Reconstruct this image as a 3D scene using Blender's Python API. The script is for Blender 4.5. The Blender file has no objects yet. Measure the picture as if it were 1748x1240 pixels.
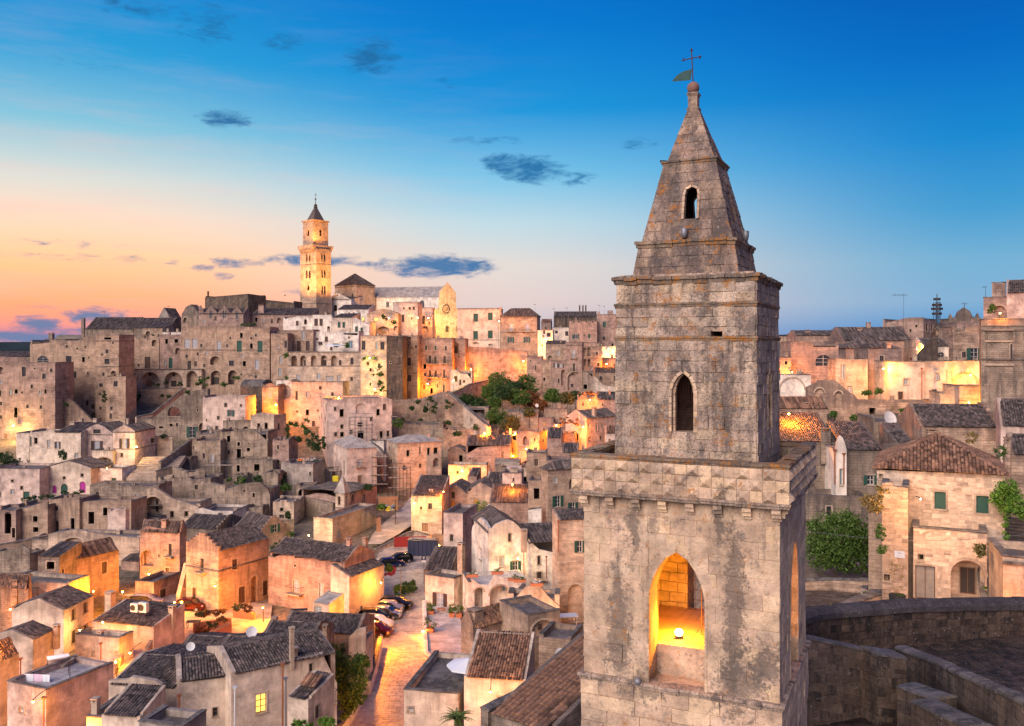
import bpy, bmesh, math, random
from mathutils import Vector, Matrix, noise
from mathutils.geometry import delaunay_2d_cdt
R = math.radians
rnd = random.Random(7)
SC = bpy.context.scene
COL = SC.collection
# ------------------------------------------------------------------ camera, sky, sun, exposure
F, CX, HY = 1500.0, 874.0, 590.0          # focal length, centre and horizon of the photograph (1748 x 1240)
cd = bpy.data.cameras.new('camera'); cam = bpy.data.objects.new('camera', cd); COL.objects.link(cam)
cd.sensor_width = 36.0; cd.lens = F / 1748 * 36; cd.shift_y = -(620 - HY) / 1748
cd.clip_end = 60000; cd.clip_start = 0.5
cam.rotation_euler = (R(90), 0, 0)
SC.camera = cam
SC.view_settings.view_transform = 'Standard'; SC.view_settings.look = 'None'
SC.view_settings.gamma = 1; SC.view_settings.use_curve_mapping = False
SC.view_settings.exposure = 0.28
SC.cycles.use_denoising = True
SC.cycles.max_bounces = 5; SC.cycles.diffuse_bounces = 3; SC.cycles.glossy_bounces = 2
SC.cycles.transparent_max_bounces = 6; SC.cycles.sample_clamp_indirect = 6
SKY_GAIN = 0.98
SUN_AZ = -52.0      # the sun has just set beyond the left edge of the frame

def lin(r, g, b):
    f = lambda c: (c / 255 / 12.92) if c / 255 <= .04045 else ((c / 255 + .055) / 1.055) ** 2.4
    return (f(r), f(g), f(b), 1)

W = bpy.data.worlds.new('World'); SC.world = W; W.use_nodes = True
class NT:
    def __init__(s, t): s.t = t; s.n = t.nodes; s.l = t.links
    def add(s, typ, **k):
        n = s.n.new(typ)
        for a, v in k.items(): setattr(n, a, v)
        return n
    def put(s, sock, v):
        if isinstance(v, bpy.types.NodeSocket): s.l.new(v, sock)
        else: sock.default_value = v
    def math(s, op, a, b=None, c=None, clamp=False):
        n = s.add('ShaderNodeMath', operation=op, use_clamp=clamp); s.put(n.inputs[0], a)
        if b is not None: s.put(n.inputs[1], b)
        if c is not None: s.put(n.inputs[2], c)
        return n.outputs[0]
    def mix(s, f, a, b, blend='MIX', clamp=False):
        n = s.add('ShaderNodeMix', data_type='RGBA', blend_type=blend, clamp_result=clamp)
        s.put(n.inputs['Factor'], f); s.put(n.inputs[6], a); s.put(n.inputs[7], b)
        return n.outputs[2]
    def ramp(s, f, pts, interp='LINEAR'):
        n = s.add('ShaderNodeValToRGB'); n.color_ramp.interpolation = interp
        e = n.color_ramp.elements
        e[0].position = pts[0][0]; e[0].color = pts[0][1]; e[1].position = pts[-1][0]; e[1].color = pts[-1][1]
        for p, c in pts[1:-1]: x = e.new(p); x.color = c
        s.put(n.inputs[0], f); return n.outputs[0]
    def mrange(s, v, a, b, c=0, d=1, smooth=False):
        n = s.add('ShaderNodeMapRange'); n.interpolation_type = 'SMOOTHSTEP' if smooth else 'LINEAR'
        for i, x in enumerate((v, a, b, c, d)): s.put(n.inputs[i], x)
        return n.outputs[0]
    def noise(s, vec, scale, detail=4, rough=.55, dist=0):
        n = s.add('ShaderNodeTexNoise'); 
        if vec is not None: s.put(n.inputs['Vector'], vec)
        n.inputs['Scale'].default_value = scale; n.inputs['Detail'].default_value = detail
        n.inputs['Roughness'].default_value = rough; n.inputs['Distortion'].default_value = dist
        return n.outputs[0]
    def mapping(s, vec, loc=(0, 0, 0), sc=(1, 1, 1)):
        n = s.add('ShaderNodeMapping'); s.put(n.inputs[0], vec); n.inputs[1].default_value = loc
        n.inputs[3].default_value = sc; return n.outputs[0]

def build_world():
    t = NT(W.node_tree); t.n.clear()
    tc = t.add('ShaderNodeTexCoord').outputs['Generated']
    sp = t.add('ShaderNodeSeparateXYZ'); t.l.new(tc, sp.inputs[0]); x, y, z = sp.outputs
    az = t.math('MULTIPLY', t.math('ARCTAN2', x, y), 57.2958)
    el = t.math('MULTIPLY', t.math('ARCSINE', z), 57.2958)
    # position along the elevation ramps: -2 .. 90 degrees, finer near the horizon
    pos = t.math('POWER', t.mrange(el, 0, 90), .5)
    def rp(lst): return t.ramp(pos, [(math.sqrt(max(0, e) / 90), lin(*c)) for e, c in lst], 'EASE' if 0 else 'LINEAR')
    sun = rp([(0, (150, 122, 158)), (.7, (196, 130, 150)), (1.4, (246, 150, 128)), (2.8, (255, 168, 116)), (5.2, (254, 196, 146)),
              (7.6, (240, 208, 184)), (9.8, (206, 208, 202)), (13, (124, 184, 206)), (17, (38, 148, 202)), (22, (4, 122, 194)), (40, (10, 82, 165)), (90, (8, 58, 128))])
    mid = rp([(0, (150, 150, 185)), (1, (182, 176, 192)), (2.8, (214, 194, 190)), (5.2, (214, 204, 198)), (8, (178, 204, 214)), (11, (112, 182, 216)),
              (15, (24, 140, 204)), (20, (0, 114, 194)), (26, (0, 92, 182)), (45, (8, 76, 158)), (90, (8, 58, 128))])
    rig = rp([(0, (62, 120, 180)), (1, (72, 138, 192)), (2.6, (122, 164, 198)), (5, (108, 164, 198)), (8, (62, 146, 196)), (12, (18, 126, 194)),
              (17, (0, 99, 182)), (22, (0, 80, 166)), (30, (0, 78, 170)), (50, (5, 62, 140)), (90, (8, 58, 128))])
    ant = rp([(0, (92, 104, 150)), (3, (150, 132, 168)), (9, (186, 150, 176)), (16, (140, 142, 186)), (28, (52, 104, 170)), (50, (10, 66, 140)), (90, (8, 58, 128))])
    c = t.math('COSINE', t.math('MULTIPLY', t.math('ADD', az, -SUN_AZ), math.pi / 180))
    col = t.mix(t.mrange(c, .93, .62, smooth=True), sun, mid)
    col = t.mix(t.mrange(c, .66, .16, smooth=True), col, rig)
    col = t.mix(t.mrange(c, .1, -.6, smooth=True), col, ant)
    # clouds: (azimuth, elevation, half width, half height, density), soft wisps cut by noise
    def pa(px, py): k = (px - CX) / F; return math.degrees(math.atan(k)), math.degrees(math.atan((HY - py) / F * math.cos(math.atan(k))))
    comb = t.add('ShaderNodeCombineXYZ'); t.l.new(az, comb.inputs[0]); t.l.new(el, comb.inputs[1])
    v = t.mapping(comb.outputs[0], sc=(.42, 1.25, 1))
    nz = t.noise(v, 1.5, 9, .68, .5)
    nz2 = t.noise(t.mapping(comb.outputs[0], sc=(1.3, 2.2, 1)), 1.2, 5, .6)
    jit = t.math('MULTIPLY', t.math('SUBTRACT', nz2, .5), 1.5)
    azj = t.math('ADD', az, jit)
    acc = None
    CL = [(535, 445, 80, 10, 1.0), (745, 455, 95, 17, 1.2), (640, 451, 60, 5, .7), (384, 203, 42, 13, .95), (634, 98, 46, 26, .85),
          (858, 280, 38, 16, .9), (908, 290, 54, 22, 1.0), (984, 306, 32, 12, .65), (1090, 245, 34, 9, .6), (830, 240, 60, 8, .45), (150, 440, 140, 6, .5), (60, 415, 120, 7, .45), (560, 500, 90, 6, .4), (352, 40, 50, 30, .6), (490, 75, 40, 15, .6),
          (762, 140, 22, 10, .4), (398, 449, 46, 8, .8), (347, 456, 24, 6, .7), (380, 472, 20, 6, .6), (296, 448, 14, 4, .6), (234, 14, 60, 14, .6),
          (66, 556, 32, 17, 1.1), (60, 577, 190, 10, 1.0), (168, 541, 50, 13, .95), (110, 568, 70, 8, .8), (60, 525, 40, 4, .5), (655, 538, 80, 12, .35), (150, 110, 60, 12, .3)]
    for px, py, w, h, d in CL:
        a0, e0 = pa(px, py); a1 = w / F * 57.3; e1 = h / F * 57.3
        dx = t.math('DIVIDE', t.math('SUBTRACT', azj, a0), a1 * 1.35); dy = t.math('DIVIDE', t.math('SUBTRACT', el, e0), e1 * 1.5)
        r2 = t.math('ADD', t.math('MULTIPLY', dx, dx), t.math('MULTIPLY', dy, dy))
        m = t.math('MULTIPLY', t.math('SUBTRACT', 1, r2, clamp=True), d)
        acc = m if acc is None else t.math('MAXIMUM', acc, m)
    dens = t.mrange(t.math('ADD', acc, t.math('MULTIPLY', t.math('SUBTRACT', nz, .5), 2.3)), .22, 1.12, 0, .95, True)
    dens = t.math('MULTIPLY', dens, t.mrange(acc, .0, .22))
    ccol = t.mix(t.mrange(el, .3, 16), lin(92, 120, 160), lin(30, 96, 150))
    ccol = t.mix(t.mrange(az, -26, 4, 0, .9), ccol, lin(22, 104, 158))
    # faint high veil of pinkish streaks in the sunset half
    veil = t.noise(t.mapping(comb.outputs[0], loc=(7, 3, 0), sc=(.06, .5, 1)), 1.4, 5, .6)
    vm = t.math('MULTIPLY', t.mrange(veil, .48, .72), t.mrange(c, .55, .95, 0, .42))
    vm = t.math('MULTIPLY', vm, t.mrange(el, 22, 2))
    col = t.mix(vm, col, lin(240, 180, 172))
    col = t.mix(dens, col, ccol)
    below = t.mrange(el, -.2, -2)
    col = t.mix(below, col, lin(80, 80, 100))
    bg = t.add('ShaderNodeBackground'); t.l.new(col, bg.inputs[0]); bg.inputs[1].default_value = SKY_GAIN
    sk = t.add('ShaderNodeTexSky', sky_type='NISHITA'); sk.sun_disc = False; sk.sun_elevation = R(1.0); sk.sun_rotation = R(SUN_AZ)
    bg2 = t.add('ShaderNodeBackground'); t.l.new(sk.outputs[0], bg2.inputs[0]); bg2.inputs[1].default_value = .004
    ad = t.add('ShaderNodeAddShader'); t.l.new(bg.outputs[0], ad.inputs[0]); t.l.new(bg2.outputs[0], ad.inputs[1])
    o = t.add('ShaderNodeOutputWorld'); t.l.new(ad.outputs[0], o.inputs[0])
build_world()
sd = bpy.data.lights.new('sun', 'SUN'); sun = bpy.data.objects.new('sun', sd); COL.objects.link(sun)
sd.energy = 3.8; sd.angle = R(48); sd.color = (1.0, .80, .70)
sun.rotation_euler = (Vector((.46, .74, -.50))).to_track_quat('-Z', 'Y').to_euler()

# ------------------------------------------------------------------ materials (surface colour, grain and wear only)
M = {}
def mat_new(name):
    m = bpy.data.materials.new(name); m.use_nodes = True; t = NT(m.node_tree); M[name] = m
    return m, t, t.n['Principled BSDF']
def stone_mat(name, c1, c2, joint, dirt, dirt_amt=.45, brick=True, bw=.55, bh=.27, bump=.5, streak=.5, speck=0., orange=0., bsc=1., world=False, rgh=.93, isl=False):
    m, t, b = mat_new(name)
    b.inputs['Roughness'].default_value = rgh; b.inputs['Specular IOR Level'].default_value = .2
    oi = t.add('ShaderNodeObjectInfo'); tc = t.add('ShaderNodeTexCoord')
    if world: co = t.add('ShaderNodeNewGeometry').outputs['Position']
    else:
        va = t.add('ShaderNodeVectorMath', operation='MULTIPLY_ADD'); t.l.new(oi.outputs['Random'], va.inputs[0]); va.inputs[1].default_value = (91, 57, 33)
        t.l.new(tc.outputs['Object'], va.inputs[2]); co = va.outputs[0]
    big = t.noise(co, .22 * bsc, 4, .6); mid = t.noise(co, 1.1 * bsc, 5, .65); fine = t.noise(co, 7 * bsc, 6, .7)
    if brick:
        br = t.add('ShaderNodeTexBrick'); br.offset = .5
        uvd = t.add('ShaderNodeVectorMath', operation='ADD'); t.l.new(tc.outputs['UV'], uvd.inputs[0])
        sc = t.add('ShaderNodeVectorMath', operation='SCALE'); nn = t.add('ShaderNodeTexNoise'); t.l.new(co, nn.inputs[0]); nn.inputs['Scale'].default_value = 1.6
        t.l.new(nn.outputs['Color'], sc.inputs[0]); sc.inputs['Scale'].default_value = .12; t.l.new(sc.outputs[0], uvd.inputs[1])
        t.l.new(uvd.outputs[0], br.inputs['Vector'])
        br.inputs['Scale'].default_value = 1; br.inputs['Brick Width'].default_value = bw; br.inputs['Row Height'].default_value = bh
        br.inputs['Mortar Size'].default_value = .014; br.inputs['Mortar Smooth'].default_value = .4; br.inputs['Bias'].default_value = 0
        br.inputs['Color1'].default_value = c1; br.inputs['Color2'].default_value = c2; br.inputs['Mortar'].default_value = joint
        base = br.outputs['Color']; fac = br.outputs['Fac']
        base = t.mix(t.mrange(mid, .5, .75, 0, .55), base, t.mix(.5, c1, c2))
    else:
        base = t.mix(t.mrange(mid, .3, .7), c1, c2); fac = None
    base = t.mix(t.mrange(oi.outputs['Random'], 0, 1, 0, .42), base, c2)
    base = t.mix(1, base, t.mix(fine, (.62, .62, .62, 1), (1.3, 1.3, 1.3, 1)), 'MULTIPLY')
    crs = t.noise(t.mapping(co, sc=(.35 * bsc, .35 * bsc, 3.2 * bsc)), 1.0, 3, .6)
    base = t.mix(1, base, t.mix(t.mrange(crs, .36, .64), (.78, .76, .75, 1) if brick else (.93, .93, .93, 1), (1.14, 1.13, 1.12, 1) if brick else (1.04, 1.04, 1.04, 1)), 'MULTIPLY')
    pt = t.noise(t.mapping(co, loc=(11, 3, 5)), .55 * bsc, 5, .7)
    base = t.mix(1, base, t.mix(t.mrange(pt, .36, .64), (.48, .46, .46, 1), (1.24, 1.2, 1.14, 1)), 'MULTIPLY')
    base = t.mix(t.mrange(big, .38, .68, 0, .5), base, (c1[0] * 1.12, c1[1] * 1.04, c1[2] * .92, 1))
    # rain streaks and patches of dark crust
    st = t.noise(t.mapping(co, sc=(1.5 * bsc, 1.5 * bsc, .16 * bsc)), 1.3, 5, .6)
    d = t.math('ADD', t.math('MULTIPLY', st, streak), t.math('MULTIPLY', big, 1 - streak))
    d = t.math('ADD', d, t.math('MULTIPLY', t.math('SUBTRACT', fine, .5), .35))
    dm = t.mrange(d, .62 - .3 * dirt_amt, .80 - .3 * dirt_amt, 0, min(1, .35 + dirt_amt), True)
    base = t.mix(dm, base, dirt)
    if brick or name.startswith('plaster'):
        at = t.add('ShaderNodeAttribute', attribute_type='OBJECT', attribute_name='wall_top'); sz = t.add('ShaderNodeSeparateXYZ'); t.l.new(tc.outputs['Object'], sz.inputs[0])
        dd = t.math('SUBTRACT', at.outputs['Fac'], sz.outputs[2]); run = t.noise(t.mapping(co, sc=(1.6, 1.6, .12)), 1.0, 4, .6)
        rm = t.math('MULTIPLY', t.mrange(t.math('MULTIPLY', dd, t.mrange(run, .35, .65, 2.2, .45)), 1.3, 0), t.mrange(run, .34, .60, .25, 1)); rm = t.math('MULTIPLY', rm, t.math('GREATER_THAN', at.outputs['Fac'], .5)); rm = t.math('MULTIPLY', rm, t.mrange(mid, .3, .55, .35, .85))
        base = t.mix(rm, base, (dirt[0] * 1.25, dirt[1] * 1.2, dirt[2] * 1.2, 1))
    if world:
        rs = t.ramp(oi.outputs['Random'], [(0, (.74, .70, .68, 1)), (.3, (1.02, .95, .93, 1)), (.6, (.92, .90, .90, 1)), (.85, (1.12, 1.06, .94, 1)), (1, (1.2, 1.16, 1.1, 1))]); base = t.mix(1, base, rs, 'MULTIPLY')
        k1 = t.noise(t.mapping(co, loc=(2, 7, 1), sc=(1, 1, .75)), 1.7, 9, .78); k2 = t.noise(t.mapping(co, loc=(9, 2, 4)), 4.2, 8, .8)
        base = t.mix(t.mrange(k1, .60 - .16 * dirt_amt, .68 - .16 * dirt_amt, 0, .8), base, (dirt[0] * 1.5, dirt[1] * 1.45, dirt[2] * 1.4, 1))
        base = t.mix(t.mrange(k2, .62 - .12 * dirt_amt, .68 - .12 * dirt_amt, 0, .75), base, dirt)
        base = t.mix(t.mrange(k2, .40, .34, 0, .5), base, (.66, .60, .54, 1))
    if name == 'tower_lower':     # two long run-off stains down the front of the belfry storey
        sp_ = t.add('ShaderNodeSeparateXYZ'); t.l.new(co, sp_.inputs[0]); wob = t.math('MULTIPLY', t.math('SUBTRACT', t.noise(co, 1.3, 7, .7), .5), 1.5)
        for sx_, sz_, wx_, wz_ in ((2.75, -7.2, .24, 1.6), (5.4, -6.4, .18, 2.2), (5.05, -4.2, .10, .8), (3.1, -4.6, .10, 1.0), (5.5, -8.3, .4, .8), (3.5, -8.6, .3, .5), (6.1, -7.7, .35, .5)):
            u_ = t.math('DIVIDE', t.math('ADD', t.math('SUBTRACT', sp_.outputs[0], sx_), t.math('MULTIPLY', wob, .45)), wx_ * 1.4); v_ = t.math('DIVIDE', t.math('ADD', t.math('SUBTRACT', sp_.outputs[2], sz_), wob), wz_ * 1.2)
            q_ = t.math('SQRT', t.math('ADD', t.math('MULTIPLY', u_, u_), t.math('MULTIPLY', v_, v_))); q_ = t.math('ADD', q_, t.math('MULTIPLY', t.math('SUBTRACT', k2, .5), 3.4)); q_ = t.math('ADD', q_, t.math('MULTIPLY', t.math('SUBTRACT', fine, .5), 1.6))
            base = t.mix(t.mrange(q_, 1.0, .6, 0, .72), base, (.12, .10, .085, 1))
    if speck:
        sp1 = t.noise(co, 16 * bsc, 5, .75); base = t.mix(t.mrange(sp1, .62 - .12 * speck, .72 - .12 * speck, 0, .8), base, dirt)
        sp2 = t.noise(t.mapping(co, loc=(5, 9, 2)), 9 * bsc, 4, .7); base = t.mix(t.mrange(sp2, .62, .70, 0, .55), base, (.52, .50, .46, 1))
    if orange:
        o1 = t.noise(t.mapping(co, loc=(3, 1, 8)), 1.0 * bsc, 6, .75); o2 = t.noise(t.mapping(co, loc=(1, 4, 2)), 8 * bsc, 4, .7)
        om = t.math('MULTIPLY', t.mrange(o1, .62 - .14 * orange, .69 - .14 * orange), t.mrange(o2, .44, .56))
        base = t.mix(t.math('MULTIPLY', om, .85), base, (.42, .16, .02, 1))
    if isl:
        ri = t.add('ShaderNodeNewGeometry').outputs['Random Per Island']; base = t.mix(1, base, t.ramp(ri, [(0, (.4, .38, .38, 1)), (.45, (.85, .8, .78, 1)), (.8, (1.25, 1.1, 1.0, 1)), (1, (1.6, 1.45, 1.35, 1))]), 'MULTIPLY')
    t.l.new(base, b.inputs['Base Color'])
    bp = t.add('ShaderNodeBump'); bp.inputs['Strength'].default_value = bump; bp.inputs['Distance'].default_value = .05
    h = t.math('ADD', t.math('MULTIPLY', fine, .7), t.math('MULTIPLY', mid, .5))
    if fac is not None: h = t.math('SUBTRACT', h, t.math('MULTIPLY', fac, .5))
    t.l.new(h, bp.inputs['Height']); t.l.new(bp.outputs[0], b.inputs['Normal'])
    return m
C = lambda r, g, b: (r, g, b, 1)
DK = C(.07, .06, .055)
stone_mat('tuff', C(.54, .41, .31), C(.38, .285, .22), C(.20, .14, .10), C(.13, .10, .085), .35, bump=.8)
stone_mat('tuff_pale', C(.66, .54, .43), C(.50, .40, .32), C(.28, .21, .16), C(.15, .12, .10), .28)
stone_mat('tuff_pink', C(.50, .37, .31), C(.35, .255, .22), C(.20, .13, .11), C(.12, .09, .08), .38, bump=.8)
stone_mat('tuff_grey', C(.36, .30, .24), C(.27, .22, .18), C(.15, .12, .10), C(.08, .07, .065), .5, bump=.9)
stone_mat('ruin', C(.50, .42, .34), C(.33, .27, .22), C(.14, .11, .09), C(.085, .07, .06), .5, bw=.42, bh=.24, bump=1)
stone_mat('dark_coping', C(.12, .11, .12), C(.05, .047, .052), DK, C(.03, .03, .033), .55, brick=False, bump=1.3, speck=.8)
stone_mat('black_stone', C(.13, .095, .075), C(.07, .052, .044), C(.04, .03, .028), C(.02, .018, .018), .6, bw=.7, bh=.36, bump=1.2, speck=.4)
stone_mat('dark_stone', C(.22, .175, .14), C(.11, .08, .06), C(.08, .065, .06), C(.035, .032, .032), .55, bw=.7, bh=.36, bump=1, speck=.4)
stone_mat('plaster', C(.74, .64, .54), C(.60, .50, .41), DK, C(.22, .18, .14), .25, brick=False, bump=.25)
stone_mat('plaster_white', C(.86, .80, .72), C(.78, .71, .62), DK, C(.28, .25, .22), .22, brick=False, bump=.2)
stone_mat('plaster_grey', C(.46, .42, .38), C(.36, .32, .28), DK, C(.14, .12, .11), .45, brick=False, bump=.35)
stone_mat('plaster_pink', C(.70, .57, .50), C(.56, .44, .38), DK, C(.2, .15, .13), .3, brick=False, bump=.3)
stone_mat('coping', C(.22, .205, .20), C(.20, .18, .165), DK, C(.06, .057, .055), .6, brick=False, bump=.9, speck=.6)
stone_mat('roof_flat', C(.25, .225, .21), C(.17, .155, .15), DK, C(.06, .055, .055), .5, brick=False, bump=.5)
stone_mat('rock', C(.36, .29, .22), C(.25, .20, .155), DK, C(.085, .07, .06), .55, brick=False, bump=1.6, bsc=.5)
stone_mat('trim', C(.52, .43, .34), C(.42, .34, .27), DK, C(.16, .13, .11), .35, brick=False, bump=.3)
stone_mat('tile', C(.185, .165, .16), C(.115, .11, .115), DK, C(.055, .052, .052), .5, brick=False, bump=.5, speck=.5, bsc=1.6, isl=True)
stone_mat('tile_warm', C(.36, .215, .14), C(.23, .16, .12), DK, C(.07, .06, .055), .4, brick=False, bump=.5, speck=.5, bsc=1.6, isl=True)
stone_mat('tile_bed', C(.06, .05, .045), C(.045, .04, .035), DK, C(.02, .02, .02), .4, brick=False)
stone_mat('tower_lower', C(.74, .60, .45), C(.60, .475, .355), DK, C(.13, .105, .095), .30, brick=False, bump=1.0, speck=.35, orange=.25, bsc=2.1, world=True)
stone_mat('tower_upper', C(.74, .63, .52), C(.48, .40, .33), DK, C(.09, .078, .072), .50, brick=False, bump=1.3, speck=.9, orange=.5, bsc=2.1, world=True)
stone_mat('tower_spire', C(.50, .40, .33), C(.28, .22, .185), DK, C(.085, .072, .068), .55, brick=False, bump=1.3, speck=.8, orange=.5, bsc=1.4, world=True)
stone_mat('tower_trim', C(.36, .29, .22), C(.27, .22, .18), DK, C(.085, .075, .07), .5, brick=False, bump=1.2, speck=.6, orange=.95, bsc=1.4, world=True)
stone_mat('belfry_plaster', C(.60, .48, .32), C(.40, .30, .2), DK, C(.2, .15, .1), .35, brick=True, bw=.5, bh=.3, bump=1, bsc=2)
stone_mat('paving', C(.60, .52, .44), C(.48, .41, .35), C(.16, .13, .11), C(.2, .17, .15), .25, bw=.8, bh=.45, bump=.4, rgh=.55)
stone_mat('paving_slab', C(.64, .55, .46), C(.46, .40, .34), DK, C(.2, .17, .15), .25, brick=False, bump=.2, rgh=.5)
stone_mat('terrace_floor', C(.62, .61, .62), C(.50, .49, .50), C(.2, .18, .17), C(.2, .18, .17), .2, bw=.5, bh=.5, bump=.3)
stone_mat('ground', C(.33, .27, .21), C(.20, .165, .13), DK, C(.06, .07, .03), .55, brick=False, bump=1.2, bsc=.7)
stone_mat('field', C(.022, .04, .042), C(.02, .03, .034), DK, C(.015, .022, .025), .5, brick=False, bsc=.01)
def plain(name, c, rough=.7, metal=0, spec=.4, emit=None, es=0, var=.25, nsc=3):
    m, t, b = mat_new(name); b.inputs['Roughness'].default_value = rough; b.inputs['Metallic'].default_value = metal
    b.inputs['Specular IOR Level'].default_value = spec
    tc = t.add('ShaderNodeTexCoord'); n = t.noise(tc.outputs['Object'], nsc, 5, .65)
    col = t.mix(n, (c[0] * (1 - var), c[1] * (1 - var), c[2] * (1 - var), 1), (min(1, c[0] * (1 + var)), min(1, c[1] * (1 + var)), min(1, c[2] * (1 + var)), 1))
    t.l.new(col, b.inputs['Base Color'])
    if emit: b.inputs['Emission Color'].default_value = (*emit, 1); b.inputs['Emission Strength'].default_value = es
    return m
plain('glass_dark', (.03, .035, .045), .12, 0, .6)
plain('glass_pale', (.32, .33, .36), .25, 0, .5)
plain('glass_lit', (.8, .5, .15), .4, emit=(1, .52, .1), es=1.6, nsc=1.5, var=.5)
plain('frame_white', (.62, .58, .52)); plain('frame_brown', (.13, .075, .045)); plain('frame_yellow', (.55, .32, .07))
plain('shutter_green', (.018, .075, .055), .6); plain('shutter_brown', (.06, .035, .03), .6); plain('shutter_grey', (.22, .23, .24), .6); plain('shutter_blue', (.10, .20, .24), .6)
plain('door_dark', (.035, .028, .024), .6); plain('door_wood', (.28, .16, .09), .7); plain('door_magenta', (.38, .03, .25), .6); plain('door_old', (.24, .21, .18), .8, var=.5)
plain('iron', (.035, .032, .032), .6, .3); plain('rust_iron', (.09, .04, .03), .8, .3, var=.5); plain('steel', (.35, .37, .42), .45, .7); plain('zinc', (.22, .23, .25), .5, .4)
plain('pipe_rust', (.30, .11, .05), .7); plain('pot_clay', (.36, .14, .07), .8); plain('ball_stone', (.22, .12, .09), .8, var=.5, nsc=6)
plain('cloth_white', (.72, .76, .80), .8, var=.06); plain('cloth_pink', (.75, .55, .66), .9, var=.08); plain('white_paint', (.62, .62, .60), .5, var=.08)
plain('wood_floor', (.42, .24, .11), .6, var=.35, nsc=2); plain('bark', (.10, .075, .05), .9); plain('rubber', (.02, .02, .02), .8)
plain('car_blue', (.015, .03, .13), .25, .4, .6, var=.03); plain('car_silver', (.42, .42, .43), .25, .6, .6, var=.03); plain('car_black', (.015, .015, .018), .2, .3, .6, var=.03)
plain('car_red', (.07, .008, .01), .25, .3, .6, var=.03); plain('car_white', (.7, .7, .7), .25, 0, .6, var=.03); plain('car_glass', (.012, .014, .018), .08, 0, .7, var=.02)
plain('tail_red', (.35, .01, .01), .3); plain('head_light', (.7, .7, .7), .15, var=.02); plain('plastic_blue', (.03, .04, .085), .5, var=.5); plain('plastic_red', (.24, .02, .015), .6, var=.4)
plain('orange_mesh', (.65, .2, .05), .8); plain('yellow', (.6, .5, .02), .6); plain('copper_green', (.025, .075, .07), .7, .2, var=.8, nsc=9); plain('fence_wood', (.34, .15, .07), .8)
plain('lamp_glass', (.9, .7, .4), .4, emit=(1, .50, .12), es=35, var=0); plain('lamp_glass_white', (.9, .9, .7), .4, emit=(1, .85, .45), es=45, var=0)
M['plain'] = stone_mat('plain_roof', C(.46, .43, .40), C(.36, .34, .32), DK, C(.16, .15, .14), .35, brick=False, bump=.4)
def leaf_mat(name, c1, c2, tr=.25):
    m, t, b = mat_new(name); b.inputs['Roughness'].default_value = .55; b.inputs['Specular IOR Level'].default_value = .25
    ge = t.add('ShaderNodeNewGeometry'); tc = t.add('ShaderNodeTexCoord')
    n = t.noise(tc.outputs['Object'], 1.1, 4, .6)
    f = t.math('MULTIPLY_ADD', ge.outputs['Random Per Island'], .6, t.math('MULTIPLY', n, .5))
    t.l.new(t.mix(f, c1, c2), b.inputs['Base Color'])
    return m
leaf_mat('leaf_dark', C(.012, .035, .014), C(.05, .095, .025)); leaf_mat('leaf_mid', C(.02, .06, .012), C(.10, .17, .03)); leaf_mat('leaf_bright', C(.03, .10, .012), C(.14, .26, .03))
leaf_mat('leaf_rust', C(.08, .03, .015), C(.22, .09, .025)); leaf_mat('leaf_olive', C(.05, .055, .02), C(.13, .12, .04)); leaf_mat('flower_red', C(.35, .02, .03), C(.5, .06, .12)); leaf_mat('leaf_dry', C(.16, .12, .04), C(.28, .20, .07))

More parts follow.
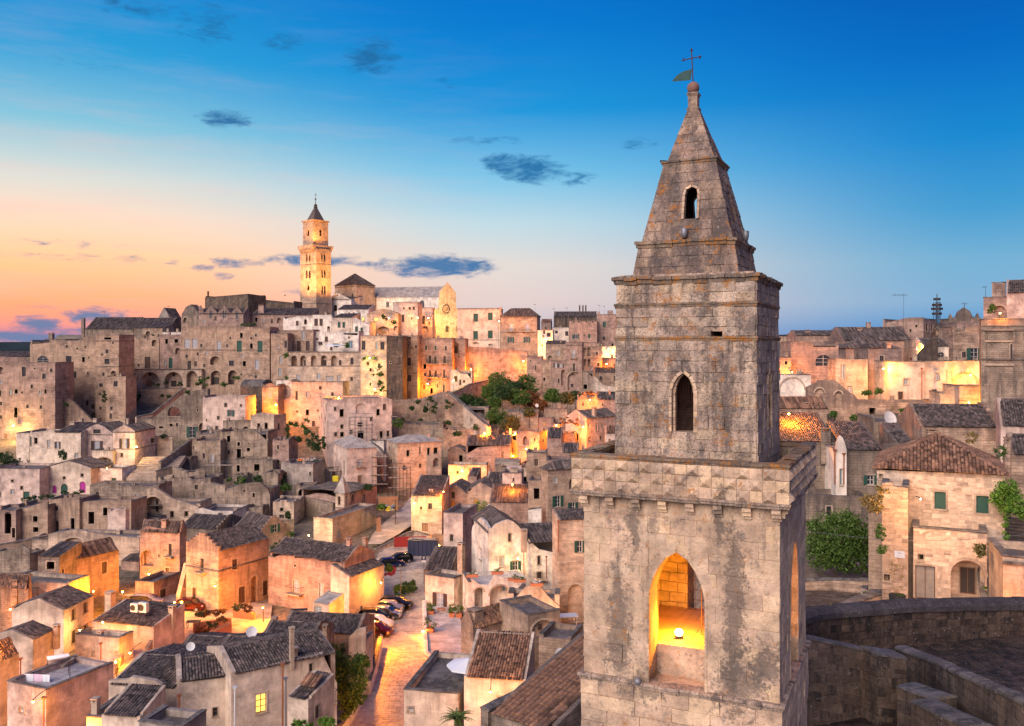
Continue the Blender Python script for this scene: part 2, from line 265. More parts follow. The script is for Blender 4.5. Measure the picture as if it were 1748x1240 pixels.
# ------------------------------------------------------------------ mesh helpers
def P(px, py, D): return Vector(((px - CX) / F * D, D, (HY - py) / F * D))
def tag(o, label=None, cat=None, group=None, kind=None):
    if label: o['label'] = label
    if cat: o['category'] = cat
    if group: o['group'] = group
    if kind: o['kind'] = kind
    return o
def empty(name, loc=(0, 0, 0), rz=0, label=None, cat=None, group=None, kind=None):
    o = bpy.data.objects.new(name, None); COL.objects.link(o); o.location = loc; o.rotation_euler = (0, 0, rz); o.empty_display_size = .3
    return tag(o, label, cat, group, kind)
def link(name, me, parent=None):
    o = bpy.data.objects.new(name, me); COL.objects.link(o)
    if parent is not None: o.parent = parent
    return o
def copy_tree(o, parent=None):
    c = o.copy(); COL.objects.link(c); c.parent = parent
    for ch in list(o.children): copy_tree(ch, c)
    return c
class MB:
    def __init__(s): s.v = []; s.f = []; s.mi = []
    def vert(s, p): s.v.append((p[0], p[1], p[2])); return len(s.v) - 1
    def poly(s, pts, mi=0): n = len(s.v); s.v += [(p[0], p[1], p[2]) for p in pts]; s.f.append(tuple(range(n, n + len(pts)))); s.mi.append(mi)
    def box(s, a, b, mi=0, fn=None):
        x0, y0, z0 = a; x1, y1, z1 = b
        c = [(x0, y0, z0), (x1, y0, z0), (x1, y1, z0), (x0, y1, z0), (x0, y0, z1), (x1, y0, z1), (x1, y1, z1), (x0, y1, z1)]
        if fn: c = [fn(*p) for p in c]
        n = len(s.v); s.v += [tuple(p) for p in c]
        for q in ((0, 3, 2, 1), (4, 5, 6, 7), (0, 1, 5, 4), (1, 2, 6, 5), (2, 3, 7, 6), (3, 0, 4, 7)): s.f.append(tuple(n + i for i in q)); s.mi.append(mi)
        return s
    def tube(s, pts, r, k=6, mi=0, cap=True):
        rs = r if isinstance(r, (list, tuple)) else [r] * len(pts); n0 = len(s.v); pts = [Vector(p) for p in pts]
        for i, p in enumerate(pts):
            d = (pts[min(i + 1, len(pts) - 1)] - pts[max(i - 1, 0)]).normalized()
            a = d.cross(Vector((0, 0, 1)) if abs(d.z) < .9 else Vector((1, 0, 0))).normalized(); b = d.cross(a)
            for j in range(k): t = 2 * math.pi * j / k; s.v.append(tuple(p + (a * math.cos(t) + b * math.sin(t)) * rs[i]))
        for i in range(len(pts) - 1):
            for j in range(k): j2 = (j + 1) % k; s.f.append((n0 + i * k + j, n0 + i * k + j2, n0 + (i + 1) * k + j2, n0 + (i + 1) * k + j)); s.mi.append(mi)
        if cap:
            s.f.append(tuple(n0 + j for j in range(k))); s.f.append(tuple(n0 + (len(pts) - 1) * k + j for j in reversed(range(k)))); s.mi += [mi, mi]
        return s
    def lathe(s, prof, c=(0, 0, 0), k=12, mi=0):
        n0 = len(s.v)
        for r, z in prof:
            for j in range(k): t = 2 * math.pi * j / k; s.v.append((c[0] + r * math.cos(t), c[1] + r * math.sin(t), c[2] + z))
        for i in range(len(prof) - 1):
            for j in range(k): j2 = (j + 1) % k; s.f.append((n0 + i * k + j, n0 + i * k + j2, n0 + (i + 1) * k + j2, n0 + (i + 1) * k + j)); s.mi.append(mi)
        return s
    def frust(s, z0, h0, z1, h1, c0=(0, 0), c1=None, mi=0, cap=True):
        c1 = c1 or c0
        lo = [(c0[0] + a * h0, c0[1] + b * h0, z0) for a, b in ((-1, -1), (1, -1), (1, 1), (-1, 1))]; hi = [(c1[0] + a * h1, c1[1] + b * h1, z1) for a, b in ((-1, -1), (1, -1), (1, 1), (-1, 1))]
        n = len(s.v); s.v += lo + hi
        fs = [(0, 1, 5, 4), (1, 2, 6, 5), (2, 3, 7, 6), (3, 0, 4, 7)] + ([(0, 3, 2, 1), (4, 5, 6, 7)] if cap else [])
        for q in fs: s.f.append(tuple(n + i for i in q)); s.mi.append(mi)
        return s
    def mesh(s, name, mat, smooth=False, uv=True):
        me = bpy.data.meshes.new(name); me.from_pydata(s.v, [], s.f)
        for m in (mat if isinstance(mat, (list, tuple)) else [mat]): me.materials.append(M[m])
        if any(s.mi): me.polygons.foreach_set('material_index', s.mi)
        if smooth: me.polygons.foreach_set('use_smooth', [True] * len(s.f))
        if uv:
            ul = me.uv_layers.new(name='UVMap'); out = []
            for p in me.polygons:
                nx, ny, nz = p.normal
                if abs(nz) < .6:
                    l = math.hypot(nx, ny) or 1; tx, ty = -ny / l, nx / l
                    if tx + ty * 1.01 < 0: tx, ty = -tx, -ty
                    for vi in p.vertices: v = s.v[vi]; out += (v[0] * tx + v[1] * ty, v[2])
                else:
                    for vi in p.vertices: v = s.v[vi]; out += (v[0], v[1])
            ul.data.foreach_set('uv', out)
        me.update(); return me
    def build(s, name, mat, parent=None, smooth=False, uv=True):
        if not s.f: return None
        return link(name, s.mesh(name, mat, smooth, uv), parent)
def inpoly(x, y, poly):
    r = False; j = len(poly) - 1
    for i in range(len(poly)):
        xi, yi = poly[i]; xj, yj = poly[j]
        if (yi > y) != (yj > y) and x < (xj - xi) * (y - yi) / (yj - yi + 1e-12) + xi: r = not r
        j = i
    return r
def slab(mb, outer, holes, fn, th, mi=0, reveal=None, back=True):
    """a wall of thickness th cut by holes; fn(s, z, d) maps the wall's own plane (d = depth inward) into space"""
    vs = []; es = []
    for lp in [outer] + holes:
        n = len(vs); vs += [Vector(p) for p in lp]; es += [(n + i, n + (i + 1) % len(lp)) for i in range(len(lp))]
    r = delaunay_2d_cdt(vs, es, [], 0, 1e-5)
    ov, of = r[0], r[2]
    tris = []
    for f in of:
        cx = sum(ov[i][0] for i in f) / 3; cy = sum(ov[i][1] for i in f) / 3
        if inpoly(cx, cy, outer) and not any(inpoly(cx, cy, h) for h in holes): tris.append(f)
    for d, rev in ((0, False), (th, True)) if back else ((0, False),):
        n = len(mb.v); mb.v += [tuple(fn(v[0], v[1], d)) for v in ov]
        for f in tris: mb.f.append(tuple(n + i for i in (reversed(f) if rev else f))); mb.mi.append(mi)
    for k, lp in enumerate([outer] + holes):
        dd = th if k == 0 or reveal is None else reveal
        for i in range(len(lp)):
            a, b = lp[i], lp[(i + 1) % len(lp)]
            mb.poly([fn(a[0], a[1], 0), fn(a[0], a[1], dd), fn(b[0], b[1], dd), fn(b[0], b[1], 0)], mi)
def arch_pts(s0, s1, z0, z1, kind='round', n=8):
    """outline of an opening, counterclockwise from lower left"""
    w = s1 - s0; c = (s0 + s1) / 2; h = z1 - z0
    if kind == 'rect': return [(s0, z0), (s1, z0), (s1, z1), (s0, z1)]
    if kind == 'round':
        ry = min(w / 2, h * .6); zs = z1 - ry
        return [(s0, z0), (s1, z0)] + [(c + w / 2 * math.cos(math.pi * i / n), zs + ry * math.sin(math.pi * i / n)) for i in range(n + 1)]
    if kind == 'pointed':
        ry = min(w * .78, h * .6); zs = z1 - ry; out = [(s0, z0), (s1, z0)]
        for i in range(n + 1):
            t = i / n; x = c + w / 2 * math.cos(math.pi * t); y = ry * math.sin(math.pi * t) ** .82 if 0 < t < 1 else 0
            y = ry * (1 - abs(2 * t - 1) ** 1.0) ** .62 * 1.0
            x = s1 - w * (3 * t * t - 2 * t ** 3) * 1.0 if 0 else c + w / 2 * math.cos(math.pi * t)
            out.append((x, zs + ry * (1 - abs(math.cos(math.pi * t)) ** 1.7) ** .72))
        return out
# ------------------------------------------------------------------ the bell tower
TA = -R(25.2); TX, TY = 5.19, 24.25
tower = empty('bell_tower', (TX, TY, -22.0), TA, 'tall square weathered stone bell tower with pyramid spire, lit pointed arch and iron cross', 'bell tower')
TZ = 22.0            # local z = world z + 22
tr = random.Random(3)
def face_fn(h, side, zoff=TZ, taper=0.0, zb=0.0, cx=0.0):
    """maps (s, z, d) on one of the four faces of a square of half width h; s from -h to h, left to right seen from outside; 0 front, 1 right, 2 back, 3 left"""
    def fn(s, z, d):
        hh = h - taper * (z - zb); y = -(hh - d); k = s
        p = {0: (k, y), 1: (-y, k), 2: (-k, -y), 3: (y, -k)}[side]
        return (p[0] + cx, p[1], z + zoff)
    return fn
def stone_block(fn, s0, s1, z0, z1, proud, deep=.12, ch=.006, name='stone', mat='tower_lower', parent=tower, rough=.011):
    v = []; j = lambda: tr.uniform(-rough, rough)
    for (s, z) in ((s0, z0), (s1, z0), (s1, z1), (s0, z1)): v.append(fn(s, z, deep))
    q = [(s0 + j(), z0 + j()), (s1 + j(), z0 + j()), (s1 + j(), z1 + j()), (s0 + j(), z1 + j())]
    for s, z in q: v.append(fn(s, z, -proud + ch))
    cs, cz = (s0 + s1) / 2, (z0 + z1) / 2
    for s, z in q: v.append(fn(s + math.copysign(ch, cs - s), z + math.copysign(ch, cz - z), -proud + j() * .8))
    f = [(8, 9, 10, 11)]
    for a in (0, 4):
        for i in range(4): f.append((a + i, a + (i + 1) % 4, a + 4 + (i + 1) % 4, a + 4 + i))
    if isinstance(parent, MB):
        n = len(parent.v); parent.v += v; parent.f += [tuple(n + i for i in q) for q in f]; parent.mi += [0] * len(f); return
    me = bpy.data.meshes.new(name); me.from_pydata(v, [], f); me.materials.append(M[mat]); return link(name, me, parent)
def ashlar(fn, sL, sR, z0, z1, rows, lmin, lmax, holes, mat, parent, bend=.008, skip_rand=0):
    """courses of separate stones; a stone that meets an opening is cut back to it"""
    zz = [z0]
    for i in range(rows): zz.append(zz[-1] + tr.uniform(.86, 1.14))
    k = (z1 - z0) / (zz[-1] - z0); zz = [z0 + (z - z0) * k for z in zz]
    for a, b in zip(zz, zz[1:]):
        cuts = [sL]; s = sL + tr.uniform(.4, 1) * lmax
        while s < sR - lmin * .7: cuts.append(s); s += tr.uniform(lmin, lmax)
        cuts.append(sR)
        zm = (a + b) / 2; spans = list(zip(cuts, cuts[1:]))
        for hole in holes:
            xs = []
            for zc in (a + .02, zm, b - .02):
                for i in range(len(hole)):
                    p, q = hole[i], hole[(i + 1) % len(hole)]
                    if (p[1] > zc) != (q[1] > zc): xs.append(p[0] + (q[0] - p[0]) * (zc - p[1]) / (q[1] - p[1]))
            if xs:
                h0, h1 = min(xs), max(xs); ns = []
                for c, d in spans:
                    if d <= h0 or c >= h1: ns.append((c, d)); continue
                    if c < h0 - .04: ns.append((c, h0))
                    if d > h1 + .04: ns.append((h1, d))
                spans = ns
        for c, d in spans:
            if d - c < .05: continue
            g = tr.uniform(.001, .007); stone_block(fn, c + g, d - g, a + g, b - g, tr.uniform(-.004, bend) + (.014 if tr.random() < .06 else -.022 if tr.random() < .07 and bend > .01 else 0), mat=mat, parent=parent)
def ring_stones(fn, outline, w, mat, parent, z_start, proud=.02, n=None, deep=.1):
    """voussoirs and jamb stones round an opening, each one a stone"""
    pts = outline[1:] + outline[:1]      # from lower right up and over to lower left
    c = sum(p[0] for p in outline) / len(outline); zc = sum(p[1] for p in outline) / len(outline)
    # resample
    L = [0]
    for p, q in zip(pts, pts[1:]): L.append(L[-1] + math.hypot(q[0] - p[0], q[1] - p[1]))
    N = n or max(6, int(L[-1] / .42))
    def at(l):
        for i in range(len(L) - 1):
            if l <= L[i + 1] + 1e-9: t = (l - L[i]) / (L[i + 1] - L[i] + 1e-9); p, q = pts[i], pts[i + 1]; return (p[0] + (q[0] - p[0]) * t, p[1] + (q[1] - p[1]) * t), Vector((q[1] - p[1], -(q[0] - p[0]))).normalized()
        return pts[-1], Vector((-1, 0))
    for i in range(N):
        g = .006; (a, na), (b, nb) = at(L[-1] * i / N + g), at(L[-1] * (i + 1) / N - g)
        m, nm = at(L[-1] * (i + .5) / N); nn = nm
        na = (na + nn).normalized(); nb = (nb + nn).normalized()
        q = [a, b, (b[0] + nb[0] * w, b[1] + nb[1] * w), (a[0] + na[0] * w, a[1] + na[1] * w)]
        pr = proud + tr.uniform(0, .008)
        v = [fn(x, z, deep) for x, z in q] + [fn(x, z, -pr) for x, z in q]; f = [(4, 5, 6, 7)] + [(k, (k + 1) % 4, 4 + (k + 1) % 4, 4 + k) for k in range(4)]
        me = bpy.data.meshes.new('stone'); me.from_pydata(v, [], f); me.materials.append(M[mat]); link('stone', me, parent)
def on_face(px, py, h, side, cx=0.0):
    """the photograph's ray through (px, py) met with a tower face: returns (s, world z)"""
    d = Vector(((px - CX) / F, 1, (HY - py) / F)); ca, sa = math.cos(-TA), math.sin(-TA)
    ex, ey = Vector((ca, -sa, 0)), Vector((sa, ca, 0)); O = Vector((TX, TY, 0)) + ex * cx
    if side == 0: n, p0, e = ey, O - ey * h, ex
    else: n, p0, e = ex, O + ex * h, ey
    t = p0.dot(n) / d.dot(n); q = d * t
    return (q - O).dot(e), q.z
HL = 2.488           # half width of the belfry storey
# openings of the belfry storey
s0, za = on_face(1108, 1160, HL, 0); s1, _ = on_face(1203, 1160, HL, 0); _, zt = on_face(1156, 943, HL, 0); _, zb = on_face(1108, 1166, HL, 0)
A0 = arch_pts(s0, s1, zb, zt, 'pointed', 12)
r0, _ = on_face(1347, 1000, HL, 1); r1, _ = on_face(1358, 1000, HL, 1); _, rt = on_face(1352, 925, HL, 1)
rm = (r0 + r1) / 2; hw = (s1 - s0) / 2
A1 = arch_pts(-hw + .05, hw + .05, zb, zt, 'pointed', 12)
Zc = (HY - 1204) / F * 20.9      # top of the lower cornice
Zp = -3.87                        # underside of the parapet moulding
core = MB()
for sd_ in range(4):
    hol = [A0 if sd_ == 0 else A1 if sd_ in (1, 2) else arch_pts(-hw, hw, zb, zt, 'pointed', 12)]
    if sd_ == 3: hol = []
    f = face_fn(HL - .012, sd_); slab(core, [(-HL + .03, Zc - .1), (HL - .03, Zc - .1), (HL - .03, Zp + .3), (-HL + .03, Zp + .3)], hol, f, .75)
core.build('belfry_wall', 'tower_lower', tower)
base = MB(); base.frust(0, HL + .09, TZ + Zc - .3, HL + .03); base.build('tower_base', 'tower_lower', tower)
for sd_ in (0, 1):
    f = face_fn(HL, sd_); hol = A0 if sd_ == 0 else A1
    ashlar(f, -HL, HL, Zc, Zp + .02, 11, .42, .85, [hol], 'tower_lower', tower)
    ashlar(face_fn(HL + .06, sd_), -HL - .06, HL + .06, Zc - 1.62, Zc - .16, 4, .5, 1.0, [], 'tower_lower', tower)
    ring_stones(f, hol, .055, 'tower_lower', tower, zb, .015, 22, .2)
    n_ = 9
    arch_only = [p for p in hol[2:]]
    # broad voussoirs of the arch head
    q = [(p[0], p[1]) for p in arch_only]; cxm = (q[0][0] + q[-1][0]) / 2; zc_ = q[0][1]
    for i in range(0, len(q) - 2, 2):
        a, b = q[i], q[i + 2]; 
        def ex(p): 
            v = Vector((p[0] - cxm, (p[1] - zc_) + .25)).normalized(); return (p[0] + v[0] * .30, p[1] + v[1] * .30)
        a1 = (a[0] + (Vector((a[0] - cxm, a[1] - zc_ + .25)).normalized() * .06)[0], a[1] + (Vector((a[0] - cxm, a[1] - zc_ + .25)).normalized() * .06)[1])
        b1 = (b[0] + (Vector((b[0] - cxm, b[1] - zc_ + .25)).normalized() * .06)[0], b[1] + (Vector((b[0] - cxm, b[1] - zc_ + .25)).normalized() * .06)[1])
        quad = [a1, b1, ex(b), ex(a)]; v = [f(x, z, .1) for x, z in quad] + [f(x, z, -.012 - tr.uniform(0, .006)) for x, z in quad]
        me = bpy.data.meshes.new('stone'); me.from_pydata(v, [], [(4, 5, 6, 7)] + [(k, (k + 1) % 4, 4 + (k + 1) % 4, 4 + k) for k in range(4)]); me.materials.append(M['tower_lower']); link('stone', me, tower)
def cornice(z, h, w, mat='tower_trim', th=.1, rows=((0, 1),), rag=.015, n=9, cx=0, name='cornice', taper=0):
    """a moulded band of separate worn stones on every side: z underside, h half width of the wall, w how far it stands out"""
    mb = MB()
    prof = [(0, -.02), (w * .45, .0), (w * .6, th * .45), (w, th * .55), (w, th * .92), (w * .8, th), (-.25, th + .015)]
    for sd_ in range(4):
        f = face_fn(h, sd_, cx=cx)
        L = 2 * (h + w); cuts = [-L / 2]
        while cuts[-1] < L / 2 - .25: cuts.append(min(L / 2, cuts[-1] + tr.uniform(.35, .6)))
        cuts[-1] = L / 2
        for a, b in zip(cuts, cuts[1:]):
            dz = tr.uniform(-rag, rag) * .6; dw = tr.uniform(-rag, rag * .5); rows_ = []
            m_ = max(1, int((b - a) / .13))
            for i in range(m_ + 1):
                s = a + (b - a) * i / m_
                nn = noise.noise(Vector((s * 5, sd_ * 9.1 + z, 3))) * rag
                g = .006 if i in (0, m_) else 0
                row = []
                for o, zz in prof:
                    lim = h + o; sc_ = max(-lim, min(lim, s + (g if i == 0 else -g if i == m_ else 0)))
                    row.append(mb.vert(f(sc_, z + zz + dz + nn * (1 if zz > .05 else .3), -(o + dw + (nn if o > 0 else 0)))))
                rows_.append(row)
            for r_, q_ in zip(rows_, rows_[1:]):
                for i in range(len(prof) - 1): mb.f.append((r_[i], q_[i], q_[i + 1], r_[i + 1])); mb.mi.append(0)
    mb.build(name, mat, tower)
cornice(Zc - .16, HL + .04, .10, th=.16, rag=.02, mat='tower_upper', name='lower_cornice')
# corbels under the parapet
for sd_ in range(4):
    f = face_fn(HL, sd_)
    for i in range(8):
        s = -HL + .06 + i * (2 * HL - .12) / 7; mb = MB(); w = .105
        for a, b, c_, d_ in ((.19, 0, -.13, 0.0), (.13, 0, -.24, -.13), (.05, 0, -.32, -.24)):
            mb.box((s - w, Zp + c_, -a), (s + w, Zp + d_, .02), fn=f)
        mb.build('corbel', 'tower_lower', tower)
# parapet: moulding, three rows of square stones, every other one cut to a diamond point, coping
HP = HL + .25
cornice(Zp, HP - .02, .07, th=.13, rag=.012, mat='tower_upper', name='parapet_moulding')
pz0, pz1 = Zp + .125, -2.93
mb = MB()
for sd_ in range(4):
    f = face_fn(HP - .012, sd_); slab(mb, [(-HP + .012, Zp - .0), (HP - .012, Zp - .0), (HP - .012, pz1 + .02), (-HP + .012, pz1 + .02)], [], f, .30)
mb.build('parapet_wall', 'tower_upper', tower)
NB = 18; bwid = 2 * HP / NB; bh = (pz1 - pz0) / 3
for sd_ in (0, 1):
    f = face_fn(HP, sd_)
    for r_ in range(3):
        for c_ in range(NB):
            a, b = -HP + c_ * bwid + .004, -HP + (c_ + 1) * bwid - .004; lo, hi = pz0 + r_ * bh + .004, pz0 + (r_ + 1) * bh - .004
            if (r_ + c_) % 2 == 0:
                pk = .11 + tr.uniform(-.03, .01); v = [f(a, lo, .05), f(b, lo, .05), f(b, hi, .05), f(a, hi, .05), f(a, lo, 0), f(b, lo, 0), f(b, hi, 0), f(a, hi, 0)]
                cs, cz = (a + b) / 2 + tr.uniform(-.01, .01), (lo + hi) / 2 + tr.uniform(-.01, .01); e = tr.uniform(.006, .03)
                v += [f(cs - e, cz - e, -pk), f(cs + e, cz - e, -pk), f(cs + e, cz + e, -pk + .01), f(cs - e, cz + e, -pk + .01)]
                fc = [(8, 9, 10, 11)] + [(k + i, k + (i + 1) % 4, k + 4 + (i + 1) % 4, k + 4 + i) for k in (0, 4) for i in range(4)]
                me = bpy.data.meshes.new('diamond_stone'); me.from_pydata(v, [], fc); me.materials.append(M['tower_lower']); link('diamond_stone', me, tower)
            else: stone_block(f, a, b, lo, hi, tr.uniform(.0, .012), .05, .008, 'stone', 'tower_lower')
cornice(pz1, HP - .03, .07, th=.11, rag=.025, name='parapet_coping')
mb = MB()
# top of the coping as worn slabs
for sd_ in range(4):
    f = face_fn(HP, sd_); n_ = 12
    for i in range(n_):
        a, b = -HP + 2 * HP * i / n_, -HP + 2 * HP * (i + 1) / n_
        mb.box((a + .004, pz1 + .0, .0), (b - .004, pz1 + .115 + tr.uniform(-.012, .012), .36), fn=f)
mb.build('coping_slab', 'tower_trim', tower)
fl = MB(); fl.box((-HP + .2, -HP + .2, TZ - 3.35), (HP - .2, HP - .2, TZ - 3.25)); fl.build('parapet_floor', 'coping', tower)
# rubble filling the gutter in front of the upper storey
# upper storey
HU = 1.84; ZU0, ZU1 = -3.3, 1.62
uA = [on_face(x, y, HU, 0) for x, y in ((1147, 737), (1186, 737), (1166, 637))]
U0 = arch_pts(uA[0][0], uA[1][0], uA[0][1], uA[2][1], 'pointed', 10); uw = (uA[1][0] - uA[0][0]) / 2
U1 = arch_pts(-uw, uw, uA[0][1], uA[2][1], 'pointed', 10)
hl_ = [on_face(x, y, HU, 0) for x, y in ((1213, 566), (1233, 577))]
HOLE = arch_pts(hl_[0][0], hl_[1][0], hl_[1][1], hl_[0][1], 'rect')
mb = MB()
tu = .008
for sd_ in range(4):
    f = face_fn(HU - .012, sd_, taper=tu); ho = [U0, HOLE] if sd_ == 0 else [U1]
    slab(mb, [(-HU + .02, ZU0), (HU - .02, ZU0), (HU - .05, ZU1), (-HU + .05, ZU1)], ho, f, .5)
mb.build('upper_wall', 'tower_upper', tower)
for sd_ in (0, 1):
    f = face_fn(HU, sd_, taper=tu); ho = [U0] if sd_ == 0 else [U1]
    ashlar(f, -HU, HU, -3.0, .13, 11, .28, .62, ho, 'tower_upper', tower, .024)
    ashlar(f, -HU + .03, HU - .03, .24, .99, 3, .35, .7, [HOLE] if sd_ == 0 else [], 'tower_upper', tower, .024)
    ashlar(f, -HU + .04, HU - .04, 1.10, 1.62, 2, .35, .7, [], 'tower_upper', tower, .024)
    ring_stones(f, ho[0], .075, 'tower_lower', tower, 0, .03, 18, .2)
    ring_stones(face_fn(HU - .1, sd_), [(c_[0] * .80 + (.2 * (ho[0][0][0] + ho[0][1][0]) / 2), c_[1] - .03) for c_ in ho[0]], .10, 'tower_lower', tower, 0, .0, 16, .12)
cornice(.12, HU - .01, .05, th=.11, name='string_course'); cornice(.99, HU - .02, .05, th=.12, name='string_course'); cornice(1.60, HU - .03, .12, th=.20, name='upper_cornice', rag=.03)
# wire netting in the upper opening
nt = MB(); f = face_fn(HU - .28, 0)
a0, a1 = uA[0][0], uA[1][0]
for i in range(9): s = a0 + (a1 - a0) * i / 8; nt.tube([f(s, uA[0][1], 0), f(s, uA[2][1] - .05, 0)], .0035, 3)
for i in range(22): z = uA[0][1] + (uA[2][1] - uA[0][1]) * i / 22; nt.tube([f(a0, z, 0), f(a1, z, 0)], .0035, 3)
nt.build('wire_netting', 'rust_iron', tower)
mb = MB(); mb.box((-HU + .1, -HU + .1, TZ + 1.6), (HU - .1, HU - .1, TZ + 1.86)); mb.build('stage_roof', 'tower_upper', tower)
# spire in three tapering stages
ca, sa = math.cos(-TA), math.sin(-TA)
def cxl(wx): return (wx - TX) / ca
def stage(z0, hw0, z1, hw1, c0, c1, rows, hole=None, hole_px=None):
    f0 = []
    tp = (hw0 - hw1) / (z1 - z0); cxx = c0
    mbx = MB()
    for sd_ in range(4):
        def f(s, z, d, sd_=sd_):
            t = (z - z0) / (z1 - z0); h = hw0 + (hw1 - hw0) * t; c_ = c0 + (c1 - c0) * t; y = -(h - d); sl = s * 1.0
            p = {0: (sl, y), 1: (-y, sl), 2: (-sl, -y), 3: (y, -sl)}[sd_]; return (p[0] + c_, p[1], z + TZ)
        ho = []
        if hole and sd_ in (0, 1, 2): ho = [hole]
        g = .01
        slab(mbx, [(-hw0 + g, z0 - .02), (hw0 - g, z0 - .02), (hw1 - g, z1), (-hw1 + g, z1)], ho, lambda s, z, d, f=f: f(s, z, d + g), .22)
        if sd_ in (0, 1):
            n = rows
            for r_ in range(n):
                a, b = z0 + (z1 - z0) * r_ / n, z0 + (z1 - z0) * (r_ + 1) / n; t0, t1 = (a - z0) / (z1 - z0), (b - z0) / (z1 - z0); ha, hb = hw0 + (hw1 - hw0) * t0, hw0 + (hw1 - hw0) * t1
                k = max(1, round(ha * 2 / .44)); off = tr.uniform(-.25, .25)
                cuts = [-1] + [-1 + 2 * (i + off) / k for i in range(1, k)] + [1]
                for c0_, c1_ in zip(cuts, cuts[1:]):
                    hm = (ha + hb) / 2
                    if hole:
                        xs = [p[0] for p in hole]; zs_ = [p[1] for p in hole]
                        if not (c1_ * hm < min(xs) or c0_ * hm > max(xs) or b < min(zs_) or a > max(zs_) + .02):
                            if c0_ * hm < min(xs) - .05: c1_ = min(xs) / hm
                            elif c1_ * hm > max(xs) + .05: c0_ = max(xs) / hm
                            else: continue
                    g2 = .005; pr = tr.uniform(-.004, .014)
                    q = [(c0_ * ha + g2, a + g2), (c1_ * ha - g2, a + g2), (c1_ * hb - g2, b - g2), (c0_ * hb + g2, b - g2)]
                    v = [f(s, z, .06) for s, z in q] + [f(s, z, -pr + .012) for s, z in q] + [f(s * .985 + (c0_ + c1_) / 2 * hm * .015, z + (.01 if i < 2 else -.01), -pr + tr.uniform(-.005, .005)) for i, (s, z) in enumerate(q)]
                    fc = [(8, 9, 10, 11)] + [(kk + i, kk + (i + 1) % 4, kk + 4 + (i + 1) % 4, kk + 4 + i) for kk in (0, 4) for i in range(4)]
                    me = bpy.data.meshes.new('stone'); me.from_pydata(v, [], fc); me.materials.append(M['tower_spire']); link('stone', me, tower)
    mbx.build('spire_wall', 'tower_spire', tower)
stage(1.80, 1.417, 2.63, 1.28, cxl(5.107), cxl(5.10), 3)
cornice(2.62, 1.275, .09, th=.17, cx=cxl(5.10), name='spire_cornice', rag=.025)
sh = on_face(1166, 374, 1.12, 0); sh1 = on_face(1188, 374, 1.12, 0); sh2 = on_face(1178, 318, .98, 0)
so = cxl(5.10); HS = arch_pts(sh[0] - so, sh1[0] - so, sh[1], sh2[1], 'round', 8)
stage(2.79, 1.21, 4.91, .713, cxl(5.106), cxl(5.069), 8, HS)
cornice(4.90, .71, .07, th=.13, cx=cxl(5.075), name='spire_cornice', rag=.02)
def fsp(s, z, d):
    t = (z - 2.79) / (4.91 - 2.79); h = 1.21 + (.713 - 1.21) * t; return (s + cxl(5.106), -(h - d), z + TZ)
ring_stones(fsp, HS, .06, 'tower_lower', tower, 0, .03, 12, .15)
nb_ = on_face(1178, 241, .55, 0)
stage(5.02, .647, 6.50, .15, cxl(5.097), cxl(5.034), 6)
mb = MB(); mb.frust(TZ + 6.46, .15, TZ + 6.55, .17, (cxl(5.034), 0)); mb.frust(TZ + 6.55, .125, TZ + 6.86, .13, (cxl(5.03), 0)); mb.frust(TZ + 6.86, .13, TZ + 6.95, .17, (cxl(5.03), 0)); mb.frust(TZ + 6.95, .17, TZ + 6.99, .12, (cxl(5.03), 0))
mb.build('finial_shaft', 'tower_spire', tower)
bx = cxl(5.02)
mb = MB(); mb.lathe([(.001, -.17)] + [(.17 * math.sin(math.pi * i / 12), -.17 * math.cos(math.pi * i / 12)) for i in range(1, 12)] + [(.001, .17)], (bx, 0, TZ + 7.13), 18); mb.build('finial_ball', 'ball_stone', tower, True)
mb = MB(); tx = bx - .05
mb.tube([(bx, 0, TZ + 7.2), (tx, 0, TZ + 8.2)], .016, 6)
for dx in (-.24, .25): mb.tube([(tx + .01, 0, TZ + 7.96), (tx + dx, 0, TZ + 7.95 + dx * .06)], .014, 6); mb.lathe([(.001, -.03), (.03, 0), (.001, .03)], (tx + dx, 0, TZ + 7.95 + dx * .06), 6); mb.lathe([(.001, -.03), (.022, 0), (.001, .03)], (tx + dx * .9, 0, TZ + 7.985), 6); mb.lathe([(.001, -.03), (.022, 0), (.001, .03)], (tx + dx * .9, 0, TZ + 7.925), 6)
mb.lathe([(.001, -.03), (.03, 0), (.001, .03)], (tx, 0, TZ + 8.21), 6); mb.lathe([(.001, -.02), (.025, 0), (.001, .02)], (tx - .03, 0, TZ + 8.17), 6); mb.lathe([(.001, -.02), (.025, 0), (.001, .02)], (tx + .03, 0, TZ + 8.17), 6)
mb.build('iron_cross', 'rust_iron', tower)
mb = MB(); vx = bx - .02; pts = [(vx - .02, 7.66), (vx - .05, 7.36), (vx - .57, 7.38), (vx - .52, 7.46), (vx - .42, 7.55), (vx - .28, 7.62)]
for y in (-.006, .006): mb.poly([(x, y, z + TZ) for x, z in pts])
for i in range(6): a, b = pts[i], pts[(i + 1) % 6]; mb.poly([(a[0], -.006, a[1] + TZ), (b[0], -.006, b[1] + TZ), (b[0], .006, b[1] + TZ), (a[0], .006, a[1] + TZ)])
mb.build('weather_vane', 'copper_green', tower)
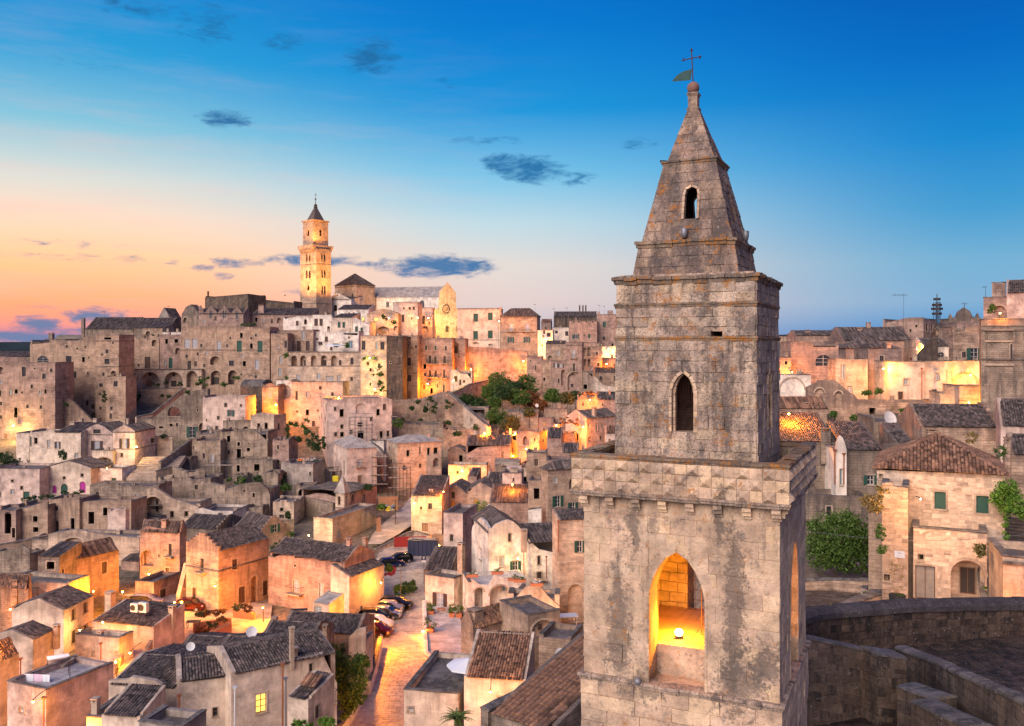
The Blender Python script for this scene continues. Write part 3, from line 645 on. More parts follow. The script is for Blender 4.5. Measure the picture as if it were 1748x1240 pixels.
# floodlight pots on the ledges
def pot(x, y, z, tilt):
    mb = MB(); mb.lathe([(.001, -.13), (.06, -.13), (.085, -.02), (.09, .12), (.075, .13), (.001, .12)], (x, y, z + TZ), 12); mb.tube([(x, y, z + TZ - .12), (x, y + .12, z + TZ - .2)], .015, 5); mb.build('floodlight', 'zinc', tower, True)
p = on_face(1168, 398, 1.28, 0); pot(p[0], -1.28, p[1], 0)
p = on_face(1273, 404, 1.22, 1); pot(1.22, p[0], p[1] + .02, 0)
p = on_face(1089, 1163, HL + .1, 0)
mb = MB(); mb.lathe([(.001, -.1), (.08, -.06), (.1, 0), (.08, .06), (.001, .1)], (p[0], -HL - .12, p[1] + TZ), 10); mb.build('lamp_cup', 'zinc', tower, True)
# belfry interior: planked floor, step, plastered back walls with a window, grille, lamp
zi = on_face(1150, 1102, HL - .75, 0)[1]
mb = MB(); mb.box((-HL + .72, -HL + .74, TZ + zb - .3), (HL - .72, -HL + .98, TZ + zi)); mb.box((-HL + .3, -HL + .2, TZ + zb - .35), (HL - .3, -HL + .75, TZ + zb - .03)); mb.build('step', 'tower_lower', tower)
for i in range(14):
    x = -HL + .74 + i * .252; mb = MB(); mb.box((x + .004, -HL + .98, TZ + zi - .08), (x + .248, HL - .74, TZ + zi + tr.uniform(-.006, .006))); mb.build('plank', 'wood_floor', tower)
mb = MB(); mb.box((-HL + .7, -HL + .7, TZ + zt + .35), (HL - .7, HL - .7, TZ + zt + .5)); mb.build('belfry_ceiling', 'belfry_plaster', tower)
mb = MB()
for sd_, ho in ((1, [A1]), (2, [A1]), (3, []), (0, [A0])):
    f = face_fn(HL - .80, sd_); slab(mb, [(-HL + .8, zi - .2), (HL - .8, zi - .2), (HL - .8, zt + .36), (-HL + .8, zt + .36)], ho, f, .05)
# ribs of the little vault
for k in range(2):
    for j in range(10):
        t0, t1 = math.pi * j / 10, math.pi * (j + 1) / 10; s_ = HL - .9
        q = lambda t: (s_ * math.cos(t) * (1 if k else -1), s_ * math.cos(t), TZ + zt - .9 + 1.15 * math.sin(t))
        mb.tube([q(t0), q(t1)], .06, 5)
mb.build('chamber_lining', 'belfry_plaster', tower)
gr = MB()
f = face_fn(HL - .95, 2)
for i in range(8): gr.tube([f(-hw + 2 * hw * i / 7, zi, 0), f(-hw + 2 * hw * i / 7, zt - .1, 0)], .008, 4)
for i in range(9): gr.tube([f(-hw, zi + .3 * i, 0), f(hw, zi + .3 * i, 0)], .008, 4)
gr.tube([(.18, -.6, TZ + zi), (.18, -.6, TZ + zt + .3)], .012, 5)
for i in range(10): gr.tube([(.18, -.6, TZ + zi + .25 * i), (.55, -.6, TZ + zi + .25 * i)], .007, 4)
gr.tube([(.55, -.6, TZ + zi), (.55, -.6, TZ + zt + .3)], .012, 5)
gr.build('iron_grille', 'rust_iron', tower)
def point(name, loc, power, color=(1, .48, .12), rad=.12, parent=None):
    l = bpy.data.lights.new(name, 'POINT'); l.energy = power; l.color = color; l.shadow_soft_size = rad
    o = bpy.data.objects.new(name, l); COL.objects.link(o); o.location = loc
    if parent is not None: o.parent = parent
    return o
p = on_face(1159, 1074, .6, 0)
lampz = zi + .16
fl_ = empty('floodlight', (0, 0, 0), 0, 'lit floodlight standing on the belfry floor inside the pointed arch', 'floodlight')
d = Vector(((1159 - CX) / F, 1, (HY - 1080) / F)); tt = lampz / d.z; fl_.location = d * tt + Vector((0, 0, -.16))
mb = MB(); mb.box((-.10, -.05, .02), (.10, .08, .08)); mb.build('bracket', 'iron', fl_)
mb = MB(); mb.lathe([(.001, .07), (.08, .09), (.115, .16), (.09, .23), (.001, .25)], (0, 0, 0), 12); mb.build('lamp_glass', 'lamp_glass', fl_, True)
point('floodlight_beam', (0, .05, .42), 430, (1, .36, .014), .1, fl_)
# ------------------------------------------------------------------ the hillside: depth of the ground met by each ray of the photograph
GL = [(500, 480), (530, 395), (560, 352), (580, 325), (600, 296), (650, 264), (700, 243), (750, 222), (800, 202), (850, 182), (900, 165), (950, 146), (1000, 128), (1043, 116), (1100, 103), (1240, 81), (1500, 57), (2200, 33), (4000, 15), (9000, 6)]
GR = [(500, 420), (530, 260), (545, 210), (570, 188), (589, 174), (615, 160), (640, 150), (660, 142), (686, 132), (724, 122), (800, 105), (880, 88), (960, 72), (1035, 62), (1100, 56), (1240, 46), (1500, 33), (2200, 21), (4000, 12), (9000, 5)]
def tab(T, y):
    if y <= T[0][0]: return T[0][1]
    for (a, b), (c, d) in zip(T, T[1:]):
        if y <= c: return b + (d - b) * (y - a) / (c - a)
    return T[-1][1]
def g(px, py):
    w = min(1, max(0, (px - 1020) / 300)); w = w * w * (3 - 2 * w)
    return tab(GL, py) * (1 - w) + tab(GR, py) * w
ZN = {1: (0, 480, 3.263), 2: (330, 300, 3.262), 3: (680, 420, 3.263), 4: (330, 620, 4.43), 5: (0, 820, 2.951), 6: (330, 860, 3.262), 7: (660, 780, 2.695), 8: (1320, 460, 3.1), 9: (1320, 820, 2.953), 10: (860, 580, 4.43), 11: (740, 720, 5.165), 0: (0, 0, 1)}
zn = ZN[0]
def zone(i):
    global zn; zn = ZN[i]
def gx_(x): return zn[0] + x / zn[2]
def gy_(y): return zn[1] + y / zn[2]
hr = random.Random(11)
LAMPS = []
GREEN_N = [0]
IND = [None, 0]
def tiles(mb, o, ex, up, poly, near, step=.36, w=.23):
    """half round clay tiles laid in rows up a roof slope; poly = outline in (q along the eave, l up the slope)"""
    nrm = ex.cross(up).normalized()
    if nrm.z < 0: nrm = -nrm
    q0, q1 = min(p[0] for p in poly), max(p[0] for p in poly); n = max(2, int((q1 - q0) / w)); w = (q1 - q0) / n
    def cross(q):
        xs = []
        for i in range(len(poly)):
            a, b = poly[i], poly[(i + 1) % len(poly)]
            if (a[0] > q) != (b[0] > q): xs.append(a[1] + (b[1] - a[1]) * (q - a[0]) / (b[0] - a[0]))
        return (min(xs), max(xs)) if len(xs) >= 2 else None
    for i in range(n):
        q = q0 + (i + .5) * w; c = cross(q)
        if not c or c[1] - c[0] < .1: continue
        l = c[0] - hr.uniform(0, .06); h = w * .36
        while l < c[1] - .05:
            l2 = min(c[1], l + step * hr.uniform(.94, 1.06)) if near else min(c[1], l + step * 5 * hr.uniform(.8, 1.2))
            dz = hr.uniform(0, .022) if near else hr.uniform(0, .04); dq = hr.uniform(-.014, .014)
            k = len(mb.v)
            for L, up_ in ((l - .03, .035), (l2, 0)):
                for oq, oh in ((-.47, 0), (-.30, .75), (0, 1.0), (.30, .75), (.47, 0)) if near else ((-.47, 0), (-.15, 1), (.25, .9), (.47, 0)):
                    mb.v.append(tuple(o + ex * (q + dq + oq * w) + up * L + nrm * (oh * h + up_ + dz + .015)))
            m = 5 if near else 4
            if IND[0] and IND[1] > 0:
                IND[1] -= 1; v = mb.v[k:]; del mb.v[k:]; me = bpy.data.meshes.new('tile'); me.from_pydata(v, [], [(j, j + 1, m + j + 1, m + j) for j in range(m - 1)] + [tuple(range(m))]); me.materials.append(M['tile_warm']); link('tile', me, IND[0]); l = l2; continue
            for j in range(m - 1): mb.f.append((k + j, k + j + 1, k + m + j + 1, k + m + j)); mb.mi.append(0)
            mb.f.append(tuple(k + j for j in range(m))); mb.mi.append(0)
            l = l2
class House: pass
def ray_local(Hs, px, py, face):
    d = Vector(((px - CX) / F, 1, (HY - py) / F)); Cc = Hs.C
    n = Hs.ev if face == 'L' else Hs.eu
    t = Vector((Cc.x, Cc.y, 0)).dot(n) / d.dot(n); q = d * t; r = q - Cc
    return (r.dot(Hs.eu) if face == 'L' else r.dot(Hs.ev)), q.z - Cc.z, t
TH = .38
OPK = {  # kind: (shape, leaf/pane material, frame material, shutters)
    'w': ('rect', 'glass_dark', 'frame_brown', None), 'g': ('rect', 'glass_pale', 'frame_white', None), 'W': ('rect', 'glass_lit', 'frame_brown', None),
    's': ('rect', 'glass_dark', 'frame_white', 'shutter_green'), 'S': ('rect', 'glass_pale', 'frame_white', 'shutter_brown'), 'c': ('rect', 'shutter_green', 'shutter_green', None),
    'C': ('rect', 'shutter_brown', 'frame_brown', None), 'k': ('rect', 'shutter_grey', 'frame_white', None), 'e': ('rect', 'shutter_blue', 'frame_white', None),
    'd': ('rect', 'door_dark', 'frame_brown', None), 'D': ('rect', 'door_wood', 'frame_brown', None), 'y': ('rect', 'frame_yellow', 'frame_yellow', None), 'Q': ('rect', 'door_old', 'frame_brown', None),
    'o': ('rect', None, None, None), 'a': ('round', None, None, None), 'm': ('round', 'door_magenta', 'door_magenta', None), 'G': ('round', 'shutter_green', 'shutter_green', None),
    'u': ('round', 'glass_dark', 'frame_white', None), 'A': ('round', 'NICHE', None, None), 'N': ('rect', 'NICHE', None, None), 'b': ('rect', 'door_dark', 'frame_brown', None), 'B': ('rect', 'glass_pale', 'frame_white', None), 'p': ('pointed', None, None, None)}
def house(label, x0, yb, yt, xl=None, xr=None, a=6, D=None, wl=8, wr=8, mat='tuff', roof='f', pL=None, pR=None, op='', rise=None, ch=(), name='stone_house', cat='house',
          tile='tile', th=TH, rag=0, fd=5, group=None, over=False, near=None, ledge=None, roofmat=None, niche=.9, step=True, hcap=.06, ind=0):
    Hs = House(); gx0, gyb, gyt = gx_(x0), gy_(yb), gy_(yt)
    D = D or g(gx0, gyb); ar = R(a); Hs.D = D
    Hs.C = P(gx0, gyb, D); Hs.eu = Vector((math.cos(ar), -math.sin(ar), 0)); Hs.ev = Vector((math.sin(ar), math.cos(ar), 0))
    if xl is not None: wl = -ray_local(Hs, gx_(xl), gyb, 'L')[0]
    if xr is not None:
        wr = ray_local(Hs, gx_(xr), gyb, 'R')[0]
        if wr < .5 or wr > 80: print('BAD right face', label, round(wr, 1)); wr = 8
    if wl < .3 or wl > 80: print('BAD left face', label, round(wl, 1)); wl = 8
    H = (gyb - gyt) / F * D; Hs.H = H; Hs.wl, Hs.wr = wl, wr; th = min(th, wl / 3, wr / 3)
    endR = Hs.C + Hs.ev * wr; Hs.DR = endR.y
    root = empty(name, Hs.C, -ar, label, cat, group); Hs.root = root
    px_m = F / D                       # pixels per metre here
    isnear = near if near is not None else D < 118
    half = (wr if roof in ('gx', 'sx', 'h', 'p') else wl) / 2
    if rise is None: rise = .22 * (half * 2 if roof in ('sx', 'sy') else half) * 2 * .5 + .2
    # --- outlines of the walls
    def prof(face, w, p, gable):
        lo, hi = (-w, 0) if face == 'L' else (th * .98, w)
        if p:
            q = [ray_local(Hs, gx_(x), gy_(y), face) for x, y in p]; q = [(min(hi, max(lo, s)), z) for s, z, _ in q]
            q[0] = (lo, q[0][1]); q[-1] = (hi, q[-1][1]); out = [q[0]]
            for s in q[1:]:
                if s[0] > out[-1][0] + 1e-3: out.append(s)
                else: out.append((out[-1][0] + 1e-3, s[1]))
            if out[-1][0] > hi: out[-1] = (hi, out[-1][1])
        elif gable:
            n = 5; out = []; full = (0, w) if face == 'R' else (-w, 0); m = (full[0] + full[1]) / 2; pz = H + rise + .28
            if step and isnear or step and D < 200:
                for i in range(n):
                    t0, t1 = i / n, (i + 1) / n; z = H + .25 + (pz - H - .25) * (t1 if i else .2)
                    out += [(lo + (m - lo) * t0 + (.001 if i else 0), z), (lo + (m - lo) * t1, z)]
                for i in range(n - 1, -1, -1):
                    t0, t1 = i / n, (i + 1) / n; z = H + .25 + (pz - H - .25) * (t1 if i else .2)
                    out += [(hi - (hi - m) * t1 + .001, z), (hi - (hi - m) * t0, z)]
            else: out = [(lo, H + .2), (m, pz), (hi, H + .2)]
        elif roof == 'sx' and face == 'R': out = [(lo, H + .1), (hi, H + rise + .1)]
        elif roof == 'sz' and face == 'L': out = [(lo, H + .1), (hi, H + rise)]
        elif roof == 'sy' and face == 'L': out = [(lo, H + rise + .1), (hi, H + .1)]
        elif rag:
            n = max(3, int((hi - lo) / 1.1)); out = [(lo, H + hr.uniform(-.5, .5) * rag)]; z = 0
            for i in range(1, n):
                s = lo + (hi - lo) * i / n; z = z * .6 + hr.uniform(-.6, .6) * rag
                out += [(s - .02, out[-1][1]), (s, H + z)]
            out.append((hi, H))
        else:
            n = max(2, int((hi - lo) / 2.5)); out = [(lo + (hi - lo) * i / n, H + hr.uniform(-.05, .05)) for i in range(n + 1)]
        cl = []
        for s in out:
            if cl and s[0] <= cl[-1][0] + 5e-4: s = (cl[-1][0] + 1e-3, s[1])
            cl.append(s)
        return [(lo, -fd), (hi + (cl[-1][0] - hi if cl[-1][0] > hi else 0), -fd)] + cl[::-1]
    if pL and roof == 'gy': rise = max(.3, max(ray_local(Hs, gx_(x), gy_(y), 'L')[1] for x, y in pL) - H - .12)
    if pR and roof == 'gx': rise = max(.3, max(ray_local(Hs, gx_(x), gy_(y), 'R')[1] for x, y in pR) - H - .12)
    oL = prof('L', wl, pL, roof == 'gy'); oR = prof('R', wr, pR, roof == 'gx')
    fnL = lambda s, z, d: (s, d, z); fnR = lambda s, z, d: (-d, s, z)
    holes = {'L': [], 'R': []}; items = []; niches = []
    ops = []
    for tk in op.split(';'):
        t = tk.split()
        if len(t) < 5: continue
        k = t[0]; x, y, w, h = (float(v) for v in t[1:5]); fc = t[5] if len(t) > 5 else ('L' if x < x0 else 'R')
        ops.append((k, x, y, w, h, fc))
    if not D < 125 and not label.startswith('high ') and mat != 'dark_stone' and (name.endswith('house')):
        rr = random.Random(int(abs(x0) * 3 + yb)); q_ = F / D * zn[2]
        for fc, w_ in (('L', wl), ('R', wr)):
            if w_ < 3.5: continue
            for row in range(int(H / 3.1) + 1):
                s_ = 1.3 + rr.random()
                while s_ < w_ - 1:
                    loc = Vector((-w_ + s_, 0, 0)) if fc == 'L' else Vector((0, s_, 0)); zz = H - 2.0 - row * 3.1 + rr.uniform(-.5, .5)
                    s_ += rr.uniform(2.2, 4.5)
                    if zz < .9 or rr.random() < .3: continue
                    w3 = Hs.C + Hs.eu * loc.x + Hs.ev * loc.y; xx = CX + F * w3.x / w3.y; yy = HY - F * (w3.z + zz) / w3.y; xx = (xx - zn[0]) * zn[2]; yy = (yy - zn[1]) * zn[2]; k = F / w3.y * zn[2]
                    kk, ww, hh = rr.choice((('o', .5, .5), ('w', .6, .9), ('k', .7, 1.1), ('o', .8, 1.5), ('w', .7, 1.0), ('C', .8, 1.5), ('A', 1.6, 2.0) if 'ruin' in mat or 'tuff' in mat else ('w', .5, .6)))
                    fac = abs(Hs.eu.x if fc == 'L' else Hs.ev.x) * k
                    if fac * ww < 1.2 or any(abs(o[1] - xx) < o[3] / 2 + (ww / 2 + .6) * fac and abs(o[2] - yy) < o[4] / 2 + (hh / 2 + .5) * k for o in ops): continue
                    ops.append((kk, xx, yy, ww * fac, hh * k, fc))
    ops.sort(key=lambda o: 0 if o[0] in 'AN' else 1)
    for k, x, y, w, h, fc in ops:
        s0, z_, t_ = ray_local(Hs, gx_(x - w / 2), gy_(y), fc); s1, _, _ = ray_local(Hs, gx_(x + w / 2), gy_(y), fc); sc, zc, tc_ = ray_local(Hs, gx_(x), gy_(y), fc)
        hh = h / zn[2] / F * tc_; z0, z1 = zc - hh / 2, zc + hh / 2
        lo, hi = (-wl + .12, -.12) if fc == 'L' else (th + .1, wr - .12)
        s0, s1 = max(lo, min(s0, s1)), min(hi, max(s0, s1))
        if s1 - s0 < .15: continue
        inn = next((q for q in niches if q[0] == fc and q[1] < (s0 + s1) / 2 < q[2] and q[3] - .3 < zc < q[4]), None)
        if inn: items.append((k, fc, s0, s1, z0, z1, niche)); continue
        sh = arch_pts(s0, s1, z0, z1, OPK[k][0], 8)
        out_ = oL if fc == 'L' else oR
        if not all(inpoly(p[0] + .0001, p[1], out_) for p in sh): 
            zt_ = min(max(q[1] for q in out_), H + (2 if pL or pR else .0)) - .1
            sh = [(p[0], min(p[1], zt_)) for p in sh]
            if not all(inpoly(p[0] + .0001, p[1], out_) for p in sh): continue
        if any(not (s1 + .05 < q[1] or s0 - .05 > q[2] or z1 + .05 < q[3] or z0 - .05 > q[4]) for q in [i for i in holes[fc + 'b']] ) if fc + 'b' in holes else False: continue
        holes.setdefault(fc + 'b', []).append((fc, s0, s1, z0, z1)); holes[fc].append(sh)
        items.append((k, fc, s0, s1, z0, z1, 0))
        if OPK[k][1] == 'NICHE': niches.append((fc, s0, s1, z0, z1))
    Hs.holes = holes; Hs.fn = {'L': fnL, 'R': fnR}
    mb = MB()
    slab(mb, oL, holes['L'], fnL, th); slab(mb, oR, holes['R'], fnR, th)
    hb = H if roof not in ('gx',) else H
    def bk(s, z, d): return (s, wr - d, z)
    def lf(s, z, d): return (-wl + d, s, z)
    if roof == 'gy' and wl > 1: slab(mb, [(-wl + th, -fd), (-th, -fd), (-th, H), (-wl / 2, H + rise), (-wl + th, H)], [], bk, th)
    elif roof == 'sx': slab(mb, [(-wl + th, -fd), (-th, -fd), (-th, H + rise), (-wl + th, H + rise)], [], bk, th)
    else: slab(mb, [(-wl + th, -fd), (-th, -fd), (-th, hb), (-wl + th, hb)], [], bk, th)
    if roof == 'sx':
        slab(mb, [(th, -fd), (wr, -fd), (wr, H + rise + .1), (th, H + .1)], [], lf, th)
    elif roof == 'gx': slab(mb, [(th, -fd), (wr, -fd), (wr, H), (wr / 2, H + rise + .2), (th, H)], [], lf, th)
    else: slab(mb, [(th, -fd), (wr, -fd), (wr, hb), (th, hb)], [], lf, th)
    wo_ = mb.build('wall', mat, root); wo_['wall_top'] = float(H)
    # coping / string course
    lc = MB()
    if roof == 'f' and not pL and not rag and hcap: lc.box((-wl - hcap, -hcap, H + .03), (hcap, th * .9, H + .12)); 
    if roof == 'f' and not pR and not rag and wr > 1 and hcap: lc.box((-th * .9, th * .92, H + .03), (hcap, wr, H + .12)); lc.box((-wl - hcap, th * .92, H + .03), (-wl + th, wr, H + .12))
    for y_ in ([ledge] if isinstance(ledge, (int, float)) else ledge or []):
        zl = (gyb - gy_(y_)) / F * D; lc.box((-wl - .02, -.14, zl), (.14, -.003, zl + .16)); lc.box((.003, -.003, zl), (.14, wr, zl + .16))
    o = lc.build('coping', 'coping', root)
    if o: o['kind'] = 'stuff'
    # --- roof
    rf = None
    ex, ey = Vector((1, 0, 0)), Vector((0, 1, 0))
    bed = MB(); tl = MB(); e = .15 if over else -th * .6
    if ind: IND[0] = root; IND[1] = ind
    def slope(p0, p1, r0, r1):         # p0->p1 eave, r0,r1 ridge above p0,p1
        p0, p1, r0, r1 = map(Vector, (p0, p1, r0, r1)); dx = (p1 - p0).normalized(); u = (r0 + r1) / 2 - (p0 + p1) / 2; u -= dx * u.dot(dx); u.normalize()
        poly = [((p - p0).dot(dx), (p - p0).dot(u)) for p in (p0, p1, r1, r0)]
        pts = [p0, p1, r1, r0] if (r1 - r0).length > 1e-3 else [p0, p1, r1]
        bed.poly(pts); tiles(tl, p0, dx, u, poly, isnear, w=.23 if D < 160 else .34)
    if roof == 'f':
        rf = MB(); zr = H - .45; rf.box((-wl + th - .05, th - .05, zr - .2), (-th + .05, wr - th + .05, zr)); rf = rf.build('roof', roofmat or 'roof_flat', root)
    elif roof == 'gx':
        xa, xb = -wl - e, e
        slope((xa, -.15, H), (xb, -.15, H), (xa, wr / 2, H + rise), (xb, wr / 2, H + rise)); slope((xb, wr + .1, H), (xa, wr + .1, H), (xb, wr / 2, H + rise), (xa, wr / 2, H + rise))
    elif roof == 'gy':
        ya, yb_ = -e, wr + e
        slope((.15, ya, H), (.15, yb_, H), (-wl / 2, ya, H + rise), (-wl / 2, yb_, H + rise)); slope((-wl - .1, yb_, H), (-wl - .1, ya, H), (-wl / 2, yb_, H + rise), (-wl / 2, ya, H + rise))
    elif roof == 'sx': slope((-wl - e, -.15, H), (e, -.15, H), (-wl - e, wr, H + rise), (e, wr, H + rise)); 
    elif roof == 'sy': slope((.15, -e, H), (.15, wr + e, H), (-wl, -e, H + rise), (-wl, wr + e, H + rise))
    elif roof == 'sz': slope((-wl + .1, wr + e, H), (-wl + .1, -e, H), (0, wr + e, H + rise), (0, -e, H + rise))
    elif roof in ('h', 'p'):
        o_ = .2; A_ = (-wl - o_, -o_, H); B_ = (o_, -o_, H); C_ = (o_, wr + o_, H); D_ = (-wl - o_, wr + o_, H)
        if roof == 'p': t1 = t2 = (-wl / 2, wr / 2, H + rise)
        elif wl >= wr: t1, t2 = (-wl + wr / 2, wr / 2, H + rise), (-wr / 2, wr / 2, H + rise)
        else: t1, t2 = (-wl / 2, wl / 2, H + rise), (-wl / 2, wr - wl / 2, H + rise)
        if wl >= wr or roof == 'p': slope(A_, B_, t1, t2); slope(C_, D_, t2, t1); slope(B_, C_, t2, t2); slope(D_, A_, t1, t1)
        else: slope(B_, C_, t1, t2); slope(D_, A_, t2, t1); slope(A_, B_, t1, t1); slope(C_, D_, t2, t2)
        hp = MB(); hp.tube([A_, t1], .09, 5); hp.tube([B_, t2], .09, 5); hp.tube([C_, t2], .09, 5); 
        hp.build('hip_tiles', tile, root)['kind'] = 'stuff'
    elif roof in ('v', 'vx'):
        mbv = MB(); n = 10
        for i in range(n):
            a0, a1 = math.pi * i / n, math.pi * (i + 1) / n
            if roof == 'v': q = [(-wl / 2 - wl / 2 * math.cos(t), H - .02 + rise * math.sin(t)) for t in (a0, a1)]; mbv.poly([(q[0][0], .05, q[0][1]), (q[1][0], .05, q[1][1]), (q[1][0], wr, q[1][1]), (q[0][0], wr, q[0][1])])
            else: q = [(wr / 2 - wr / 2 * math.cos(t), H - .02 + rise * math.sin(t)) for t in (a0, a1)]; mbv.poly([(-wl, q[0][0], q[0][1]), (-wl, q[1][0], q[1][1]), (-.05, q[1][0], q[1][1]), (-.05, q[0][0], q[0][1])])
        mbv.poly([(-wl / 2 - wl / 2 * math.cos(math.pi * i / n), .05, H - .02 + rise * math.sin(math.pi * i / n)) if roof == 'v' else (-.05, wr / 2 - wr / 2 * math.cos(math.pi * i / n), H - .02 + rise * math.sin(math.pi * i / n)) for i in range(n + 1)])
        rf = mbv.build('roof', roofmat or 'plaster_grey', root, True)
    if bed.f:
        rf = bed.build('roof', 'tile_bed' if tile != 'plain' else 'plain', root)
        if tile != 'plain': o = tl.build('tiles', tile, rf, uv=False); o['kind'] = 'stuff'
    if roof in ('gx', 'gy') and tile != 'plain':
        rd = MB(); 
        if roof == 'gx': pa, pb = Vector((-wl - e, wr / 2, H + rise + .04)), Vector((e, wr / 2, H + rise + .04))
        else: pa, pb = Vector((-wl / 2, -e, H + rise + .04)), Vector((-wl / 2, wr + e, H + rise + .04))
        n = max(3, int((pb - pa).length / .5)); 
        for i in range(n): rd.tube([pa + (pb - pa) * (i / n), pa + (pb - pa) * ((i + 1) / n + .01)], [.12, .10], 6)
        rd.build('ridge_tiles', tile, rf, uv=False)
    IND[0] = None
    # --- openings
    for k, fc, s0, s1, z0, z1, dep in items:
        fn0 = fnL if fc == 'L' else fnR
        fn = (lambda s, z, d, f0=fn0, q=dep: f0(s, z, d + q)) if dep else fn0
        shp, pane, frame, shut = OPK[k]; w_, h_ = s1 - s0, z1 - z0; small = w_ * px_m < 7
        if pane == 'NICHE':
            m2 = MB(); sh = arch_pts(s0 - .02, s1 + .02, z0 - .02, z1 + .02, shp, 8); m2.poly([fn(s, z, niche) for s, z in sh])
            for i in range(len(sh)): p, q = sh[i], sh[(i + 1) % len(sh)]; m2.poly([fn(p[0], p[1], th - .02), fn(q[0], q[1], th - .02), fn(q[0], q[1], niche), fn(p[0], p[1], niche)])
            m2.build('niche', mat, root)
            if w_ * px_m > 8:
                m3 = MB(); io = arch_pts(s0, s1, z0, z1, shp, 10); oo = arch_pts(s0 - .22, s1 + .22, z0, z1 + .22, shp, 10)
                for i in range(2, len(io) - 1): m3.poly([fn(*io[i], -.03), fn(*io[i + 1], -.03), fn(*oo[i + 1], -.03), fn(*oo[i], -.03)]); m3.poly([fn(*oo[i], -.03), fn(*oo[i + 1], -.03), fn(*oo[i + 1], 0.01), fn(*oo[i], 0.01)])
                m3.build('arch_ring', 'trim', root)
            continue
        wn = None; nm = 'door' if k in 'dDQyGmbB' or (h_ > 1.75 and k in 'eSg') else ('window' if pane else 'opening')
        f2 = MB(); bw = min(.13, w_ * .22)
        if not dep:
            j = .035
            f2.box((s0 - bw, z0 - .02, 0), (s0, z1 + bw, 0), fn=lambda x, y, z: fn(x, y, 0)) if 0 else None
            for (x1, y1, x2, y2) in ((s0 - bw, z0, s0, z1), (s1, z0, s1 + bw, z1), (s0 - bw, z1, s1 + bw, z1 + bw)) if shp == 'rect' else (): f2.box((x1, -j, y1), (x2, .02, y2), fn=lambda x, y, z: fn(x, z, y))
            if nm == 'window' or k in 'oa': f2.box((s0 - bw * 1.2, -.10, z0 - .11), (s1 + bw * 1.2, .05, z0 + .0), fn=lambda x, y, z: fn(x, z, y))
        else: f2.box((s0 - .08, -.05, z0), (s1 + .08, -.01, z1 + .08), fn=lambda x, y, z: fn(x, z, y))
        wn = f2.build(nm, 'trim', root) if f2.f else None
        pd = .16 if not dep else -.07
        if dep and not pane: pane = 'door_dark'
        if pane:
            par = wn or root
            m2 = MB(); sh = arch_pts(s0, s1, z0, z1, shp, 8); m2.poly([fn(s, z, pd) for s, z in sh]); po = m2.build('pane' if 'glass' in pane else 'leaf', pane, par)
            if frame:
                fr = MB(); fw = .055 if not small else .08
                bars = [(s0, z0, s0 + fw, z1), (s1 - fw, z0, s1, z1), (s0, z1 - fw, s1, z1), (s0, z0, s1, z0 + fw)] if shp == 'rect' else [(s0, z0, s0 + fw, z0 + h_ * .6), (s1 - fw, z0, s1, z0 + h_ * .6)]
                if w_ > .55: bars.append(((s0 + s1) / 2 - fw / 2, z0, (s0 + s1) / 2 + fw / 2, z1 - .05))
                if 'glass' in pane and not small:
                    nb = 2 if k != 'W' else 3
                    for i in range(1, nb + (h_ > 1.6)): zz = z0 + h_ * i / (nb + (h_ > 1.6)); bars.append((s0, zz - .02, s1, zz + .02))
                for x1, y1, x2, y2 in bars: fr.box((x1, pd - .035, y1), (x2, pd + .02, y2), fn=lambda x, y, z: fn(x, z, y))
                if 'shutter' in pane and not small:
                    n_ = int(h_ / .18)
                    for i in range(n_): zz = z0 + h_ * (i + .5) / n_; fr.box((s0 + fw, pd - .02, zz), (s1 - fw, pd, zz + .05), fn=lambda x, y, z: fn(x, z, y))
                fr.build('frame', frame, par)
        if shut:
            for sg in (-1, 1):
                m2 = MB(); sw = w_ * .5; a0 = s0 - .02 - sw if sg < 0 else s1 + .02
                m2.box((a0, -.09, z0), (a0 + sw, -.04, z1), fn=lambda x, y, z: fn(x, z, y))
                if not small:
                    n_ = int(h_ / .14)
                    for i in range(n_): zz = z0 + .05 + (h_ - .1) * i / n_; m2.box((a0 + .05, -.11, zz), (a0 + sw - .05, -.085, zz + .07), fn=lambda x, y, z: fn(x, z, y))
                m2.build('shutter', shut, wn or root)
        if k in 'bB':
            m2 = MB(); e_ = w_ * .75; m2.box((s0 - e_, -.9, z0 - .18), (s1 + e_, 0.0, z0 - .03), fn=lambda x, y, z: fn(x, z, y))
            for sx in (s0 - e_ * .6, s1 + e_ * .6): m2.box((sx - .1, -.6, z0 - .45), (sx + .1, 0, z0 - .18), fn=lambda x, y, z: fn(x, z, y))
            bo = m2.build('balcony', 'trim', root); m2 = MB()
            n_ = max(4, int((w_ + 2 * e_) / .16)); r_ = .012 if D < 150 else .02
            for i in range(n_ + 1): s = s0 - e_ + (w_ + 2 * e_) * i / n_; m2.tube([fn(s, z0 - .03, -.87), fn(s, z0 + .92, -.87)], r_, 3)
            m2.tube([fn(s0 - e_, z0 + .93, 0), fn(s0 - e_, z0 + .93, -.87), fn(s1 + e_, z0 + .93, -.87), fn(s1 + e_, z0 + .93, 0)], .025, 4); m2.build('railing', 'iron', bo)
    # --- chimneys: (x, top y, width, height) in picture units, set back into the roof
    if not ch and D > 74 and name.endswith('house') and wl > 3.5:
        rr = random.Random(int(yb * 3 + x0)); kz = F / D * zn[2]
        ch = [((gx_(x0) - zn[0]) * zn[2] - wl * abs(Hs.eu.x) * kz * rr.uniform(.15, .85), yt - rr.uniform(.5, 1.3) * kz, rr.uniform(.45, .7) * kz, 1.6 * kz, rr.uniform(.2, .8)) for _ in range(rr.choice((0, 1, 1, 2)))]
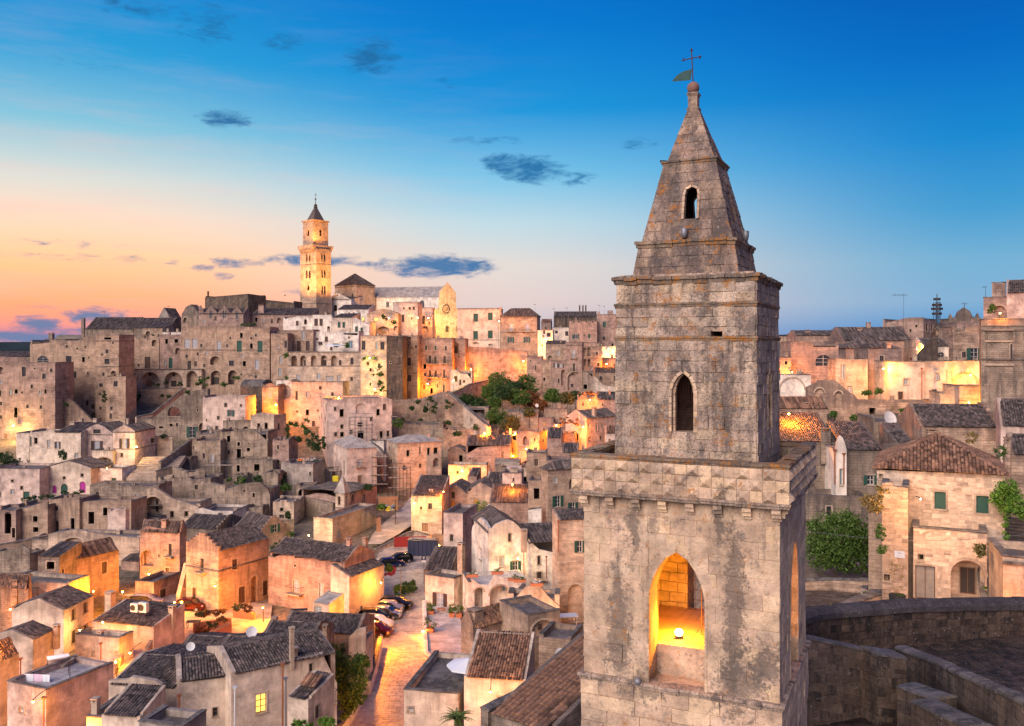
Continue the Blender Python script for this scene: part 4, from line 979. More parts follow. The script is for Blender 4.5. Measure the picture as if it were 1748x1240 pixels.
    for c in ch:
        cx_, cy_, cw, chh = c[:4]; back = c[4] if len(c) > 4 else .3
        Cc = Hs.C + Hs.ev * (wr * back); d = Vector(((gx_(cx_) - CX) / F, 1, (HY - gy_(cy_)) / F)); t = Vector((Cc.x, Cc.y, 0)).dot(Hs.ev) / d.dot(Hs.ev)
        q = d * t - Hs.C; lx, lz = q.dot(Hs.eu), q.z; w = max(.28, cw / zn[2] / F * t) / 2; h = max(.6, chh / zn[2] / F * t); ly = wr * back
        m2 = MB(); m2.box((lx - w, ly - w, lz - h - 1.5), (lx + w, ly + w, lz - .34)); m2.box((lx - w - .05, ly - w - .05, lz - .34), (lx + w + .05, ly + w + .05, lz - .27))
        for ax, ay in ((-1, -1), (1, -1), (-1, 1), (1, 1)): m2.box((lx + ax * w * .75 - .06, ly + ay * w * .75 - .06, lz - .27), (lx + ax * w * .75 + .06, ly + ay * w * .75 + .06, lz - .09))
        m2.box((lx - w - .06, ly - w - .06, lz - .09), (lx + w + .06, ly + w + .06, lz)); m2.build('chimney', 'trim' if mat.startswith('pl') else mat, rf or root)
    return Hs
def wall(label, pts, mat='tuff', th=.45, h=None, name='stone_wall', cat='wall', cap='coping', capw=.06, caph=.14, fd=3, kind='thing', rough=0, stones=0, blocks=0):
    """a free standing or retaining wall along pts = [(x, y of its top, depth[, height])]"""
    q = [P(gx_(p[0]), gy_(p[1]), p[2]) for p in pts]; root = empty(name, (q[0].x, q[0].y, q[0].z), 0, label, cat, kind=kind); o = q[0]; q = [p - o for p in q]
    mb = MB(); cp = MB(); res = []
    for i in range(len(q) - 1):
        a, b = q[i], q[i + 1]; ha = pts[i][3] if len(pts[i]) > 3 else h or 3; hb = pts[i + 1][3] if len(pts[i + 1]) > 3 else h or 3
        d = Vector((b.x - a.x, b.y - a.y, 0)); L = d.length
        if L < .01: continue
        d /= L; n = Vector((-d.y, d.x, 0)) * th; 
        if n.y < 0 or (abs(d.x) < .3 and n.x > 0): n = -n
        if blocks:
            nn = n.normalized(); sl = (b.z - a.z) / L
            fb = lambda s, z, dd, a=a, d=d, nn=nn, sl=sl: tuple(a + d * s + nn * dd + Vector((0, 0, z + sl * s)))
            nr = max(2, int(blocks / .36)); ashlar(fb, .01, L - .01, -blocks, -.01, nr, .45, .95, [], mat, root, .03)
        n_ = max(1, int(L / 1.2))
        for j in range(n_):
            t0, t1 = j / n_, (j + 1) / n_; A_, B_ = a.lerp(b, t0), a.lerp(b, t1); h0, h1 = ha + (hb - ha) * t0, ha + (hb - ha) * t1
            jz = hr.uniform(-1, 1) * rough
            A_ = A_ + Vector((0, 0, jz)); B_ = B_ + Vector((0, 0, jz))
            v = [A_ - Vector((0, 0, h0 + fd)), B_ - Vector((0, 0, h1 + fd)), B_ + n - Vector((0, 0, h1 + fd)), A_ + n - Vector((0, 0, h0 + fd)), A_, B_, B_ + n, A_ + n]
            k = len(mb.v); mb.v += [tuple(p) for p in v]
            for f in ((4, 5, 6, 7), (0, 1, 5, 4), (2, 3, 7, 6)) + (((1, 2, 6, 5),) if j == n_ - 1 or rough else ()) + (((3, 0, 4, 7),) if j == 0 or rough else ()): mb.f.append(tuple(k + x for x in f)); mb.mi.append(0)
        if cap:
            n_ = max(1, int(L / .55)); nn = n.normalized()
            for j in range(n_):
                A_, B_ = a.lerp(b, j / n_) + d * .006, a.lerp(b, (j + 1) / n_) - d * .006; u = Vector((0, 0, hr.uniform(-.015, .015)))
                w0, w1 = -nn * capw, n + nn * capw; c2 = Vector((0, 0, caph)); c1 = Vector((0, 0, caph * .55))
                ring = [(w0, 0), (w0, 1), (w0 * .2 + w1 * .2, 2), (w0 * .2 + w1 * .8, 2), (w1, 1), (w1, 0)]
                pz = {0: Vector((0, 0, .004)), 1: c1, 2: c2}
                va = [A_ + w + pz[z] + u for w, z in ring]; vb = [B_ + w + pz[z] + u for w, z in ring]
                if stones and len(res) < stones:
                    v = va + vb; me = bpy.data.meshes.new('coping_stone'); me.from_pydata([tuple(x) for x in v], [], [(0, 1, 2, 3, 4, 5), (11, 10, 9, 8, 7, 6)] + [(x, x + 1, x + 7, x + 6) for x in range(5)]); me.materials.append(M[cap]); res.append(link('coping_stone', me, root)); continue
                k = len(cp.v); cp.v += [tuple(x) for x in va + vb]
                for f in [(0, 1, 2, 3, 4, 5), (11, 10, 9, 8, 7, 6)] + [(x, x + 1, x + 7, x + 6) for x in range(5)]: cp.f.append(tuple(k + x for x in f)); cp.mi.append(0)
    mb.build('wall_body', mat, root); 
    if cap and cp.f: cp.build('coping', cap, root)['kind'] = 'stuff'
    return root
def relief(Hs, fc, s0, s1, z0, z1, mat, n_ind, bh=.29, lmin=.35, lmax=.75):
    """separate stones laid over a near wall: the first n_ind courses' worth as parts, the rest joined"""
    zs = z1 - z0; rows = int(zs / bh); hl = [h for h in Hs.holes[fc]]; k = rows
    r = int(n_ind / max(1, (s1 - s0) / ((lmin + lmax) / 2))); r = min(rows, r); zc = z1 - r * bh
    if r: ashlar(Hs.fn[fc], s0, s1, zc, z1, r, lmin, lmax, hl, mat, Hs.root, .02)
    if rows > r: m = MB(); ashlar(Hs.fn[fc], s0, s1, z0, zc, rows - r, lmin, lmax, hl, mat, m, .02); o = m.build('lower_stones', mat, Hs.root, uv=False); o['kind'] = 'stuff'
def stairs(label, bot, top, width, n, mat='trim', side=None, name='stone_stairs', cat='stairs', steps_each=True, wallh=.9):
    """straight flight; bot/top = (x, y, depth) of the middle of its lowest and highest tread"""
    A_, B_ = P(gx_(bot[0]), gy_(bot[1]), bot[2]), P(gx_(top[0]), gy_(top[1]), top[2]); root = empty(name, A_, 0, label, cat); d = B_ - A_; r = Vector((d.x, d.y, 0)); L = r.length; r /= L; sd_ = Vector((r.y, -r.x, 0)) * width / 2
    for i in range(n):
        a = r * (L * i / n); b = r * (L * (i + 1) / n + .03); z1 = d.z * (i + 1) / n + hr.uniform(-.01, .01); z0 = min(-1.5, d.z - 3) if d.z < 0 else -1.5
        v = [a - sd_, a + sd_, b + sd_, b - sd_]; m = MB(); k = [tuple(p + Vector((0, 0, z1 - 1.2 if i else -2))) for p in v] + [tuple(p + Vector((0, 0, z1))) for p in v]; m.v = k
        for f in ((4, 5, 6, 7), (0, 1, 5, 4), (1, 2, 6, 5), (3, 0, 4, 7), (2, 3, 7, 6)): m.f.append(f); m.mi.append(0)
        m.build('step', mat, root)
    if side:
        for sg in (-1, 1):
            if sg < 0 and 'l' not in side or sg > 0 and 'r' not in side: continue
            m = MB(); o = sd_ * sg; o2 = o + sd_.normalized() * sg * .35; up = Vector((0, 0, wallh)); dn = Vector((0, 0, -4))
            for a, b in ((Vector((0, 0, 0)), d),):
                v = [a + o + dn, b + o + dn, b + o2 + dn, a + o2 + dn, a + o + up, b + o + up, b + o2 + up, a + o2 + up]; m.v = [tuple(p) for p in v]
                for f in ((4, 5, 6, 7), (0, 1, 5, 4), (1, 2, 6, 5), (3, 0, 4, 7), (2, 3, 7, 6)): m.f.append(f); m.mi.append(0)
            m.build('side_wall', 'tuff', root)
    return root
def lamp(x, y, label, power=300, D=None, style='wall', color=(1, .46, .10), off=2.8, post=0, group=None):
    LAMPS.append((gx_(x), gy_(y), label, power * 2.3, D, style, color, off, post))
# ------------------------------------------------------------------ upper left: the great wall of houses (zone 1)
zone(1)
house('long blank tuff block with five small windows at the left edge of the town', 307, 800, 455, xl=-40, wr=9, a=3, pL=[(-40, 420), (120, 425), (165, 452), (235, 457), (307, 457)], mat='tuff_pink', fd=8,
      op='w 133 505 22 55;o 90 615 18 25;o 177 587 12 20;o 254 615 13 25;w 245 530 20 30;o 88 732 20 55;o 194 487 12 8;D 33 880 18 60', ledge=None)
house('dark tiled roof low behind the long blank block at the left edge', 200, 470, 422, xl=-60, wr=10, a=3, roof='gx', rise=1.6, mat='tuff_grey')
house('tall weathered block with an arched lunette window and dark patches on its wall', 540, 790, 330, xl=167, wr=9, a=3, D=248, mat='tuff', fd=8, pL=[(167, 350), (240, 347), (275, 343), (350, 325), (375, 332), (462, 330), (462, 312), (540, 300)],
      op='u 238 437 58 40;w 383 441 30 46;w 412 522 28 36;o 490 515 10 15;o 375 622 25 20;o 517 700 14 22;o 347 533 15 20;o 495 427 8 8;A 525 745 34 24')
house('house front under a low pediment with four small windows, left of the terrace arcade', 662, 780, 300, xl=532, wr=9, a=3, D=244, mat='tuff', fd=8, pL=[(532, 300), (560, 280), (592, 270), (630, 288), (662, 302)], ledge=[335, 478],
      op='w 596 392 16 22;w 596 448 28 30;w 563 580 20 20;o 600 320 40 12')
house('square block with plum door and ragged parapet above the first arches', 886, 500, 318, xl=662, wr=7, a=2, D=268, mat='tuff', fd=10, pL=[(662, 300), (690, 296), (745, 290), (757, 316), (885, 320)],
      op='o 706 346 18 18;o 708 455 18 20;C 822 455 32 66')
house('block with one dark door above the middle arches, flat roof terrace on top', 1010, 500, 300, xl=887, wr=7, a=2, D=268, mat='tuff_pink', fd=10, op='o 982 334 20 20;c 950 457 22 58')
h_ = house('terrace arcade of four round arches with plants under a long railing', 1122, 600, 492, xl=690, wr=5.5, a=2, D=261, mat='tuff_pale', fd=6, niche=2.2, cat='arcade', name='arcade', ledge=[494],
      op='A 731 553 62 94;A 837 552 104 90;A 965 552 100 90;A 1068 547 60 92;D 813 573 30 34;d 951 573 30 34;o 818 522 14 16;o 952 524 14 16;d 712 570 20 50;d 1058 572 26 34')
house('rounded stone bastion with a single window below the terrace railing', 700, 800, 532, xl=590, xr=None, wr=6, a=4, D=240, mat='tuff', fd=6, op='w 644 573 22 30', pL=[(590, 545), (610, 532), (650, 527), (700, 532)])
wall('high retaining wall with tufts of plants below the four arches', [(690, 600, 257, 26), (860, 602, 257, 26), (1030, 600, 257, 24)], mat='tuff', h=20, th=1)
wall('long sloping parapet of the ramp below the arcade', [(760, 760, 236, 6), (850, 742, 240, 7), (930, 680, 246, 10), (1028, 600, 254, 16)], mat='tuff_pale', th=.6, caph=.3)
house('cave front with a broad dark arch and a blue door between green shutters', 1160, 870, 770, xl=788, wr=6, a=3, D=232, th=1.2, mat='ruin', fd=6, pL=[(788, 770), (850, 765), (930, 700), (1000, 645), (1040, 615), (1160, 600)],
      op='a 970 727 70 52;o 897 815 25 12;o 953 802 18 16;s 1070 842 30 62;A 1128 815 40 50;o 1100 720 8 14', cat='cave house', name='cave_house')
house('blank wall carrying an outside stair that slopes down rightward', 522, 795, 775, xl=310, wr=4, a=3, D=236, th=.9, mat='tuff', pL=[(310, 655), (385, 655), (410, 675), (470, 735), (522, 785)], fd=5, op='o 372 684 12 8')
house('pink house with small stepped gable and brown shutters open on a lit window', 628, 990, 850, xl=450, wr=10, a=6, mat='plaster_pink', roof='gy', rise=2.4, pL=[(450, 848), (472, 832), (500, 812), (540, 797), (580, 812), (606, 833), (628, 848)], ledge=858,
      op='w 540 838 40 22;S 540 916 32 50', ch=[(408, 782, 24, 55, .4), (453, 762, 18, 40, .8)])
house('square pink house with rusty shutters right of the small stepped gable', 751, 1075, 838, xl=629, wr=9, a=6, D=196, mat='plaster_pink', roof='gy', rise=1.6, pL=[(629, 836), (650, 822), (690, 802), (728, 820), (751, 836)], ledge=[845, 938],
      op='S 694 905 28 54;e 706 1072 24 32', ch=[(695, 765, 12, 50, .6), (712, 765, 12, 50, .6)])
house('vaulted undercroft with a wide arch and rusty pipe below the pink gable', 628, 1070, 945, xl=515, wr=4, a=6, D=195.5, mat='plaster', op='A 580 1012 92 60', niche=2)
stairs('red carpeted outside stair beside the wide arch', (545, 1045, 197), (492, 975, 203), 1.4, 10, mat='pipe_rust')
house('pale house with brown shutters under a grey tiled roof left of the pink gable', 450, 1005, 845, xl=303, wr=9, a=6, mat='plaster', roof='sx', rise=1.6, op='S 321 914 16 38', ch=[(533, 765, 20, 40, 1.0)])
house('cream plaster wall with an arched green door behind the lamp', 303, 945, 838, xl=165, wr=6, a=6, mat='plaster', pL=[(165, 845), (303, 828)], op='G 170 893 12 58;k 270 908 14 44')
house('small cream box house beside the lit wall at the left edge', 162, 935, 848, xl=90, wr=6, a=6, mat='plaster', op='')
house('plain plaster house with a green door at the left edge under the dark bush', 220, 1225, 1048, xl=-60, wr=9, a=4, mat='plaster_pink', op='c 147 1200 34 54;o 120 1152 15 20', ch=[])
house('low gabled house with magenta and green arched doors', 506, 1200, 1050, xl=221, wr=9, a=4, mat='plaster', roof='gy', rise=1.5, pL=[(221, 1052), (255, 1040), (330, 1018), (382, 1004), (430, 1016), (470, 1030), (506, 1045)],
      op='m 304 1160 24 42;G 358 1160 38 62;m 460 1148 34 64;G 436 1150 12 60;o 457 1082 15 18;o 357 1097 15 15')
house('small flat white house with a dark door below the undercroft', 680, 1155, 1045, xl=508, wr=6, a=6, D=185, mat='plaster_white', op='c 634 1123 24 50;a 547 1143 22 34')
wall('garden terrace wall with iron rail and green tufts right of the pink houses', [(752, 870, 206, 8), (960, 868, 206, 8)], mat='plaster', th=.6)
stairs('wide shallow stone steps climbing between garden walls', (830, 1100, 184), (920, 975, 200), 9, 12)
wall('rubble wall beside the wide steps', [(880, 1010, 190, 4), (1000, 925, 203, 5), (1060, 880, 210, 5)], mat='ruin', th=.6, rough=.3)
house('ruined vaulted house with one square window below the wide steps', 1150, 1200, 1100, xl=885, wr=8, a=3, mat='ruin', pL=[(885, 1128), (940, 1100), (1000, 1092), (1070, 1098), (1150, 1105)], op='o 1047 1145 20 22')
house('broad rubble wall left of the vaulted ruin with a dark half arch at its foot', 885, 1260, 1140, xl=500, wr=6, a=3, mat='ruin', rag=.8, D=172, op='A 858 1222 84 50')
# ------------------------------------------------------------------ skyline of the upper left
house('long low grey roof on the skyline beside a square chimney at its left end', 740, 300, 268, xl=472, wr=14, a=4, D=300, roof='gx', rise=4.2, mat='tuff_grey', ch=[(464, 205, 16, 90, .1)], fd=8, near=False)
house('second long grey roof on the skyline, right of the chimneyed one', 935, 300, 262, xl=745, wr=14, a=4, D=298, roof='gx', rise=3.6, mat='tuff_grey', fd=8, near=False)
house('low flat house with a tall square chimney at the left end of the ridge', 360, 352, 325, xl=247, wr=8, a=4, D=272, mat='tuff_grey', ch=[(287, 288, 22, 36, .5)], fd=8)
house('grey house with pale gable end on the skyline before the bigger gable', 945, 290, 205, xl=882, xr=1010, a=14, D=312, roof='gy', rise=3.5, mat='plaster_grey', fd=8)
house('big grey gabled house on the skyline at the left end of the cathedral hill', 1108, 290, 185, xl=1012, xr=1150, a=20, D=308, roof='gy', rise=3, mat='tuff_grey', fd=8, pL=[(1012, 185), (1035, 145), (1062, 130), (1085, 150), (1108, 185)])
house('grey tiled roofs stepping down behind the plum door block', 905, 345, 262, xl=800, wr=8, a=5, D=284, roof='sx', rise=2, mat='tuff', near=False)
house('flat terrace house with greenery and a white parapet on the ridge', 1010, 330, 285, xl=905, wr=7, a=5, D=280, mat='plaster_white')
# ------------------------------------------------------------------ zone 2: below the cathedral
zone(2)
house('three pointed gables side by side, each with an arched window', 278, 860, 770, xl=30, wr=8, a=3, D=300, mat='tuff_pink', fd=6, roof='gx', rise=2, pL=[(30, 735), (40, 722), (62, 765), (98, 722), (135, 765), (172, 722), (210, 768), (243, 725), (278, 772)],
      op='u 98 772 16 44;u 172 774 16 44;u 243 778 16 44', near=False)
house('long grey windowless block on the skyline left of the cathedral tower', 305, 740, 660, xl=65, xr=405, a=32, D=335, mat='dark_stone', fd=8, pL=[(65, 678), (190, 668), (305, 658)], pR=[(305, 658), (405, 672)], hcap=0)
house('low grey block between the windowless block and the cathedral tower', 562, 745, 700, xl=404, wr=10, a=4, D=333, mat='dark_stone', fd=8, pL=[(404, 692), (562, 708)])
house('long low house with grey tiled roof below the cathedral tower', 660, 860, 775, xl=318, wr=9, a=3, D=306, roof='sx', rise=2.6, mat='tuff_pink', near=False, ch=[(382, 720, 30, 60, .3)])
house('four storey block with tall green shutters and arches at its foot', 425, 1175, 845, xl=-68, wr=9, a=2, D=262, mat='tuff', fd=6, pL=[(-68, 812), (0, 835), (120, 838), (300, 842), (425, 850)], ledge=[972],
      op='g 142 950 22 56;c 256 950 28 62;c 372 952 28 62;o 205 905 9 14;o 322 905 9 14;A 122 1030 58 50;w 212 1045 28 30;o 284 1047 18 28;g 355 1053 22 50;A 125 1126 58 80;A 220 1124 55 80;d 117 1143 36 40;d 208 1150 22 30;g -34 935 30 50;g 8 935 30 50;d -22 1060 20 55', niche=1.4)
house('narrow facade with small windows left of the loggia', 524, 1140, 880, xl=432, wr=8, a=3, D=262, mat='tuff', fd=6, op='k 487 1027 16 40;k 482 1095 20 44;k 472 952 10 15;w 515 940 16 40')
house('pale house with two pedimented windows over the loggia roof', 668, 990, 858, xl=430, wr=7, a=3, D=267, mat='tuff', fd=6, pL=[(430, 870), (668, 858)], op='C 588 950 22 58;C 637 948 22 56;k 612 890 20 50')
house('white house with two tall windows and a parasol terrace above the loggia', 920, 990, 868, xl=668, wr=7, a=3, D=268, mat='plaster_white', fd=6, pL=[(668, 868), (835, 872), (838, 885), (920, 890)], op='e 876 942 22 42;w 708 935 20 16;w 690 910 10 10')
house('loggia of five arches with a parapet terrace and windows below', 932, 1150, 982, xl=524, wr=6, a=3, D=257, mat='tuff_pale', fd=6, ledge=[984, 1062], op='A 561 1032 32 58;A 611 1032 32 58;A 670 1032 32 58;A 726 1032 32 58;A 783 1032 32 58;D 561 1042 18 38;d 618 1045 16 34;d 726 1045 18 34;w 818 1042 14 28;w 883 1033 16 36;g 583 1127 18 34;g 698 1118 18 34;k 810 1128 18 34;k 760 1130 40 26;w 882 1133 14 22', name='loggia', cat='loggia', niche=1.3)
house('white cube with brown shutters high under the cathedral tower', 770, 868, 775, xl=662, wr=8, a=8, D=296, mat='plaster_white', op='C 684 817 18 38;C 712 817 16 38', fd=6)
house('low wide white wall below the cathedral tower', 664, 850, 790, xl=500, wr=6, a=4, D=298, mat='plaster_white', fd=6, pL=[(500, 800), (590, 783), (664, 785)])
house('cream house with two small green shutters and a grey pitched roof', 886, 880, 790, xl=772, wr=10, a=6, D=293, roof='sx', rise=1.6, mat='plaster', fd=6, op='c 812 831 13 30;c 838 832 13 30', near=False)
house('white house with green shutters beside the cream one', 980, 890, 815, xl=888, wr=8, a=6, D=290, mat='plaster_white', fd=6, op='c 909 862 14 42;c 938 864 12 34', pL=[(888, 795), (905, 790), (940, 815), (980, 830)])
house('wide white facade with small windows right below the nave', 975, 840, 745, xl=800, wr=9, a=5, D=316, roof='sx', rise=2, mat='plaster_white', fd=6, near=False, op='w 868 770 8 14;w 893 770 8 14;W 945 800 12 24;w 820 778 8 10')
house('tan gabled house with a flower balcony and low arch beside the lamp', 1140, 880, 770, xl=968, wr=8, a=5, D=300, roof='gy', rise=1.6, mat='tuff_pale', fd=6, op='W 1018 800 22 18;A 1058 860 66 40;A 1130 850 30 26;w 1075 800 14 16', near=False)
house('pink flat block with a dark door above the arches, right of the tan gable', 1250, 870, 705, xl=1142, wr=8, a=5, D=302, mat='plaster_pink', fd=6, op='w 1168 795 12 40;w 1205 740 12 14')
house('tall tan house with climbing vines and two balconies of plants', 1076, 1300, 892, xl=932, wr=8, a=4, D=254, mat='tuff_pale', fd=8, op='w 948 945 20 50;e 1021 948 13 44;w 1053 948 22 44;o 987 1082 12 18;o 985 1162 8 14;w 1000 1085 6 6')
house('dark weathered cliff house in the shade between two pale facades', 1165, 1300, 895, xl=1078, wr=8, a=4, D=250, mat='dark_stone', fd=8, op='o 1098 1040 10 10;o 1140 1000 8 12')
house('small chapel front with a pediment beside the bright lamp', 472, 1330, 1165, xl=383, wr=6, a=4, D=238, mat='tuff', fd=5, pL=[(383, 1172), (428, 1155), (472, 1172)], op='k 426 1220 20 34', ledge=1178, name='chapel', cat='chapel')
house('grey vaulted stone house left of the small chapel front', 384, 1300, 1175, xl=262, wr=9, a=4, D=242, mat='dark_stone', roof='vx', rise=1.8, roofmat='coping', fd=5)
house('white rounded niche house with a blue shuttered window right of the chapel', 546, 1280, 1140, xl=462, wr=6, a=4, D=243, mat='plaster_white', fd=6, op='A 510 1205 60 70;k 508 1207 22 34', niche=.5)
house('long low terrace house with three windows above the white three storey block', 832, 1420, 1150, xl=546, wr=7, a=4, D=240, mat='tuff_pale', fd=5, op='w 575 1225 12 50;k 638 1217 20 32;w 775 1220 14 26')
# cathedral: bell tower, lantern, nave and front
def octo(): pass
ct = house('tall floodlit cathedral bell tower with double arched windows and a dark pyramid cap', 685, 770, 405, xl=595, xr=767, a=42, D=345, mat='tuff', name='cathedral_tower', cat='bell tower', fd=8, ledge=[492, 712],
      op='p 631 458 10 42;p 648 458 10 42;p 631 548 10 46;p 648 548 10 46;p 640 625 14 30;p 717 458 10 42;p 731 458 10 42;p 718 548 10 46;p 733 548 10 46;p 719 638 10 50;p 733 638 10 50')
def upper_tier():
    r = ct.root; wl, wr, H = ct.wl, ct.wr, ct.H; cx_, cy = -wl / 2, wr / 2; m = MB()
    h = (wl + wr) / 4; print('cath', wl, wr)
    m.frust(H - .1, h + .1, H + .5, h + .5, (cx_, cy)); m.frust(H + .5, h + .5, H + 1.5, h + .5, (cx_, cy)); 
    for s in range(-6, 7): m.box((cx_ + s * h / 6.5 - .15, cy - h - .4, H - .9), (cx_ + s * h / 6.5 + .15, cy - h, H + .3)); m.box((cx_ + h, cy + s * h / 6.5 - .15, H - .9), (cx_ + h + .4, cy + s * h / 6.5 + .15, H + .3))
    m.build('gallery', 'tuff', r); m = MB(); k = F / ct.D; S = lambda px: px / 3.262 / k
    zt = H + S(405 - 248); hh = h * .79
    for sd_ in range(4):
        def f(s, z, d, sd_=sd_): y = -(hh - d); p = {0: (s, y), 1: (-y, s), 2: (-s, -y), 3: (y, -s)}[sd_]; return (p[0] + cx_, p[1] + cy, z)
        slab(m, [(-hh + .01, H + 1), (hh - .01, H + 1), (hh - .01, zt), (-hh + .01, zt)], [arch_pts(-.7 if sd_ else -.9, .7, H + 1 + S(60), H + 1 + S(98), 'round', 6)] if sd_ in (0, 1) else [], f, .6)
    m.frust(zt, hh + .35, zt + .5, hh + .45, (cx_, cy)); m.build('upper_storey', 'tuff', r); m = MB()
    m.frust(zt + .5, hh * .72, zt + S(50), hh * .38, (cx_, cy)); m.frust(zt + S(50), hh * .38, zt + S(84), hh * .12, (cx_, cy)); m.build('spire', 'tile', r); m = MB()
    m.lathe([(hh * .16, zt + S(80)), (hh * .24, zt + S(84)), (hh * .16, zt + S(90)), (hh * .2, zt + S(97)), (.12, zt + S(106)), (.1, zt + S(125)), (.3, zt + S(128)), (.3, zt + S(134)), (.06, zt + S(138)), (.06, zt + S(166))], (cx_, cy, 0), 8); m.box((cx_ - .8, cy - .08, zt + S(155)), (cx_ + .8, cy + .08, zt + S(157))); m.build('finial', 'dark_stone', r)
upper_tier()
ln = house('square cathedral lantern with a low pyramid roof and a carved cornice', 908, 700, 607, xl=788, xr=1012, a=36, D=362, mat='tuff_pale', roof='p', rise=5.2, name='cathedral_lantern', cat='church', fd=6, ledge=[618], near=False, op='w 886 672 10 26;w 930 678 12 20')
house('white gabled transept with an arched door between tower and lantern', 880, 780, 690, xl=768, wr=14, a=12, D=352, mat='plaster_white', fd=6, pL=[(768, 675), (800, 652), (880, 690)], roof='sx', rise=2, op='a 790 737 22 34', near=False, name='transept', cat='church')
zone(3)
house('long white cathedral nave under a grey tiled roof', 226, 400, 284, xl=-195, wr=16, a=12, D=366, mat='plaster_white', roof='gx', rise=3.4, tile='plain', op='u 132 325 24 42;u -60 325 16 30', name='cathedral_nave', cat='church', fd=8, near=False, step=False, pR=[(228, 284), (260, 225), (300, 284)])
fc_ = house('floodlit cathedral front with a steep gable and a rose window', 180, 500, 378, wl=3, xr=367, a=58, D=338, mat='plaster', name='church', cat='church', fd=8, hcap=0,
      pR=[(180, 378), (226, 342), (230, 252), (252, 228), (275, 203), (298, 232), (320, 262), (322, 345), (345, 370), (367, 402)], op='u 206 460 9 34;u 272 462 20 36;u 326 462 8 34')
def rose():
    s, z, t = ray_local(fc_, gx_(266), gy_(352), 'R'); r = 30 / 3.263 / F * t; m = MB()
    for ra in (r, r * .55, r * .2):
        n = 20
        for i in range(n): a0, a1 = 2 * math.pi * i / n, 2 * math.pi * (i + 1) / n; m.tube([(.12, s + ra * math.cos(a0) * .9, z + ra * math.sin(a0)), (.12, s + ra * math.cos(a1) * .9, z + ra * math.sin(a1))], .18, 4, cap=False)
    for i in range(12): a0 = 2 * math.pi * i / 12; m.tube([(.12, s, z), (.12, s + r * .9 * math.cos(a0), z + r * math.sin(a0))], .1, 4)
    m.build('rose_tracery', 'trim', fc_.root); m = MB(); m.poly([(.04, s + r * .88 * math.cos(2 * math.pi * i / 20), z + r * math.sin(2 * math.pi * i / 20)) for i in range(20)]); m.build('rose_glass', 'glass_dark', fc_.root)
rose()
house('pink flat house with plant pots below the nave', 90, 360, 315, xl=-30, wr=8, a=5, D=322, mat='plaster_pink', fd=6, op='w 60 340 8 10;w 75 330 8 10')
house('pale terrace house with two lamps, a dark door and flower pots below the nave', 190, 500, 345, xl=20, wr=7, a=5, D=318, mat='plaster_pink', fd=6, op='d 135 413 26 46;w 28 405 16 30;A 148 470 40 46;w 82 400 16 30')
# ------------------------------------------------------------------ zone 3: palazzi right of the cathedral
house('pale yellow palazzo with four green shuttered windows and a cornice', 568, 570, 348, xl=328, wr=12, a=4, D=318, mat='plaster', fd=8, ledge=[352, 525], op='c 431 400 25 44;c 512 393 25 40;c 430 497 25 44;c 512 493 25 42;A 432 543 30 12;A 512 550 24 10', name='palazzo', cat='palazzo')
house('brown palazzo with balconied windows and a low hipped roof', 772, 570, 392, xl=570, xr=790, a=12, D=314, mat='tuff', roof='h', rise=3, fd=8, near=False, ledge=[398, 482], op='B 628 455 22 42;B 718 455 24 44;s 627 524 18 32;s 716 524 18 32', name='palazzo', cat='palazzo', ch=[(570, 340, 10, 30, .1)])
house('high rust brown retaining wall glowing above two lamps', 718, 770, 585, xl=352, wr=3, a=3, D=268, mat='tuff_pink', fd=8, pL=[(352, 560), (500, 565), (718, 590)], name='retaining_wall', cat='wall')
house('small white house with a lit porch beside the brown palazzo', 860, 600, 470, xl=776, wr=8, a=6, D=306, mat='plaster_white', op='w 838 495 20 20;w 812 480 10 20', fd=6)
house('red roofed cottage on the skyline between the palazzi', 850, 500, 425, xl=795, wr=8, a=6, D=335, mat='tuff_pink', roof='gx', rise=1.2, tile='tile_warm', near=False, fd=6, op='')
house('white flat house with a long dark window below the skyline', 950, 520, 455, xl=858, wr=8, a=6, D=325, mat='plaster_white', fd=6, op='w 938 488 16 24;w 880 480 14 12')
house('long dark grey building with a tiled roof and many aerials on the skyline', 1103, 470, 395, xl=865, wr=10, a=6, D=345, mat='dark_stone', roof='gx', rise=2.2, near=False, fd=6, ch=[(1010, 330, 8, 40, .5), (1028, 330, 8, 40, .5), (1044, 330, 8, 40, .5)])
house('square pink block with a row of four tiny windows under its roof', 1107, 600, 418, xl=952, wr=9, a=5, D=318, mat='tuff_pink', fd=6, op='w 977 423 10 10;w 1005 423 10 10;w 1048 423 10 10;w 1083 423 10 10;s 987 505 18 24;c 1063 503 14 24', ledge=[540])
house('reddish block with a green shutter against the bell tower', 1240, 600, 382, xl=1106, wr=9, a=5, D=322, mat='tuff_pink', fd=6, op='c 1147 437 18 30;w 1145 515 14 20', ch=[(1115, 365, 14, 22, .3), (1180, 360, 30, 20, .6)])
house('pale house with two balconies of windows left of the lit stair', 108, 860, 500, xl=4, wr=8, a=4, D=258, mat='tuff', fd=6, op='N 42 530 60 50;u 42 558 36 24;b 60 645 20 46;w 62 737 18 36;D 62 830 16 40;w 98 562 12 18')
house('long four storey facade with rows of small balconies beside the orange retaining wall', 300, 835, 515, xl=109, wr=8, a=4, D=262, mat='tuff_pink', fd=6, op='c 155 567 12 24;c 207 568 12 24;w 264 570 12 24;b 175 633 15 44;b 206 636 14 40;b 258 633 14 40;b 177 713 15 38;b 208 712 13 34;b 255 712 12 46;c 254 797 9 50;c 218 780 8 22;a 185 808 14 34')
house('narrow house with one arched balcony window against the orange retaining wall', 372, 800, 517, xl=301, wr=8, a=4, D=266, mat='tuff_pink', fd=6, op='A 320 570 34 60;b 320 578 18 40;u 321 688 14 26')
